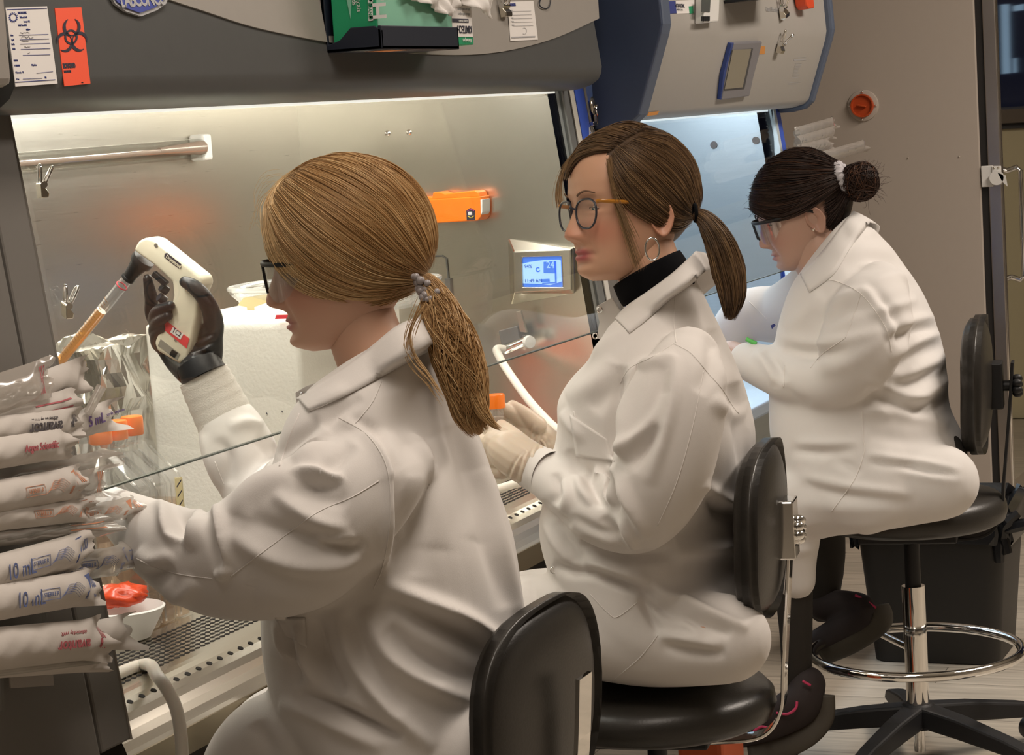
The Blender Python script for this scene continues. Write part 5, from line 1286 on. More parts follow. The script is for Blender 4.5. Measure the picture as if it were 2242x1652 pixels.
S.fold([(735, 1335), (775, 1440), (850, 1550), (950, 1640)], 14, 0.009).fold([(765, 1335), (805, 1450), (880, 1560)], 12, -0.006).fold([(860, 1040), (900, 1150), (900, 1260)], 26, -0.006).fold([(940, 960), (960, 1080), (950, 1200)], 30, 0.005)
S.fold([(690, 1345), (700, 1420), (735, 1490), (750, 1520)], 11, -0.011).fold([(650, 1370), (668, 1430), (690, 1500)], 10, 0.008).fold([(620, 1370), (640, 1420), (655, 1500)], 8, -0.006).fold([(604, 1360), (618, 1410), (640, 1440), (668, 1455)], 7, 0.006)
S.fold([(650, 1520), (720, 1545), (800, 1580), (880, 1612)], 10, -0.014).fold([(610, 1540), (680, 1560), (760, 1600), (840, 1640)], 12, 0.006).fold([(560, 1580), (580, 1620), (600, 1660)], 14, -0.004)
S.fold([(1040, 1030), (1050, 1100), (1046, 1180)], 20, 0.004).fold([(880, 860), (900, 950), (890, 1040)], 24, -0.004).fold([(760, 850), (720, 880), (690, 915)], 10, 0.005).fold([(790, 868), (740, 905), (710, 935)], 9, -0.005)
# far sleeve
S.fold([(445, 950), (462, 1010), (480, 1070)], 8, 0.004, (2.85, 3.1)).fold([(478, 960), (500, 1000), (500, 1060)], 9, -0.005, (2.85, 3.1)).fold([(500, 935), (540, 925), (575, 935)], 9, 0.005, (2.85, 3.1)).fold([(560, 960), (590, 985), (600, 1010)], 9, -0.004, (2.85, 3.1))
S.noise(0.0016, 26, 3)
S.done(1)
me.materials.append(M_coat)
coat1 = link('lab_coat', me, w1, True)
bv1 = bvh_of(me)
for pts in ([(742, 914), (800, 948), (838, 1000), (853, 1060), (853, 1150), (838, 1240), (818, 1288)], [(830, 1052), (770, 1088), (700, 1118), (640, 1160), (570, 1212), (505, 1262)], [(298, 1222), (340, 1242), (400, 1258), (465, 1266)], [(835, 835), (815, 880), (778, 926)], [(470, 1010), (490, 1060)]):
    seam(bv1, pts, 0.0007, M_seam, coat1)
seam(bv1, [(655, 905), (632, 960), (612, 1020)], 0.0012, M_seam, coat1, 'placket_edge')
collar([(650, 872, .022, 676, 900, .045), (700, 840, .045, 730, 878, .075), (752, 806, .062, 790, 848, .098), (812, 760, .070, 850, 815, .108), (866, 716, .064, 905, 785, .098), (908, 697, .040, 945, 765, .062), (930, 692, .0, 965, 765, .0)], X1, M_coat, coat1, bv=bv1)
fl = MB().prism([onx(x, y, X1+0.005) for x, y in ((646, 859), (668, 846), (690, 838), (684, 880), (668, 940), (648, 940), (650, 900))], (0.003, 0, 0)).build('placket_flap', M_coat, coat1, bevel=0.001)
for px, py in ((662, 868), (664, 935)):
    q = onx(px, py, X1+0.004); MB().lathe([(0.0032, 0), (0.0036, 0.0010), (0.0052, 0.0014), (0.0058, 0)], q, (-1, 0, 0), 20, caps=False).build('snap', M_chrome, coat1, smooth=True)
# patch pocket low on the front
pk = surf_patch(bv1, ((602, 1352), (668, 1352), (672, 1418), (625, 1392)), M_coat, coat1, 'pocket', 0.002)
# knit cuff of the far sleeve
cu = [(502, 938, 2.985, 66), (490, 912, 2.985, 64), (470, 872, 2.982, 61), (452, 836, 2.978, 58), (444, 820, 2.977, 56)]
def open_cuff(path, th, name, m, parent):
    R_ = resample_rings(path, 5); pts = [Vector(onx(r[0], r[1], r[2])) for r in R_]; rad = [r[3]*mpp(p) for r, p in zip(R_, pts)]
    for i in range(len(rad)): rad[i] += 0.0006*math.sin(i*2.1)
    o = MB().tube(pts+[pts[-1]-(pts[-1]-pts[-2])*1.5], rad+[rad[-1]-0.004], 44, caps=False).build(name, m, parent, smooth=True)
    return o
open_cuff(cu, 0.002, 'cuff', M_knit, coat1)
# black glove gripping the controller
XH = 2.97
def F(*pts): return limb([(x, y, XH+dx, r) for x, y, dx, r in pts], 5, 16)
gl = [F((372, 722, .042, 19), (338, 696, .018, 18), (331, 650, .000, 15), (323, 610, -.006, 11)),
      F((376, 734, .042, 19), (341, 708, .012, 16), (345, 682, -.017, 14), (373, 669, -.026, 11)),
      F((382, 752, .042, 18), (342, 732, .012, 16), (347, 705, -.017, 14), (368, 691, -.024, 11)),
      F((392, 772, .036, 17), (350, 758, .016, 15), (342, 736, -.006, 13), (357, 718, -.018, 10.5)),
      F((452, 768, .018, 28), (468, 712, .006, 23), (453, 660, -.014, 19), (428, 630, -.024, 17), (405, 617, -.026, 13)),
      F((440, 812, .000, 46), (432, 775, .026, 52), (402, 745, .048, 44), (374, 722, .046, 26)),
      F((438, 806, .000, 45), (455, 772, .012, 34), (464, 722, .008, 24)),
      F((420, 812, .000, 36), (388, 792, .024, 26), (360, 764, .030, 18))]
gm = union(gl, 0.0016, 3, 'glove')
S = Sculpt(gm)
for i in range(7): S.fold([(398+i*2, 800-i*8), (440, 795-i*9), (480, 778-i*9)], 2.6, 0.0010*(1 if i % 2 else -1))
S.fold([(440, 640), (455, 650), (468, 668)], 3, -0.001).fold([(436, 648), (450, 660), (460, 676)], 2.5, 0.001).noise(0.0006, 160, 9).done(0)
gm.materials.append(M_latexb); link('glove', gm, w1, True)
gc = [(447, 822, XH, 52), (440, 808, XH, 50), (436, 798, XH+.002, 50)]
R_ = [Vector(onx(a, b, c)) for a, b, c, d in gc]
MB().tube(R_, [d*mpp(R_[0]) for a, b, c, d in gc], 36, caps=False).build('glove_cuff', M_latexb, w1, smooth=True)
lm = MB(); patch(lm, [onx(x, y, XH-0.031) for x, y in ((445, 719), (451, 718), (458, 733), (453, 735))], 0.0006); 
# glasses
safety_glasses(H1, w1, M_black, M_lensg, drop=-0.004)
eyebrow(H1, mat('brow blonde', (0.22, 0.12, 0.05), 0.8), w1)
# hair
HR1 = attr_mat('hair honey blonde', (0.50, 0.295, 0.125), (0.24, 0.125, 0.05), (0.82, 0.60, 0.32), 0.42, spec=0.35)
sh1 = Shell(H1, (0.0, -0.012, 0.025), (0.0875, 0.1145, 0.107))
def G(sh, pts, k=1.0): return np.array([sh.hit(x, y, k) for x, y in catmull([np.array(p, float) for p in pts], 6)])
def mirror(sh, g): 
    L = np.array([sh.loc(p) for p in g]); L[:, 0] *= -1; return np.array([np.array(sh.M @ Vector(p)) for p in L])
TIE1 = (935, 612)
g1 = [G(sh1, q) for q in (
    [(588, 470), (600, 560), (640, 620), (720, 655), (800, 668), (880, 645), (930, 620)],
    [(580, 440), (610, 530), (670, 600), (750, 640), (830, 645), (900, 625), (935, 614)],
    [(585, 415), (640, 500), (720, 570), (800, 610), (880, 615), (938, 608)],
    [(605, 395), (680, 460), (770, 530), (850, 580), (910, 600), (938, 602)],
    [(630, 375), (720, 420), (810, 480), (880, 550), (925, 590), (940, 596)],
    [(665, 355), (760, 380), (850, 440), (910, 520), (935, 570), (942, 592)],
    [(700, 340), (790, 350), (870, 400), (925, 480), (942, 550), (946, 590)])]
over = [G(sh1, q) for q in ([(700, 336), (790, 340), (880, 385), (938, 470), (950, 560), (948, 600)],)]
mid1 = [np.array([np.array(sh1.M @ Vector((0.002, sh1.c[1]+sh1.r[1]*math.cos(a), sh1.c[2]+sh1.r[2]*math.sin(a)))) for a in np.linspace(0.55, PI+0.45, 30)])]
farg = [mirror(sh1, g) for g in g1[::-1]]
mb = MB(); tone = []
vs, fs = cap_mesh(sh1, lambda az, el: (abs(az) > 58 and el > -58) or el > 18+12*math.cos(math.radians(az*2)) or (abs(az) > 100 and el > -66 and el < 20), 0.972)
mb.add(vs, fs); tone += [0.42]*len(vs)
hair_flow(mb, tone, g1+mid1, 4200, sh1, 0.00050, 0.0014, 0.985, 1.03, 24, (0.35, 0.70), 1)
hair_flow(mb, tone, g1[:4], 500, sh1, 0.00040, 0.0020, 1.01, 1.035, 24, (0.62, 0.95), 31)
hair_flow(mb, tone, mid1+farg, 900, sh1, 0.0009, 0.001, 0.985, 1.03, 18, (0.25, 0.7), 2)
# loose front strands
hair_flow(mb, tone, [G(sh1, [(640, 372), (590, 420), (578, 480), (592, 560), (640, 622)], 1.02), G(sh1, [(660, 362), (610, 410), (600, 500), (640, 590), (720, 640)], 1.02)], 300, sh1, 0.0005, 0.0015, 1.0, 1.05, 20, (0.80, 1.0), 3)
fly = [np.array([np.array(onx(x, y, X1-0.02)) for x, y in catmull([np.array(p, float) for p in q], 5)]) for q in ([(600, 400), (572, 425), (555, 470), (545, 500)], [(610, 392), (580, 400), (565, 430), (568, 460)], [(595, 420), (570, 440), (560, 480), (580, 510)], [(620, 380), (590, 385), (570, 405)])]
for i, q in enumerate(fly*3): strand_mesh(mb, tone, q+np.random.randn(3)*0.004, 0.00022, 0.95)
TX = X1-0.01
core = [np.array(onx(x, y, TX)) for x, y in ((925, 612), (948, 640), (972, 700), (998, 770), (1022, 850), (1030, 905), (1052, 950))]
mpx = mpp(core[0])
tail(mb, tone, core, [20*mpx, 36*mpx, 50*mpx, 54*mpx, 50*mpx, 42*mpx, 24*mpx], 2600, 0.00062, 30, (0.28, 0.68), 5, wave=0.7, tip=0.25)
c2 = [np.array(onx(x, y, TX-0.01)) for x, y in ((985, 760), (1025, 830), (1050, 890), (1075, 925), (1098, 940))]
tail(mb, tone, c2, [26*mpx, 24*mpx, 20*mpx, 14*mpx, 4*mpx], 420, 0.0006, 20, (0.4, 0.85), 6, wave=0.3, tip=0.3)
mb.tube([Vector(p) for p in catmull(core, 4)], list(np.interp(np.linspace(0, 1, 25), np.linspace(0, 1, 7), [16*mpx, 28*mpx, 38*mpx, 44*mpx, 40*mpx, 28*mpx, 5*mpx])), 12); tone += [0.34]*(len(mb.v)-len(tone))
loose = [np.array([np.array(onx(x, y, X1-0.09)) for x, y in catmull([np.array(p, float) for p in q], 5)]) for q in ([(925, 660), (905, 710), (895, 760), (912, 800), (945, 835), (975, 880)], [(930, 665), (900, 720), (905, 770), (935, 815), (965, 860)], [(935, 670), (915, 700), (900, 740)])]
for i, q in enumerate(loose*8): strand_mesh(mb, tone, q+np.random.randn(3)*0.0035, 0.0005, random.uniform(0.4, 0.8))
ho = mb.build('hair', HR1, w1, smooth=True, fix=False); set_attr(ho.data, 'tone', tone)
# beaded hair tie
tb = MB(); rs = np.random.RandomState(4)
for i in range(26):
    a = rs.rand()*6.28; f = rs.rand(); c = core[0]*(1-f)+core[1]*f; r = (24+8*f)*mpx
    tb.sphere(Vector(c)+Vector((-abs(math.cos(a))*r if rs.rand() < .8 else math.cos(a)*r, math.sin(a)*r*0.8, math.sin(a+1)*r*0.5)), rs.uniform(0.0035, 0.0058), 10, 7)
tb.build('hair_tie', mat('grey pearl beads', (0.33, 0.30, 0.30), 0.25), ho, smooth=True)
# ------------------------------------------------------------------ pipette controller and pipette
pcn = thing('pipette_controller', 'cream pipette controller with red tape gripped in the black glove', 'pipette controller', onx(395, 680, XH))
def CT(px, py, d=0.0): return onx(px, py, XH-0.020-d)
ol = [(291, 548), (302, 527), (320, 519), (338, 525), (439, 606), (443, 621), (433, 642), (429, 690), (417, 752), (409, 788), (392, 797), (342, 768), (337, 750), (351, 712), (371, 688), (379, 645), (376, 616), (336, 580)]
cb = MB().prism([CT(x, y) for x, y in ol], (0.037, 0, 0)).build('case', M_cream, pcn, bevel=0.0055, bseg=4)
for f in cb.data.polygons: f.use_smooth = True
nz0 = onx(311, 571, XH); nd = (onx(284, 604, XH)-onx(311, 571, XH)).normalized()
MB().lathe([(0.0, -0.006), (0.0175, -0.006), (0.0185, 0.0), (0.0175, 0.005), (0.0145, 0.006)], nz0, nd, 32, caps=False).build('collar_ring', M_black, pcn, smooth='auto')
MB().lathe([(0.0145, 0.003), (0.0135, 0.012), (0.0112, 0.022), (0.0100, 0.034), (0.0108, 0.035), (0.0108, 0.039), (0.0, 0.039)], nz0, nd, 32, caps=False).build('nose_cone', M_black, pcn, smooth='auto')
for px, py, dx, dy in ((362, 634, -17, -14), (357, 655, -17, -14)):
    MB().tube([onx(px+4, py+3, XH-0.004), onx(px+dx+8, py+dy+8, XH-0.012)], 0.0068, 18).build('trigger_button', mat('button dark grey', (0.035, 0.04, 0.05), 0.3), pcn, smooth='auto')
MB().prism([CT(x, y, -0.004) for x, y in ((343, 592), (372, 617), (364, 626), (336, 602))], (-0.008, 0, 0)).build('switch_plate', M_black, pcn, bevel=0.001)
tp_ = MB().prism([CT(x, y, 0.0002) for x, y in ((362, 700), (415, 741), (409, 762), (354, 717))], (-0.0008, 0, 0)).build('red_tape', mat('red tape', (0.70, 0.05, 0.06), 0.5), pcn)
lb_ = MB().prism([CT(x, y, 0.0012) for x, y in ((379, 715), (402, 731), (395, 743), (373, 727))], (-0.0004, 0, 0)).build('paper_label', M_paper, tp_)
text('TC2', 0.0105, frame(CT(378, 721, 0.002), CT(402, 738)-CT(378, 721), CT(380, 714)-CT(374, 726)), M_ink, lb_, sx=0.85)
MB().prism([CT(x, y, 0.0002) for x, y in ((352, 742), (394, 774), (388, 788), (346, 756))], (-0.0006, 0, 0)).build('rating_plate', mat('plate grey', (0.28, 0.26, 0.22), 0.6), pcn)
MB().prism([CT(x, y, 0.0010) for x, y in ((377, 764), (389, 772), (382, 783), (371, 776))], (-0.0006, 0, 0)).build('socket', M_hole, pcn)
for px, py in ((342, 537), (432, 619), (386, 743)):
    MB().lathe([(0, 0), (0.0032, 0), (0.0032, 0.0008), (0, 0.0010)], CT(px, py, 0.0), (-1, 0, 0), 14, caps=False).build('case_screw', M_chrome, pcn)
np_ = MB().prism([CT(x, y, 0.0002) for x, y in ((361, 555), (366, 553), (397, 578), (396, 586), (391, 587), (360, 563))], (-0.0006, 0, 0)).build('name_plate', M_ink, pcn)
text('Drummond', 0.0072, frame(CT(364, 560.5, 0.0014), CT(396, 584)-CT(364, 559.5), CT(366, 553)-CT(361, 562)), M_cream, np_, sx=0.85, bold=0.0002)
pp = thing('serological_pipette', 'long clear pipette of amber liquid plugged into the cream controller', 'pipette', onx(215, 690, XH))
p0 = nz0+nd*0.030; p1 = onx(60, 880, XH); pd = (p1-p0).normalized(); L = (p1-p0).length
MB().lathe([(0.0070, 0), (0.0070, 0.010), (0.0088, 0.018), (0.0088, L)], p0, pd, 28, caps=False).build('barrel', clear_mat('pipette glass', (0.93, 0.94, 0.95), 0.16, 0.03, milky=0.05), pp, smooth='auto')
tl = (onx(216, 672, XH)-p0).length
MB().lathe([(0.0, tl), (0.0078, tl), (0.0078, L), (0, L)], p0, pd, 24, caps=False).build('liquid', clear_mat('amber medium', (0.90, 0.60, 0.24), 0.05, 0.05, milky=0.5, milk=(0.92, 0.60, 0.24)), pp, smooth='auto')
gm_ = MB()
sidev = Vector((-1, 0, 0)); sidev = (sidev-pd*sidev.dot(pd)).normalized(); s2 = pd.cross(sidev)
for i in range(44):
    h = tl*0.72+i*0.0056; w0 = 0.9 if i % 5 else 1.5
    a0 = 0.2; pts = [p0+pd*h+(sidev*math.cos(a)+s2*math.sin(a))*0.00905 for a in np.linspace(-a0, w0-a0, 7)]
    if h < L: gm_.tube(pts, 0.00055, 4)
gm_.build('graduations', mat('graduation brown', (0.20, 0.09, 0.02), 0.6), pp)
gm_ = MB(); gm_.tube([p0+pd*0.024+(sidev*math.cos(a)+s2*math.sin(a))*0.0090 for a in np.linspace(0, 2*PI, 20)], 0.0011, 5)
gm_.build('red_band', M_inkred, pp)
# ------------------------------------------------------------------ second woman: brown ponytail, round glasses, turned toward the camera
def round_glasses(HM, parent, fm, tm, lm):
    t = bpy.data.objects.new('spectacles', None); COL.objects.link(t); t.location = HM @ Vector((0, 0.1, 0)); attach(t, parent)
    for sg in (-1, 1):
        ring = []
        for k in range(40):
            a = 2*PI*k/40; c, s = math.cos(a), math.sin(a)
            x = 0.0268*math.copysign(abs(c)**0.80, c)*(1.0+0.10*s); zz = 0.0228*math.copysign(abs(s)**0.86, s)
            ring.append(HM @ Vector((sg*0.0345+x, 0.0925-0.12*abs(sg*0.0345+x), zz-0.011)))
        MB().tube(ring, 0.0018, 8, closed=True).build('rim', fm, t, smooth=True)
        MB().add(ring, [tuple(range(40))]).build('lens', lm, t)
        MB().tube(smoothpath([HM @ Vector(q) for q in ((sg*0.0615, 0.0848, 0.006), (sg*0.069, 0.079, 0.007), (sg*0.0755, 0.060, 0.005), (sg*0.0775, 0.015, 0.002), (sg*0.0765, -0.02, -0.004))], 5), [(0.0032, 0.0015)]*21, 8).build('temple', tm, t, smooth=True)
    MB().tube(smoothpath([HM @ Vector(q) for q in ((-0.0085, 0.0920, -0.003), (0, 0.0985, 0.000), (0.0085, 0.0920, -0.003))], 5), 0.0016, 8).build('bridge', fm, t, smooth=True)
    return t
SK2 = attr_mat('skin warm', (0.60, 0.345, 0.225), (0.60, 0.20, 0.13), (0.66, 0.43, 0.30), 0.45, sss=0.12, alt=(0.44, 0.11, 0.11))
X2 = 3.45
H2 = head_matrix((X2, 1.258, 1.2455), 0.86, -0.06, 0.07, 1.015)
w2 = thing('person', 'brown haired woman with round spectacles and hoop earrings, seated in the middle', 'person', (3.45, 1.2, 0.5))
neck = limb([(1398, 520, X2, 68), (1412, 565, X2, 72), (1430, 612, X2, 70), (1446, 665, X2, 62), (1446, 800, X2, 84), (1450, 1050, X2, 110), (1470, 1300, X2, 120)])
nar = limb([(1485, 800, 3.31, 46), (1445, 1000, 3.245, 46), (1395, 1142, 3.26, 38), (1270, 1080, 3.30, 34), (1165, 1022, 3.345, 34)])
far_ = limb([(1450, 830, 3.60, 58), (1340, 1000, 3.66, 54), (1240, 990, 3.56, 44), (1190, 975, 3.50, 36)])
l1 = limb([(1560, 1400, 3.34, 85), (1300, 1380, 3.33, 78), (1120, 1370, 3.33, 70), (1080, 1560, 3.33, 58), (1090, 1850, 3.33, 42)])
l2 = limb([(1540, 1370, 3.56, 82), (1300, 1350, 3.57, 76), (1140, 1340, 3.57, 68), (1100, 1530, 3.57, 56), (1110, 1800, 3.57, 40)])
person_body('body', w2, H2, SK2, [neck, nar, far_, l1, l2], dict(nose=0.95, lips=0.85, cheek=0.0015, chin=0.001), wide=1.02, jaw=1.06)
# jumper neck
jm = [(1416, 588, X2, 84), (1432, 618, X2, 87), (1444, 642, X2, 82), (1446, 664, X2, 66)]
R_ = resample_rings(jm, 4); pts = [Vector(onx(r[0], r[1], r[2])) for r in R_]; rad = [r[3]*mpp(p) for r, p in zip(R_, pts)]
MB().tube([pts[0]+(pts[1]-pts[0])*0.6]+pts, [rad[0]-0.007]+rad, 40, caps=False, flat=0.92).build('jumper', M_jumper, w2, smooth=True)
ts = torso(X2, [(1378, 684, 1518, 592, .070), (1338, 708, 1545, 650, .105), (1312, 738, 1580, 722, .150), (1290, 768, 1612, 800, .176), (1252, 806, 1636, 870, .186), (1224, 855, 1654, 930, .188), (1224, 905, 1662, 985, .186), (1214, 970, 1655, 1050, .182), (1197, 1050, 1645, 1120, .182), (1185, 1120, 1630, 1200, .184), (1194, 1180, 1630, 1270, .19), (1222, 1240, 1652, 1330, .198), (1270, 1325, 1680, 1385, .200), (1330, 1395, 1662, 1432, .175), (1410, 1440, 1610, 1452, .11)])
na = limb([(1508, 790, 3.32, 78), (1492, 850, 3.27, 108), (1472, 930, 3.245, 118), (1448, 1030, 3.235, 116), (1420, 1105, 3.238, 98), (1385, 1142, 3.25, 76), (1320, 1122, 3.27, 78), (1255, 1076, 3.30, 67), (1200, 1042, 3.328, 54), (1172, 1028, 3.34, 48)], flat=0.95)
fa = limb([(1450, 830, 3.60, 100), (1330, 1000, 3.66, 88), (1250, 995, 3.57, 62), (1208, 985, 3.51, 46)])
lp = limb([(1590, 1398, 3.34, 100), (1430, 1392, 3.335, 112), (1290, 1372, 3.33, 112), (1160, 1362, 3.33, 104), (1070, 1380, 3.33, 94), (1040, 1480, 3.33, 84)])
lp2 = limb([(1560, 1370, 3.56, 100), (1420, 1365, 3.565, 106), (1290, 1345, 3.57, 102), (1170, 1340, 3.57, 94), (1090, 1360, 3.57, 86)])
mid = limb([(1500, 1390, 3.45, 95), (1300, 1362, 3.45, 92), (1150, 1355, 3.45, 84)])
me = union([ts, na, fa, lp, lp2, mid], 0.0044, 9, 'lab_coat')
S = Sculpt(me); AR = (3.0, 3.42)
# near sleeve
S.fold([(1478, 775), (1474, 860), (1450, 960), (1420, 1060)], 10, 0.006).fold([(1452, 800), (1440, 880), (1415, 960), (1385, 1030)], 12, -0.007)
S.fold([(1365, 800), (1350, 880), (1345, 960), (1350, 1020)], 9, -0.012).fold([(1395, 810), (1372, 870), (1366, 950), (1372, 1030)], 10, 0.009).fold([(1480, 775), (1440, 790), (1395, 805), (1360, 835)], 8, 0.006)
S.fold([(1330, 1010), (1370, 980), (1420, 930), (1455, 860)], 9, 0.008).fold([(1350, 1030), (1400, 985), (1440, 930)], 11, -0.007)
S.fold([(1262, 1035), (1275, 1075), (1300, 1100)], 7, 0.007).fold([(1285, 1025), (1300, 1070), (1320, 1110)], 7, -0.009).fold([(1300, 1025), (1325, 1060), (1335, 1105)], 8, 0.009).fold([(1340, 1030), (1350, 1070), (1345, 1130)], 7, -0.008)
S.fold([(1335, 1015), (1370, 1080), (1400, 1140), (1412, 1180)], 9, 0.010).fold([(1360, 1130), (1378, 1170), (1388, 1205)], 8, 0.008).fold([(1320, 1130), (1350, 1180), (1375, 1210)], 9, -0.008)
S.fold([(1230, 1050), (1245, 1085), (1230, 1120)], 8, 0.006).fold([(1215, 1035), (1222, 1075), (1210, 1105)], 7, -0.006).fold([(1250, 1130), (1300, 1160), (1350, 1180)], 8, -0.005)
S.fold([(1270, 1185), (1330, 1212), (1400, 1222), (1470, 1208)], 8, -0.012).fold([(1180, 1100), (1210, 1135), (1250, 1150)], 10, -0.006)
# back and side
S.fold([(1560, 870), (1600, 900), (1640, 905)], 12, 0.005).fold([(1570, 760), (1600, 820), (1640, 870)], 12, 0.005).fold([(1600, 840), (1630, 950), (1640, 1060)], 14, -0.010).fold([(1560, 720), (1560, 800), (1530, 860)], 14, -0.005)
S.fold([(1540, 1060), (1600, 1100), (1640, 1090)], 9, 0.008).fold([(1550, 1090), (1590, 1125), (1630, 1125)], 9, -0.008).fold([(1480, 1180), (1560, 1150), (1620, 1110)], 20, -0.007).fold([(1470, 1215), (1550, 1200), (1620, 1190)], 12, 0.007)
S.fold([(1280, 1245), (1330, 1265), (1400, 1290), (1440, 1300)], 7, -0.014).fold([(1210, 1235), (1250, 1250), (1300, 1255)], 7, -0.008).fold([(1270, 1225), (1340, 1245), (1420, 1272)], 10, 0.008).fold([(1400, 1295), (1450, 1330), (1520, 1360), (1600, 1390)], 8, -0.010).fold([(1420, 1285), (1480, 1310), (1560, 1345), (1640, 1375)], 9, 0.009)
S.fold([(1400, 1310), (1425, 1350), (1445, 1385)], 7, -0.008).fold([(1440, 1310), (1490, 1350), (1540, 1395)], 8, 0.006).fold([(1440, 1390), (1510, 1400), (1580, 1415)], 9, 0.007).fold([(1450, 1410), (1520, 1425), (1590, 1430)], 9, -0.006)
S.fold([(1215, 1140), (1260, 1210), (1290, 1240)], 9, -0.006).fold([(1190, 1110), (1215, 1180), (1245, 1230)], 9, 0.006).fold([(1200, 1300), (1230, 1360), (1240, 1420)], 14, -0.004).fold([(1160, 1270), (1175, 1330), (1180, 1400)], 10, -0.006)
# chest
S.fold([(1240, 800), (1290, 780), (1350, 735), (1380, 728)], 10, 0.005).fold([(1240, 870), (1300, 840), (1350, 790)], 16, 0.005).fold([(1230, 900), (1265, 950), (1275, 965)], 8, 0.006).fold([(1245, 985), (1262, 1020), (1300, 1035)], 10, -0.007).fold([(1300, 900), (1330, 860), (1350, 800)], 14, -0.005)
S.noise(0.0016, 26, 5); S.done(1)
me.materials.append(M_coat); coat2 = link('lab_coat', me, w2, True); bv2 = bvh_of(me)
for pts in ([(1475, 752), (1512, 772), (1545, 810), (1580, 850), (1605, 890), (1618, 905)], [(1475, 752), (1430, 780), (1380, 805), (1358, 838)], [(1540, 812), (1528, 880), (1510, 960), (1480, 1060), (1440, 1150)], [(1478, 640), (1476, 700), (1480, 750)], [(1292, 1300), (1330, 1340), (1352, 1350), (1395, 1318)], [(1440, 1390), (1400, 1440), (1340, 1490)]):
    seam(bv2, pts, 0.0007, M_seam, coat2)
collar([(1347, 697, .058, 1378, 729, .080), (1372, 670, .068, 1418, 698, .104), (1420, 637, .078, 1464, 656, .115), (1470, 600, .074, 1504, 628, .104), (1505, 568, .048, 1532, 604, .064), (1522, 550, .0, 1546, 592, .0)], X2, M_coat, coat2, bv=bv2)
MB().prism([onx(x, y, X2+0.01) for x, y in ((1304, 672), (1320, 662), (1340, 651), (1364, 690), (1348, 712), (1322, 745), (1306, 740), (1312, 705))], (0.003, 0, 0)).build('placket_flap', M_coat, coat2, bevel=0.001)
for px, py in ((1313, 678), (1303, 735)):
    q = onx(px, py, X2+0.008); MB().lathe([(0.0032, 0), (0.0036, 0.001), (0.005, 0.0014), (0.0055, 0)], q, (-1, 0, 0), 20, caps=False).build('snap', M_chrome, coat2, smooth=True)
pk = surf_patch(bv2, ((1247, 905), (1330, 962), (1345, 1010), (1262, 1000)), M_coat, coat2, 'pocket', 0.002)
seam(bv2, [(1256, 900), (1268, 940), (1272, 958), (1300, 961), (1328, 961)], 0.0016, M_coat, coat2, 'pocket_edge')
snap_at(bv2, 1212, 1248, coat2, 0.006)
# knit cuff and pale gloves
open_cuff([(1205, 1040, 3.325, 55), (1180, 1028, 3.337, 52), (1163, 1019, 3.345, 49)], 0.002, 'cuff', M_coat, coat2)
F2 = lambda *p: limb([(x, y, X, r) for x, y, X, r in p], 5, 16)
near = [F2((1195, 1035, 3.335, 44), (1150, 1010, 3.335, 50), (1110, 985, 3.34, 46), (1088, 972, 3.345, 34)),
        F2((1100, 955, 3.345, 19), (1074, 938, 3.365, 17), (1064, 925, 3.395, 14), (1072, 918, 3.415, 12)),
        F2((1092, 980, 3.345, 19), (1058, 966, 3.36, 17), (1048, 955, 3.39, 14), (1056, 948, 3.415, 12)),
        F2((1092, 1008, 3.345, 19), (1056, 1000, 3.36, 16), (1046, 988, 3.39, 14), (1055, 980, 3.41, 12)),
        F2((1100, 1032, 3.345, 17), (1066, 1032, 3.36, 14), (1054, 1022, 3.385, 12), (1060, 1014, 3.40, 11)),
        F2((1160, 985, 3.345, 22), (1122, 950, 3.365, 17), (1098, 930, 3.385, 13))]
gm = union(near, 0.0017, 3, 'glove'); S = Sculpt(gm)
for i in range(8): S.fold([(1105+i*11, 1060-i*2), (1125+i*9, 1015-i*6), (1150+i*6, 985-i)], 2.4, 0.0011*(1 if i % 2 else -1))
S.done(0); gm.materials.append(M_latexw); link('glove', gm, w2, True)
farh = [F2((1212, 988, 3.50, 36), (1175, 958, 3.49, 40), (1145, 930, 3.48, 32)),
        F2((1160, 930, 3.475, 20), (1128, 908, 3.455, 16), (1103, 893, 3.43, 13), (1093, 886, 3.42, 10)),
        F2((1150, 945, 3.49, 17), (1118, 930, 3.46, 14), (1090, 922, 3.43, 12), (1070, 922, 3.42, 10)),
        F2((1152, 962, 3.495, 17), (1118, 950, 3.46, 14), (1092, 944, 3.43, 12), (1072, 946, 3.42, 10)),
        F2((1158, 978, 3.495, 16), (1125, 970, 3.46, 13), (1100, 966, 3.44, 11)),
        F2((1178, 930, 3.47, 20), (1148, 905, 3.46, 16), (1122, 888, 3.45, 13))]
gm = union(farh, 0.0017, 3, 'glove'); S = Sculpt(gm)
for i in range(7): S.fold([(1150+i*9, 985-i*2), (1158+i*7, 950+i*2), (1165+i*6, 925+i*6)], 2.2, 0.0010*(1 if i % 2 else -1))
S.done(0); gm.materials.append(M_latexw); link('glove', gm, w2, True)
MB().tube(smoothpath([onx(x, y, X) for x, y, X in ((1181, 960, 3.47), (1192, 970, 3.46), (1197, 985, 3.455))], 4), 0.0022, 8).build('glove_roll', M_latexw, w2, smooth=True)
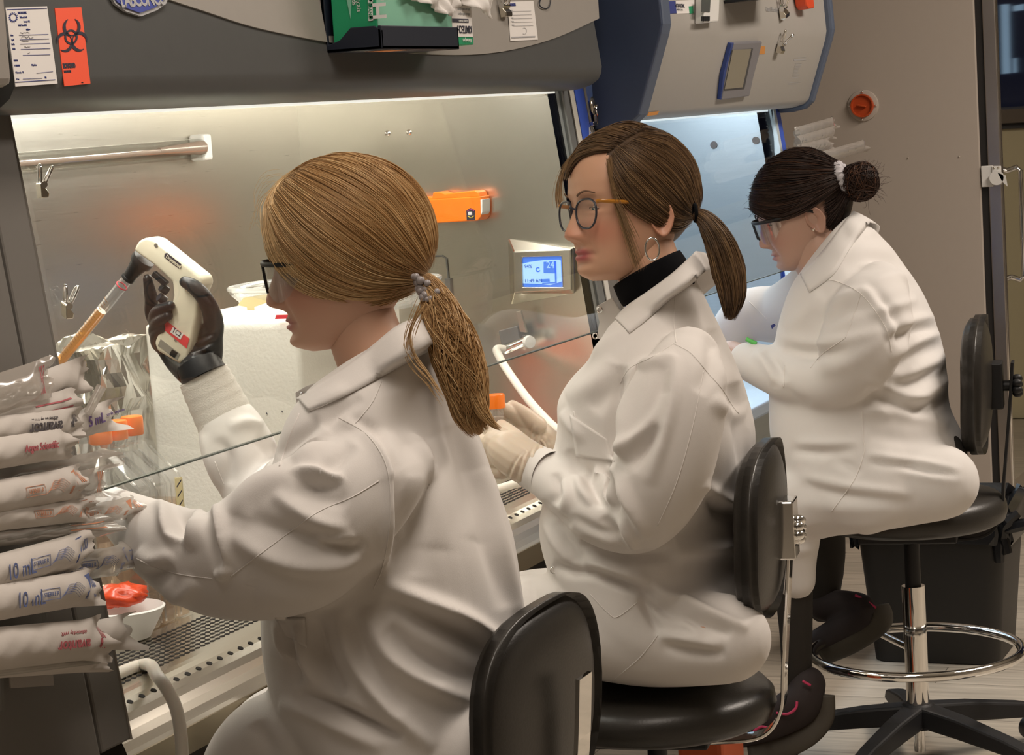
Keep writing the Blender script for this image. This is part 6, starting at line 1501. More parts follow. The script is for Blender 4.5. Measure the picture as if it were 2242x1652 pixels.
# tube held in the hands
tc = onx(1082, 872, 3.405); ct = thing('centrifuge_tube', 'clear tube with an orange screw cap held in pale gloved hands', 'tube', tc)
MB().lathe([(0.0, 0.0), (0.0130, 0), (0.0178, 0.0), (0.0180, 0.021), (0.0165, 0.023), (0.0155, 0.0215), (0.0, 0.0205)], tc+Vector((0, 0, -0.016)), (0.02, 0.03, 1), 40, caps=False).build('screw_cap', M_orange, ct, smooth='auto')
MB().lathe([(0.0, -0.125), (0.005, -0.122), (0.0135, -0.105), (0.0138, -0.016)], tc, (0.02, 0.03, 1), 28, caps=False).build('body', M_clear, ct, smooth='auto')
# face details
HB2 = mat('brow brown', (0.15, 0.085, 0.05), 0.8)
eyebrow(H2, HB2, w2)
round_glasses(H2, w2, mat('rim blue grey', (0.035, 0.035, 0.045), 0.25), mat('temple amber', (0.42, 0.17, 0.02), 0.25, coat=0.3), M_lens)
ec = onx(1428, 545, 3.37); hoop = [ec+Vector((0.010*math.cos(a)*0.6, -0.0095*math.cos(a), 0.0175*math.sin(a))) for a in np.linspace(0, 2*PI, 40)[:-1]]
MB().tube(hoop, 0.0016, 8, closed=True).build('earring', M_chrome, w2, smooth=True)
# hair
HR2 = attr_mat('hair brown', (0.150, 0.086, 0.042), (0.055, 0.032, 0.018), (0.40, 0.25, 0.12), 0.42, spec=0.35)
sh2 = Shell(H2, (0.0, -0.014, 0.024), (0.0855, 0.1120, 0.1045))
gn = [G(sh2, q) for q in (
    [(1330, 352), (1344, 405), (1376, 452), (1420, 482), (1470, 505), (1512, 484)],
    [(1338, 338), (1372, 392), (1420, 442), (1470, 480), (1516, 476)],
    [(1350, 322), (1408, 372), (1460, 422), (1500, 460), (1522, 470)],
    [(1372, 310), (1440, 342), (1490, 390), (1515, 445), (1525, 467)],
    [(1395, 300), (1460, 314), (1508, 362), (1526, 430), (1528, 465)],
    [(1412, 290), (1470, 298), (1518, 345), (1532, 420), (1530, 463)])]
gf = [G(sh2, q) for q in (
    [(1338, 330), (1300, 334), (1270, 345), (1250, 370), (1240, 400)],
    [(1352, 318), (1310, 312), (1270, 325), (1248, 350), (1236, 380)],
    [(1372, 306), (1325, 294), (1280, 308), (1252, 335), (1240, 360)],
    [(1398, 292), (1350, 280), (1300, 288), (1262, 315), (1244, 345)],
    [(1420, 282), (1390, 270), (1340, 272), (1290, 290), (1255, 320)])]
midl = [np.array([np.array(sh2.M @ Vector((0.006, sh2.c[1]+sh2.r[1]*math.cos(a), sh2.c[2]+sh2.r[2]*math.sin(a)))) for a in np.linspace(1.0, PI+0.5, 30)])]
fg = [mirror(sh2, g) for g in gn[::-1]]
mb = MB(); tone = []
def keep2(az, el):
    a = abs(az)
    if a < 30: return el > 44
    if a < 70: return el > 44-(a-30)*1.25
    if a < 104: return el > -5-(a-66)*0.35
    return el > -62
vs, fs = cap_mesh(sh2, keep2, 0.975); mb.add(vs, fs); tone += [0.12]*len(vs)
hair_flow(mb, tone, gn, 3200, sh2, 0.00052, 0.0012, 0.99, 1.03, 24, (0.15, 0.60), 11)
hair_flow(mb, tone, gn, 160, sh2, 0.00040, 0.0020, 1.015, 1.035, 24, (0.75, 0.95), 33)
hair_flow(mb, tone, gf, 1000, sh2, 0.0007, 0.0008, 0.99, 1.03, 18, (0.15, 0.5), 12)
hair_flow(mb, tone, [gn[-1]]+midl+fg, 1000, sh2, 0.0009, 0.001, 0.985, 1.025, 20, (0.12, 0.5), 13)
# face framing wisps on both sides
for q, X, c, t in (([(1335, 345), (1340, 400), (1352, 450), (1368, 500), (1385, 550), (1398, 590)], 3.365, 46, 0.75), ([(1330, 350), (1345, 420), (1372, 480), (1390, 520)], 3.36, 26, 0.7), ([(1262, 330), (1236, 365), (1225, 400), (1223, 430), (1228, 455)], 3.50, 40, 0.85)):
    base = np.array([np.array(onx(x, y, X)) for x, y in catmull([np.array(p, float) for p in q], 5)])
    for i in range(c): strand_mesh(mb, tone, base+np.random.randn(3)*np.array([0.004, 0.0035, 0.002])*np.linspace(0.3, 1.3, len(base))[:, None], 0.00035, random.uniform(t-0.15, t+0.2))
core = [np.array(onx(x, y, X2-0.01)) for x, y in ((1522, 466), (1548, 485), (1578, 535), (1597, 600), (1603, 650), (1598, 700))]
mpx = mpp(core[0])
tail(mb, tone, core, [12*mpx, 26*mpx, 34*mpx, 35*mpx, 28*mpx, 12*mpx], 1500, 0.00072, 28, (0.12, 0.7), 15, wave=0.12, tip=0.12)
mb.tube([Vector(p) for p in catmull(core, 4)], list(np.interp(np.linspace(0, 1, 21), np.linspace(0, 1, 6), [9*mpx, 20*mpx, 28*mpx, 28*mpx, 20*mpx, 4*mpx])), 12); tone += [0.15]*(len(mb.v)-len(tone))
ho = mb.build('hair', HR2, w2, smooth=True, fix=False); set_attr(ho.data, 'tone', tone)
MB().tube([Vector(core[0])+Vector((0.012*math.cos(a), 0.006*math.cos(a), 0.013*math.sin(a))) for a in np.linspace(0, 2*PI, 20)[:-1]], 0.003, 8, closed=True).build('hair_tie', M_jumper, ho, smooth=True)
# ------------------------------------------------------------------ third woman: dark hair in a bun, bent over the far cabinet
SK3 = attr_mat('skin light olive', (0.52, 0.33, 0.25), (0.50, 0.24, 0.18), (0.58, 0.39, 0.31), 0.45, sss=0.12, alt=(0.42, 0.20, 0.19))
X3 = 4.55
H3 = head_matrix((X3, 1.2795, 1.167), 0.40, 0.27, 0.0, 0.945)
w3 = thing('person', 'dark haired woman with a bun bent over the far cabinet, in a white coat', 'person', (4.6, 1.1, 0.55))
neck = limb([(1775, 520, X3, 62), (1800, 560, X3, 66), (1832, 600, X3, 72), (1870, 700, X3, 100), (1890, 850, X3, 120), (1940, 1030, X3, 120)])
nar = limb([(1895, 665, 4.38, 55), (1870, 760, 4.34, 54), (1830, 835, 4.345, 48), (1740, 825, 4.39, 42), (1640, 792, 4.47, 36), (1600, 775, 4.50, 30)])
far_ = limb([(1790, 640, 4.72, 50), (1700, 690, 4.80, 46), (1630, 700, 4.80, 40), (1570, 745, 4.76, 32)])
l1 = limb([(2010, 1050, 4.43, 74), (1840, 1085, 4.41, 72), (1745, 1120, 4.41, 60), (1735, 1220, 4.41, 50), (1742, 1370, 4.42, 38), (1745, 1500, 4.43, 34)])
l2 = limb([(2000, 1040, 4.68, 70), (1860, 1060, 4.70, 66), (1800, 1110, 4.72, 58), (1805, 1230, 4.74, 46), (1800, 1330, 4.76, 34)])
person_body('body', w3, H3, SK3, [neck, nar, far_], dict(nose=0.85, lips=1.0, cheek=0.002), wide=1.05, jaw=1.12)
tr = union([l1, l2, limb([(2040, 1010, 4.55, 80), (1960, 1060, 4.55, 80)])], 0.009, 4, 'trousers'); tr.materials.append(M_trouser); link('trousers', tr, w3, True)
ts = torso(X3, [(1758, 602, 1868, 462, .068), (1738, 622, 1912, 492, .115), (1720, 648, 1960, 532, .165), (1705, 678, 2000, 585, .195), (1694, 712, 2036, 642, .208), (1686, 752, 2064, 710, .214), (1680, 800, 2082, 775, .216), (1676, 850, 2090, 840, .218), (1676, 905, 2096, 903, .224), (1682, 960, 2124, 962, .235), (1700, 1010, 2140, 1014, .245), (1735, 1060, 2138, 1062, .245), (1790, 1108, 2105, 1102, .23), (1860, 1140, 2040, 1124, .19)])
na = limb([(1925, 640, 4.42, 70), (1908, 690, 4.37, 96), (1880, 765, 4.335, 96), (1838, 825, 4.34, 70), (1765, 832, 4.37, 64), (1700, 812, 4.41, 56), (1640, 790, 4.46, 46)], flat=0.95)
fa = limb([(1800, 640, 4.72, 80), (1715, 685, 4.80, 66), (1640, 690, 4.80, 58), (1590, 740, 4.78, 46)])
lp = limb([(2060, 1055, 4.43, 84), (1910, 1072, 4.41, 92), (1790, 1085, 4.40, 94), (1728, 1135, 4.40, 84), (1728, 1205, 4.40, 66), (1742, 1268, 4.40, 46)])
lp2 = limb([(2040, 1035, 4.68, 80), (1890, 1050, 4.70, 84), (1750, 1062, 4.70, 80), (1710, 1120, 4.70, 66)])
mid = limb([(2000, 1060, 4.55, 78), (1800, 1070, 4.55, 80), (1740, 1110, 4.55, 64)])
me = union([ts, na, fa, lp, lp2, mid], 0.0050, 8, 'lab_coat')
S = Sculpt(me, 1.15)
S.fold([(1790, 690), (1840, 655), (1880, 640), (1930, 640)], 9, 0.006).fold([(1800, 715), (1850, 680), (1900, 665)], 10, -0.007).fold([(1885, 625), (1920, 665), (1950, 715), (1955, 760)], 8, 0.006).fold([(1900, 620), (1936, 660), (1966, 715), (1972, 760)], 8, -0.008)
S.fold([(1700, 735), (1770, 752), (1850, 745), (1930, 720)], 10, 0.008).fold([(1720, 760), (1790, 775), (1860, 765)], 11, -0.007).fold([(1780, 810), (1860, 790), (1940, 730)], 14, 0.006).fold([(1675, 770), (1700, 800), (1715, 835)], 7, -0.009).fold([(1650, 770), (1680, 795), (1700, 840)], 8, 0.007)
S.fold([(1715, 845), (1740, 872), (1775, 888)], 9, -0.005).fold([(1800, 640), (1760, 690), (1720, 720)], 12, 0.005)
for a, b, c, w_, h in (((1900, 690), (1960, 670), (2010, 655), 7, 0.006), ((1930, 730), (1990, 705), (2060, 690), 8, 0.008), ((1935, 750), (1995, 728), (2065, 715), 9, -0.008), ((1950, 790), (2000, 752), (2070, 725), 8, 0.009), ((1960, 810), (2010, 775), (2080, 745), 10, -0.009), ((1940, 830), (2000, 812), (2085, 775), 8, 0.008), ((1950, 850), (2010, 835), (2085, 795), 9, -0.008), ((1960, 880), (2020, 862), (2090, 825), 8, 0.009), ((1990, 905), (2040, 885), (2092, 850), 8, -0.009),
        ((1890, 830), (1960, 855), (2050, 880), 9, 0.007), ((1895, 850), (1950, 880), (2040, 905), 10, -0.007), ((1900, 880), (1980, 905), (2080, 930), 10, 0.006), ((1880, 905), (1920, 900), (1950, 915), 7, 0.006),
        ((1900, 950), (2000, 965), (2100, 945), 12, -0.005), ((1895, 995), (2000, 1010), (2110, 1030), 7, 0.006), ((1900, 1008), (2000, 1025), (2100, 1042), 7, -0.008), ((1930, 1010), (2020, 1040), (2110, 1050), 8, 0.006), ((1740, 1040), (1850, 1065), (2000, 1085), 9, 0.007), ((1760, 1058), (1860, 1084), (2000, 1100), 9, -0.007), ((1730, 985), (1800, 990), (1870, 985), 8, -0.009), ((1740, 970), (1820, 972), (1880, 968), 8, 0.005), ((1820, 1000), (1860, 1020), (1880, 1040), 8, -0.006), ((1740, 1100), (1850, 1112), (1960, 1110), 12, 0.005), ((1720, 1180), (1770, 1170), (1820, 1155), 9, -0.006), ((1730, 1210), (1770, 1200), (1790, 1185), 8, 0.005),
        ((1830, 560), (1900, 545), (1960, 555), 10, 0.004), ((1850, 590), (1920, 575), (1985, 590), 12, -0.004), ((1900, 620), (1960, 600), (2010, 612), 9, 0.005), ((1890, 520), (1920, 505), (1940, 515), 7, 0.004)):
    S.fold([a, b, c], w_, h)
S.noise(0.0016, 24, 7); S.done(2)
me.materials.append(M_coat_f); coat3 = link('lab_coat', me, w3, True); bv3 = bvh_of(me)
for pts in ([(1788, 610), (1830, 615), (1878, 638), (1912, 675), (1942, 725), (1952, 770)], [(1885, 640), (1870, 690), (1850, 740)], [(1850, 740), (1800, 775), (1775, 805)], [(1888, 900), (1890, 960), (1892, 990), (1870, 1050), (1820, 1120)], [(1712, 842), (1716, 845), (1718, 800)], [(1640, 660), (1680, 700)]):
    seam(bv3, pts, 0.0009, M_seam, coat3)
collar([(1752, 600, .055, 1772, 640, .095), (1790, 562, .068, 1825, 600, .112), (1822, 522, .068, 1858, 548, .106), (1850, 484, .050, 1888, 508, .072), (1868, 462, .0, 1905, 486, .0)], X3, M_coat_f, coat3, bv=bv3)
MB().prism([onx(x, y, 4.345) for x, y in ((1687, 712), (1695, 708), (1698, 712), (1690, 720))], (0.001, 0, 0)).build('logo_mark', M_inkblue, coat3)
# bun, hair
HR3 = attr_mat('hair dark brown', (0.045, 0.022, 0.014), (0.016, 0.010, 0.008), (0.20, 0.085, 0.04), 0.5, spec=0.3)
sh3 = Shell(H3, (0.0, -0.014, 0.024), (0.0860, 0.1130, 0.1060))
gs = [G(sh3, q) for q in (
    [(1640, 455), (1690, 480), (1740, 470), (1790, 440), (1830, 410), (1858, 390)],
    [(1634, 430), (1690, 440), (1750, 430), (1800, 410), (1858, 385)],
    [(1638, 405), (1690, 400), (1750, 395), (1810, 385), (1858, 378)],
    [(1655, 375), (1710, 360), (1770, 362), (1820, 368), (1858, 374)],
    [(1690, 345), (1740, 335), (1790, 345), (1830, 360), (1858, 372)],
    [(1730, 326), (1780, 330), (1820, 350), (1856, 370)])]
lowb = [G(sh3, q) for q in ([(1800, 500), (1820, 470), (1845, 430), (1862, 400)], [(1805, 530), (1835, 490), (1856, 440), (1866, 402)], [(1800, 450), (1830, 430), (1860, 396)])]
mb = MB(); tone = []
def keep3(az, el):
    a = abs(az)
    if a < 30: return el > 24
    if a < 80: return el > 24-(a-30)*0.62
    if a < 106: return el > -7
    return el > -60
vs, fs = cap_mesh(sh3, keep3, 0.978); mb.add(vs, fs); tone += [0.15]*len(vs)
hair_flow(mb, tone, gs, 1500, sh3, 0.0008, 0.001, 0.985, 1.03, 22, (0.15, 0.5), 21, wob=0.0025)
hair_flow(mb, tone, lowb, 500, sh3, 0.0008, 0.001, 0.985, 1.02, 14, (0.1, 0.35), 22)
hair_flow(mb, tone, [mirror(sh3, g) for g in gs], 500, sh3, 0.001, 0.001, 0.985, 1.03, 16, (0.15, 0.4), 23)
bc = np.array(onx(1882, 397, X3)); br = 41*mpp(bc); rs = np.random.RandomState(8)
mb.sphere(Vector(bc), (br*0.9, br*0.9, br*0.95), 20, 14); tone += [0.12]*(len(mb.v)-len(tone))
for i in range(420):
    ax = rs.randn(3); ax /= np.linalg.norm(ax); u = np.cross(ax, rs.randn(3)); u /= np.linalg.norm(u); v = np.cross(ax, u); a0 = rs.rand()*6.28; L = rs.uniform(1.2, 3.5)
    h = rs.uniform(-0.6, 0.6); r_ = br*rs.uniform(0.9, 1.10)
    P = np.array([bc+r_*(ax*h+math.sqrt(1-h*h)*(u*math.cos(a)+v*math.sin(a))) for a in np.linspace(a0, a0+L, 14)]); strand_mesh(mb, tone, P, 0.0008, np.clip(rs.normal(0.4, 0.2), 0, 1))
for i in range(46):
    a = rs.rand()*6.28; d = np.array([rs.randn()*0.4, -abs(math.cos(a))-0.2, math.sin(a)]); d /= np.linalg.norm(d); p = bc+d*br; k = np.linspace(0, 1, 10)[:, None]
    strand_mesh(mb, tone, p+d*k*rs.uniform(0.006, 0.022)+rs.randn(3)*0.01*k**2+np.sin(k*6)*rs.randn(3)*0.002, 0.0003, 0.5)
for i in range(60):
    g = gs[rs.randint(0, 6)]; p = g[rs.randint(0, 8)]; q = sh3.snap(p, 1.03); k = np.linspace(0, 1, 8)[:, None]
    strand_mesh(mb, tone, q+(q-np.array(sh3.M @ Vector(sh3.c)))*k*0.08+rs.randn(3)*0.006*k, 0.00025, 0.45)
ho = mb.build('hair', HR3, w3, smooth=True, fix=False); set_attr(ho.data, 'tone', tone)
M_scr = mat('pale grey scrunchie', (0.52, 0.50, 0.52), 0.9, bump=0.3, bscale=300)
s0 = np.array(onx(1832, 362, X3)); s1 = np.array(onx(1862, 420, X3)); ax = Vector(bc-(s0+s1)/2).normalized(); cc = Vector((s0+s1)/2)
uu = Vector(s0-s1).normalized(); vv_ = ax.cross(uu)
MB().tube([cc+uu*(0.027*math.cos(a))+vv_*(0.027*math.sin(a))+ax*0.002*math.sin(9*a) for a in np.linspace(0, 2*PI, 60)[:-1]], [0.0115+0.0022*math.sin(k*1.9) for k in range(59)], 10, closed=True).build('scrunchie', M_scr, ho, smooth=True)
eyebrow(H3, mat('brow dark', (0.03, 0.018, 0.012), 0.8), w3, 0.0205)
safety_glasses(H3, w3, M_black, M_lensg, drop=-0.004)
es = onx(1781, 504, 4.55-0.072)
MB().sphere(es, 0.0022, 10, 8).sphere(es+Vector((0, 0.003, 0.002)), 0.0018, 8, 6).sphere(es+Vector((0, -0.002, 0.003)), 0.0018, 8, 6).build('earring', M_nickel, w3, smooth=True)
# shoes
M_shoe = mat('dark grey running shoe', (0.035, 0.026, 0.026), 0.8); M_pink = mat('pink trim', (0.62, 0.05, 0.14), 0.6); M_sole = mat('shoe sole olive', (0.075, 0.065, 0.05), 0.7)
def shoe(pts, sole, trims, name):
    m = union([limb(pts, 5, 20, flat=0.85)], 0.004, 3, 'shoe'); m.materials.append(M_shoe); o = link('shoe', m, w3, True)
    MB().tube(smoothpath([onx(*q) for q in sole], 6), [(0.010, 0.027)]*(6*(len(sole)-1)+1), 12).build('shoe_sole', M_sole, o, smooth=True)
    for t in trims: MB().tube(smoothpath([onx(*q) for q in t], 5), 0.0028, 6).build('shoe_trim', M_pink, o, smooth=True)
shoe([(1770, 1500, 4.42, 42), (1752, 1540, 4.40, 50), (1700, 1572, 4.38, 46), (1640, 1600, 4.38, 38), (1600, 1615, 4.38, 26)], [(1800, 1520, 4.42), (1795, 1575, 4.41), (1740, 1622, 4.38), (1640, 1645, 4.37)],
     [[(1700, 1560, 4.34), (1725, 1562, 4.34), (1742, 1550, 4.345), (1745, 1535, 4.35)], [(1757, 1490, 4.37), (1775, 1500, 4.375)], [(1650, 1600, 4.335), (1668, 1590, 4.335), (1690, 1596, 4.335)]], 'a')
shoe([(1800, 1325, 4.74, 34), (1850, 1325, 4.72, 34), (1890, 1338, 4.70, 36), (1850, 1370, 4.70, 36), (1790, 1405, 4.70, 32)], [(1925, 1325, 4.71), (1930, 1360, 4.70), (1870, 1405, 4.69), (1800, 1435, 4.69)],
     [[(1872, 1302, 4.69), (1892, 1312, 4.69), (1918, 1330, 4.69)]], 'b')
tag(MB().tube([onx(1634, 742, 4.44), onx(1656, 752, 4.44)], 0.0045, 10).build('green_marker', mat('marker green', (0.12, 0.55, 0.12), 0.4), None, smooth='auto'), 'small bright green pen by the far woman’s gloved hands', 'pen')
# ------------------------------------------------------------------ stools
def stool(cx, cy, zs, by, zb0, zb1, label, metal, a0=169, knob=True, rseat=0.20, rot=0.0, hw=0.19, off=0.018):
    """cx, cy seat centre; zs seat top; by backrest rear face; zb0..zb1 backrest bottom and top"""
    t = thing('lab_stool', label, 'stool', (cx, cy, 0), 'black vinyl lab stools')
    MB().lathe([(0.0, 0), (rseat*0.88, 0.0), (rseat*0.97, 0.010), (rseat, 0.028), (rseat*0.985, 0.046), (rseat*0.92, 0.060), (rseat*0.6, 0.068), (0, 0.070)], (cx, cy, zs-0.070), (0, 0, 1), 56, caps=False).build('seat', M_vinyl, t, smooth=True)
    MB().bb((cx-0.09, cy-0.10, zs-0.095), (cx+0.09, cy+0.10, zs-0.070)).build('seat_plate', M_black, t, bevel=0.004)
    # curved padded backrest: superellipse outline in x,z, thick, edges swept forward
    rows = []; zc = (zb0+zb1)/2; hz = (zb1-zb0)/2; nu, nv = 40, 20
    def sec(th, sgn):
        R = []
        for i in range(nv+1):
            f = i/nv; ring = []
            for k in range(nu):
                a = 2*PI*k/nu; c, s = math.cos(a), math.sin(a); p = 2.75
                x = hw*f*math.copysign(abs(c)**(2/p), c); z = hz*f*math.copysign(abs(s)**(2/p), s)
                ed = math.sqrt(max(0, 1-f**6))
                y = by+0.50*x*x*1.0+0.75*(z-0.03)**2*0.8+(0.0 if sgn < 0 else 0.052*ed**0.5)+(-0.0 if sgn > 0 else 0.026*(1-ed))
                ring.append(Vector((cx+x, y, zc+z)))
            R.append(ring)
        return R
    back = sec(0, -1); front = sec(0, 1)
    MB().loft(back[1:]+front[1:][::-1]).build('backrest', M_vinyl, t, smooth=True)
    yb_ = by-off
    bar = [(cx, yb_-0.022, zb1-0.095), (cx, yb_-0.012, zc-0.06), (cx, yb_+0.004, zs+0.02), (cx, yb_+0.012, zs-0.05), (cx, yb_+0.045, zs-0.092), (cx, yb_+0.12, zs-0.102), (cx, cy-0.06, zs-0.102)]
    q = smoothpath(bar, 8); wv = Vector((1, 0, 0)); rows = []
    for i, p in enumerate(q):
        d = (q[min(i+1, len(q)-1)]-q[max(i-1, 0)]).normalized(); n = d.cross(wv)
        rows.append([p+wv*a+n*b for a, b in ((-0.022, -0.003), (0.022, -0.003), (0.022, 0.003), (-0.022, 0.003))])
    MB().loft(rows).build('back_bar', metal, t, bevel=0.0015)
    if knob: MB().bb((cx-0.03, by-0.020, zc-0.05), (cx+0.03, by+0.012, zc+0.045)).build('bracket', metal if metal is M_chrome and knob else M_black, t, bevel=0.003)
    if knob:
        kb = MB()
        for k in range(7):
            a = 2*PI*k/7; kb.sphere((cx+0.016*math.cos(a), yb_-0.030, zc-0.005+0.016*math.sin(a)), (0.0085, 0.011, 0.0085), 10, 8)
        kb.tube([(cx, yb_-0.002, zc-0.005), (cx, yb_-0.038, zc-0.005)], 0.011, 14); kb.build('adjusting_knob', metal if metal is M_chrome else M_black, t, smooth='auto')
    MB().lathe([(0.024, 0.10), (0.024, zs-0.20), (0.0, zs-0.20)], (cx, cy, 0.0), (0, 0, 1), 28).build('column', M_chrome, t, smooth='auto')
    MB().tube([(cx, cy, zs-0.22), (cx, cy, zs-0.11)], 0.0165, 20).build('gas_lift', M_black, t, smooth='auto')
    zr = 0.205 if zs < 0.5 else 0.235
    ring = [(cx+0.218*math.cos(a), cy+0.218*math.sin(a), zr) for a in np.linspace(0, 2*PI, 72)[:-1]]
    fr2 = MB().tube(ring, 0.0105, 12, closed=True)
    for k in range(1):
        a = math.radians(30); fr2.tube([(cx+0.02*math.cos(a), cy+0.02*math.sin(a), zr), (cx+0.215*math.cos(a), cy+0.215*math.sin(a), zr)], 0.0075, 10)
    fr2.build('foot_ring', M_chrome, t, smooth='auto')
    MB().lathe([(0, 0.075), (0.045, 0.075), (0.040, 0.115), (0.030, 0.125), (0, 0.125)], (cx, cy, 0), (0, 0, 1), 24, caps=False).build('hub', M_black, t, smooth='auto')
    MB().tube([(cx, cy, 0.02), (cx, cy, 0.08)], 0.012, 16).build('lift_foot', M_chrome, t, smooth='auto')
    for k in range(5):
        a = math.radians(a0+72*k); d = Vector((math.cos(a), math.sin(a), 0)); s = Vector((-d.y, d.x, 0)); c = Vector((cx, cy, 0)); rows = []
        for r_, zt, zb_, w_ in ((0.02, 0.122, 0.080, 0.030), (0.12, 0.112, 0.072, 0.026), (0.24, 0.092, 0.060, 0.022), (0.29, 0.080, 0.058, 0.020), (0.30, 0.070, 0.060, 0.012)):
            p = c+d*r_; rows.append([p+s*w_+Vector((0, 0, zb_)), p+s*w_*0.8+Vector((0, 0, zt)), p-s*w_*0.8+Vector((0, 0, zt)), p-s*w_+Vector((0, 0, zb_))])
        lg = MB().loft(rows).build('leg', M_black, t, bevel=0.005)
        p = c+d*0.278
        MB().tube([p+s*-0.022+Vector((0, 0, 0.026)), p+s*0.022+Vector((0, 0, 0.026))], 0.026, 20).tube([p+Vector((0, 0, 0.03)), p+Vector((0, 0, 0.065))], 0.008, 10).build('caster', M_black, lg, smooth='auto')
    t.rotation_euler.z = rot
    return t
stool(2.66, 1.275, 0.495, 1.092, 0.500, 0.782, 'black padded stool under the blonde woman, its curved backrest nearest the camera', M_chrome, 150, False, rot=0.0, off=0.008)
stool(3.45, 1.255, 0.472, 1.028, 0.585, 0.860, 'black stool with chrome back bar under the woman with hoop earrings', M_chrome, 200, rot=0.15, hw=0.18, off=-0.006)
stool(4.625, 1.095, 0.575, 0.915, 0.655, 0.935, 'tall black stool with chrome foot ring under the dark haired woman', M_black, 160, rot=0.14, hw=0.17)
# dark trousers over the legs of the two nearer women
for par, A, B in ((w1, [(700, 1625, 2.55, 88), (560, 1660, 2.55, 80), (540, 2000, 2.55, 66), (560, 2400, 2.55, 50)], [(700, 1590, 2.76, 82), (580, 1620, 2.76, 78), (560, 1950, 2.76, 64), (570, 2330, 2.76, 48)]),
                  (w2, [(1300, 1380, 3.33, 86), (1120, 1370, 3.33, 78), (1080, 1560, 3.33, 66), (1090, 1850, 3.33, 50)], [(1300, 1350, 3.57, 84), (1140, 1340, 3.57, 76), (1100, 1530, 3.57, 64), (1110, 1800, 3.57, 48)])):
    for q in (A, B): limb(q).build('trouser_leg', M_trouser, par, smooth=True)
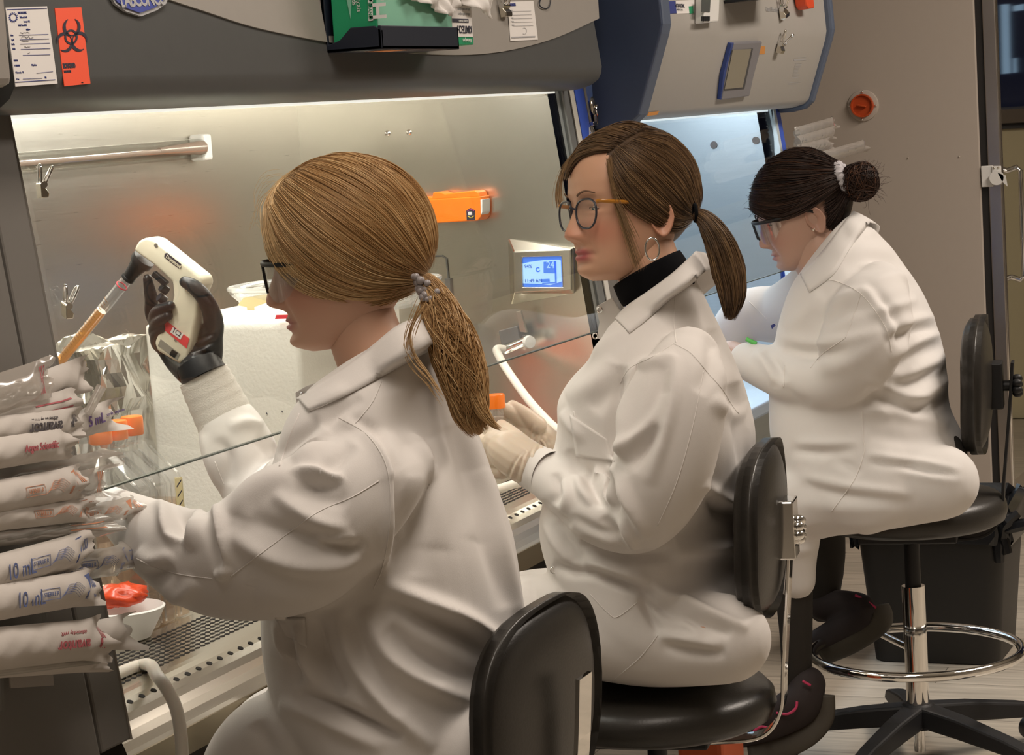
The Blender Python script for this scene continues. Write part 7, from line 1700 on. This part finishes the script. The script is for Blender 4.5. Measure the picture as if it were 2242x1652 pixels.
# ------------------------------------------------------------------ paper and film wrapped pipettes in the rack at the left
M_wrap = mat('white wrapper paper', (0.62, 0.575, 0.53), 0.75, bump=0.25, bscale=60, noise=0.04)
M_film = clear_mat('wrapper film', (0.92, 0.91, 0.89), 0.12, 0.15, milky=0.55, milk=(0.72, 0.66, 0.60))
M_film2 = clear_mat('clear wrapper film', (0.94, 0.93, 0.91), 0.14, 0.10, milky=0.25, milk=(0.75, 0.7, 0.65))
INK = {'red': mat('faded red print', (0.50, 0.13, 0.15), 0.7), 'orange': mat('faded orange print', (0.62, 0.27, 0.15), 0.7), 'blue': mat('faded blue print', (0.13, 0.17, 0.36), 0.7), 'purple': mat('faded purple print', (0.18, 0.12, 0.30), 0.7), 'black': mat('faded black print', (0.10, 0.09, 0.10), 0.7)}
def pouch(pr, pl, wpx, Y, label, ink='red', mode='text', film=False, seed=0, thick=0.011, flare=1.0, group='wrapped pipettes hanging at the left', P=None, prints=True, twist=0.0):
    P = P or (lambda x, y: ony(x, y, Y))
    rs = np.random.RandomState(seed); R0 = np.array(P(*pr)); L0 = np.array(P(*pl)); e1 = R0-L0; L = np.linalg.norm(e1); e1 /= L
    e3 = np.array([0, -1.0, 0]) if abs(e1[1]) < 0.5 else np.array([-1.0, 0, 0]); e3 = e3-e1*(e3@e1); e3 /= np.linalg.norm(e3); e2 = np.cross(e3, e1)
    if e2[2] < 0: e2 = -e2
    w_ = wpx*mpp(R0)/2
    t = thing('wrapped_pipette', label, 'wrapper', Vector(R0), group)
    ns, nv = 34, 12
    ph = rs.rand(8)*6.28
    def dep(s): return thick*(1-np.clip((s-(L-0.045))/0.040, 0, 1))+0.0012
    def pos(s, v, side=1):
        wr = 0.0016*math.sin(s*70+ph[0]+v*3)+0.0012*math.sin(s*160+ph[1]-v*5); endk = np.clip((s-(L-0.05))/0.05, 0, 1)
        ww = w_*(1+0.16*flare*endk)
        bend = endk**2*(0.010*math.sin(v*2.6+ph[2])+0.006*math.sin(v*6+ph[3]))*flare+twist*endk*v*0.02
        return R0+e1*(s-L)+e2*ww*v+e3*(side*dep(s)*(1-abs(v)**2.2)+wr*(0.4+endk)+bend)
    for side, m, nm in ((1, M_film if film else M_wrap, 'front_sheet'), (-1, M_wrap if not film else M_film2, 'back_sheet')):
        rows = []
        for i in range(ns+1):
            s = L*i/ns
            row = []
            for j in range(nv+1):
                v = -1+2*j/nv; sz = s
                if i == ns: sz = s+(0.0022 if j % 2 else -0.0022)+0.006*math.sin(v*2+ph[4])*flare
                row.append(Vector(pos(sz, v, side)-(e3*0.0006 if side < 0 else 0)))
            rows.append(row)
        MB().grid(rows).build(nm, m, t, smooth=True)
    if film:                                                     # the plugged top of the pipette shows through
        MB().tube([Vector(pos(0, 0, 0)), Vector(pos(L-0.075, 0, 0)), Vector(pos(L-0.070, 0, 0)), Vector(pos(L-0.045, 0, 0))], [0.0085, 0.0085, 0.006, 0.006], 16).build('pipette', M_clear, t, smooth='auto')
        return_pip = True
    if not prints: return t
    mk = INK[ink]
    def onf(u, v, lift=0.0008): return Vector(pos(L-u, v, 1)+e3*lift)
    def strip(mb, u0, u1, v0, v1, n=5):
        mb.grid([[onf(u0+(u1-u0)*i/n, v0+(v1-v0)*j/2) for j in range(3)] for i in range(n+1)])
    pm = MB()
    if mode in ('tri', 'tri_ml'):
        tri = [onf(0.034, 0.72), onf(0.022, 0.80), onf(0.026, -0.10)]; pm.add(tri, [(0, 1, 2)])
        for k in range(6):                                       # small drawing of two hands made of thin strokes
            u = 0.046+0.0022*k; pm.tube(smoothpath([onf(u+0.022, 0.42-0.07*k), onf(u+0.012, 0.48-0.10*k), onf(u+0.002, 0.10-0.09*k)], 4), 0.00022, 4)
            u = 0.072+0.0022*k; pm.tube(smoothpath([onf(u-0.008, 0.40-0.09*k), onf(u+0.006, 0.42-0.10*k), onf(u+0.016, -0.05-0.05*k)], 4), 0.00022, 4)
        for k in range(3): strip(pm, 0.010+k*0.0035, 0.0118+k*0.0035, -0.5, 0.6)
        for k in range(4): pm.tube([onf(0.033+k*0.002, -0.1), onf(0.036+k*0.002, -0.55)], 0.00025, 4)
        for a, b in (((0.098, 0.35), (0.135, 0.35)), ((0.098, -0.25), (0.135, -0.25)), ((0.098, 0.35), (0.098, -0.25)), ((0.135, 0.35), (0.135, -0.25))): pm.tube([onf(*a), onf((a[0]+b[0])/2, (a[1]+b[1])/2), onf(*b)], 0.0003, 4)
    elif mode == 'logo':
        for k in range(3): strip(pm, 0.014+k*0.004, 0.0158+k*0.004, -0.4, 0.5)
        strip(pm, 0.022, 0.028, -0.35, 0.05)
    elif mode == 'bands':
        for k in range(3): strip(pm, 0.020+k*0.005, 0.0225+k*0.005, -0.7, 0.7)
    elif mode == 'lines':
        for k in range(2): strip(pm, 0.020, 0.10, -0.15+k*0.5, -0.05+k*0.5, 12)
    if pm.v: pm.build('print', mk, t)
    def lab(s, u, v, size, flip=False, m=None, **k):
        o = onf(u, v, 0.0014); x = Vector(e1)*(-1 if flip else 1); y = Vector(e2)*(-1 if flip else 1)
        text(s, size, frame(o, x, y), m or mk, t, **k)
    if mode == 'tri_ml': lab('10 mL', 0.185, -0.05, 0.026, sx=0.85)
    if mode in ('tri', 'tri_ml'): lab('STERILE R', 0.133, 0.05, 0.0075, sx=0.95); 
    if mode == 'logo': lab('avantor', 0.055, -0.15, 0.019, True, sx=1.15, bold=0.0004); lab('delivered by VWR', 0.060, 0.45, 0.0065, True, sx=1.1)
    if mode == 'text': lab('Argos Scientific', 0.020+0.09, 0.1, 0.012, False, sx=0.9, bold=0.0003); strip(MB(), 0, 0.01, 0, 0.1)
    if mode == 'five': lab('5 mL', 0.085, 0.1, 0.018, False, sx=1.0, bold=0.0004); lab('sterile  single use', 0.045, 0.25, 0.006, False)
    return t
N_ = 'wrapped pipettes hanging at the left'
rackp = [
 ((256, 902), (60, 965), 62, 1.600, 'grey wrapper with a purple number reaching past the others above the orange caps', 'purple', 'five', False),
 ((190, 815), (-60, 905), 74, 1.590, 'wrapper with a folded blank end, second from the top of the left bundle', 'purple', 'none', False),
 ((112, 822), (-60, 880), 84, 1.560, 'topmost wrapper of the left bundle, red print and a clear barrel showing', 'red', 'bands', True),
 ((165, 880), (-60, 930), 62, 1.572, 'wrapper with thin red lines under the topmost bundle wrapper', 'red', 'lines', False),
 ((178, 920), (-60, 948), 58, 1.558, 'wrapper with black upside down lettering in the left bundle', 'black', 'logo', False),
 ((152, 968), (-60, 1000), 66, 1.548, 'white wrapper with red upright print, just above the dark gap', 'red', 'text', False),
 ((246, 1005), (-60, 1060), 46, 1.590, 'frosted wrapper with serrated end behind the orange printed ones', 'orange', 'none', True),
 ((238, 1050), (-60, 1100), 60, 1.574, 'crumpled clear ended wrapper with serrated film fringe', 'orange', 'bands', True),
 ((182, 1052), (-60, 1098), 70, 1.548, 'white wrapper with orange triangle, upper of the two orange printed ones', 'orange', 'tri', False),
 ((205, 1112), (-60, 1140), 52, 1.552, 'white wrapper with orange triangle, lower of the two orange printed ones', 'orange', 'tri', False),
 ((300, 1108), (60, 1150), 44, 1.590, 'wrapper whose torn end with an orange triangle lies over the near sleeve', 'orange', 'tri', True),
 ((242, 1148), (-60, 1180), 42, 1.560, 'lowest orange printed wrapper, film front, above the dark slot', 'orange', 'lines', True),
 ((288, 1222), (60, 1255), 62, 1.585, 'crumpled clear film end with blue print against the near sleeve', 'blue', 'tri', True),
 ((182, 1242), (-60, 1282), 34, 1.575, 'narrow wrapper squeezed between the two blue printed ones', 'blue', 'tri', False),
 ((193, 1198), (-60, 1268), 76, 1.552, 'white wrapper with blue triangle, upper of the two blue printed ones', 'blue', 'tri_ml', False),
 ((214, 1282), (-60, 1326), 76, 1.545, 'white wrapper with blue triangle, lower of the two blue printed ones', 'blue', 'tri_ml', False),
 ((290, 1378), (60, 1420), 70, 1.582, 'wrapper with a creased blank paper end, bottom of the rack', 'red', 'none', False),
 ((232, 1395), (-60, 1425), 88, 1.548, 'large wrapper with red upside down lettering, bottom of the rack', 'red', 'logo', False),
 ((228, 1448), (-60, 1466), 40, 1.560, 'slim blank wrapper under the one with red lettering', 'red', 'none', False)]
for i, (pr, pl, wp, Y, lb, ink, mode, film) in enumerate(rackp):
    pouch(pr, pl, wp, Y, lb, ink, mode, film, seed=40+i, thick=0.012 if wp > 60 else 0.008, flare=1.5 if pr[0] > 230 else 0.7)
# rolled strip of film sticking up
tag(MB().tube([ony(192, 905, 1.585), ony(222, 846, 1.575)], [0.0055, 0.0065], 14, caps=False).build('rolled_film', M_film, None, smooth=True), 'little rolled strip of film sticking up from the left bundle', 'film')
# clear rack carrying them
rk = thing('pipette_rack', 'clear plastic rack holding the wrapped pipettes on the grey housing', 'rack', ony(60, 1300, 1.60))
mb = MB()
for px0, px1 in (((66, 1010), (103, 1420)), ((-60, 1010), (-20, 1420))):
    mb.tube([ony(px0[0], px0[1], 1.600), ony(px1[0], px1[1], 1.600)], 0.0045, 10)
mb.build('upright', M_acryl, rk)
for pl, pr in (((-80, 1040), (150, 985)), ((-80, 1205), (180, 1150)), ((-80, 1345), (205, 1300)), ((-80, 1490), (220, 1452))):
    a, b = ony(*pl, 1.545), ony(*pr, 1.545); mb = MB()
    mb.prism([a, b, b+Vector((0, 0.07, 0)), a+Vector((0, 0.07, 0))], (0, 0, 0.003)); mb.build('shelf', M_acryl, rk)
mb = MB(); mb.prism([ony(x, y, 1.59) for x, y in ((-20, 1485), (8, 1480), (10, 1556), (-20, 1562))], (0, 0.004, 0)); mb.build('bracket', M_acryl, rk)
mb = MB(); mb.prism([ony(x, y, 1.596) for x, y in ((22, 1476), (116, 1470), (118, 1500), (24, 1506))], (0, 0.002, 0)); mb.build('blank_plate', M_film, rk)
# wrapped pipettes at the far cabinet's right side
G2 = 'wrapped pipettes beside the far cabinet'
for i, (pr, pl, wp, X, lb, ink, mode, film) in enumerate([
 ((1828, 268), (1745, 292), 26, 1.60, 'wrapper with pink bands, highest in the sheaf right of the blue post', 'red', 'bands', True),
 ((1829, 288), (1745, 312), 26, 1.58, 'clear crumpled wrapper in the middle of the far sheaf', 'purple', 'none', True),
 ((1820, 312), (1745, 330), 24, 1.57, 'clear wrapper low in the far sheaf, above the dark haired woman', 'purple', 'none', True),
 ((1895, 318), (1790, 348), 26, 1.55, 'long clear wrapper with purple bands pointing right over the bun', 'purple', 'bands', True)]):
    pouch(pr, pl, wp, X, lb, ink, mode, film, seed=70+i, thick=0.008, flare=0.9, group=G2)
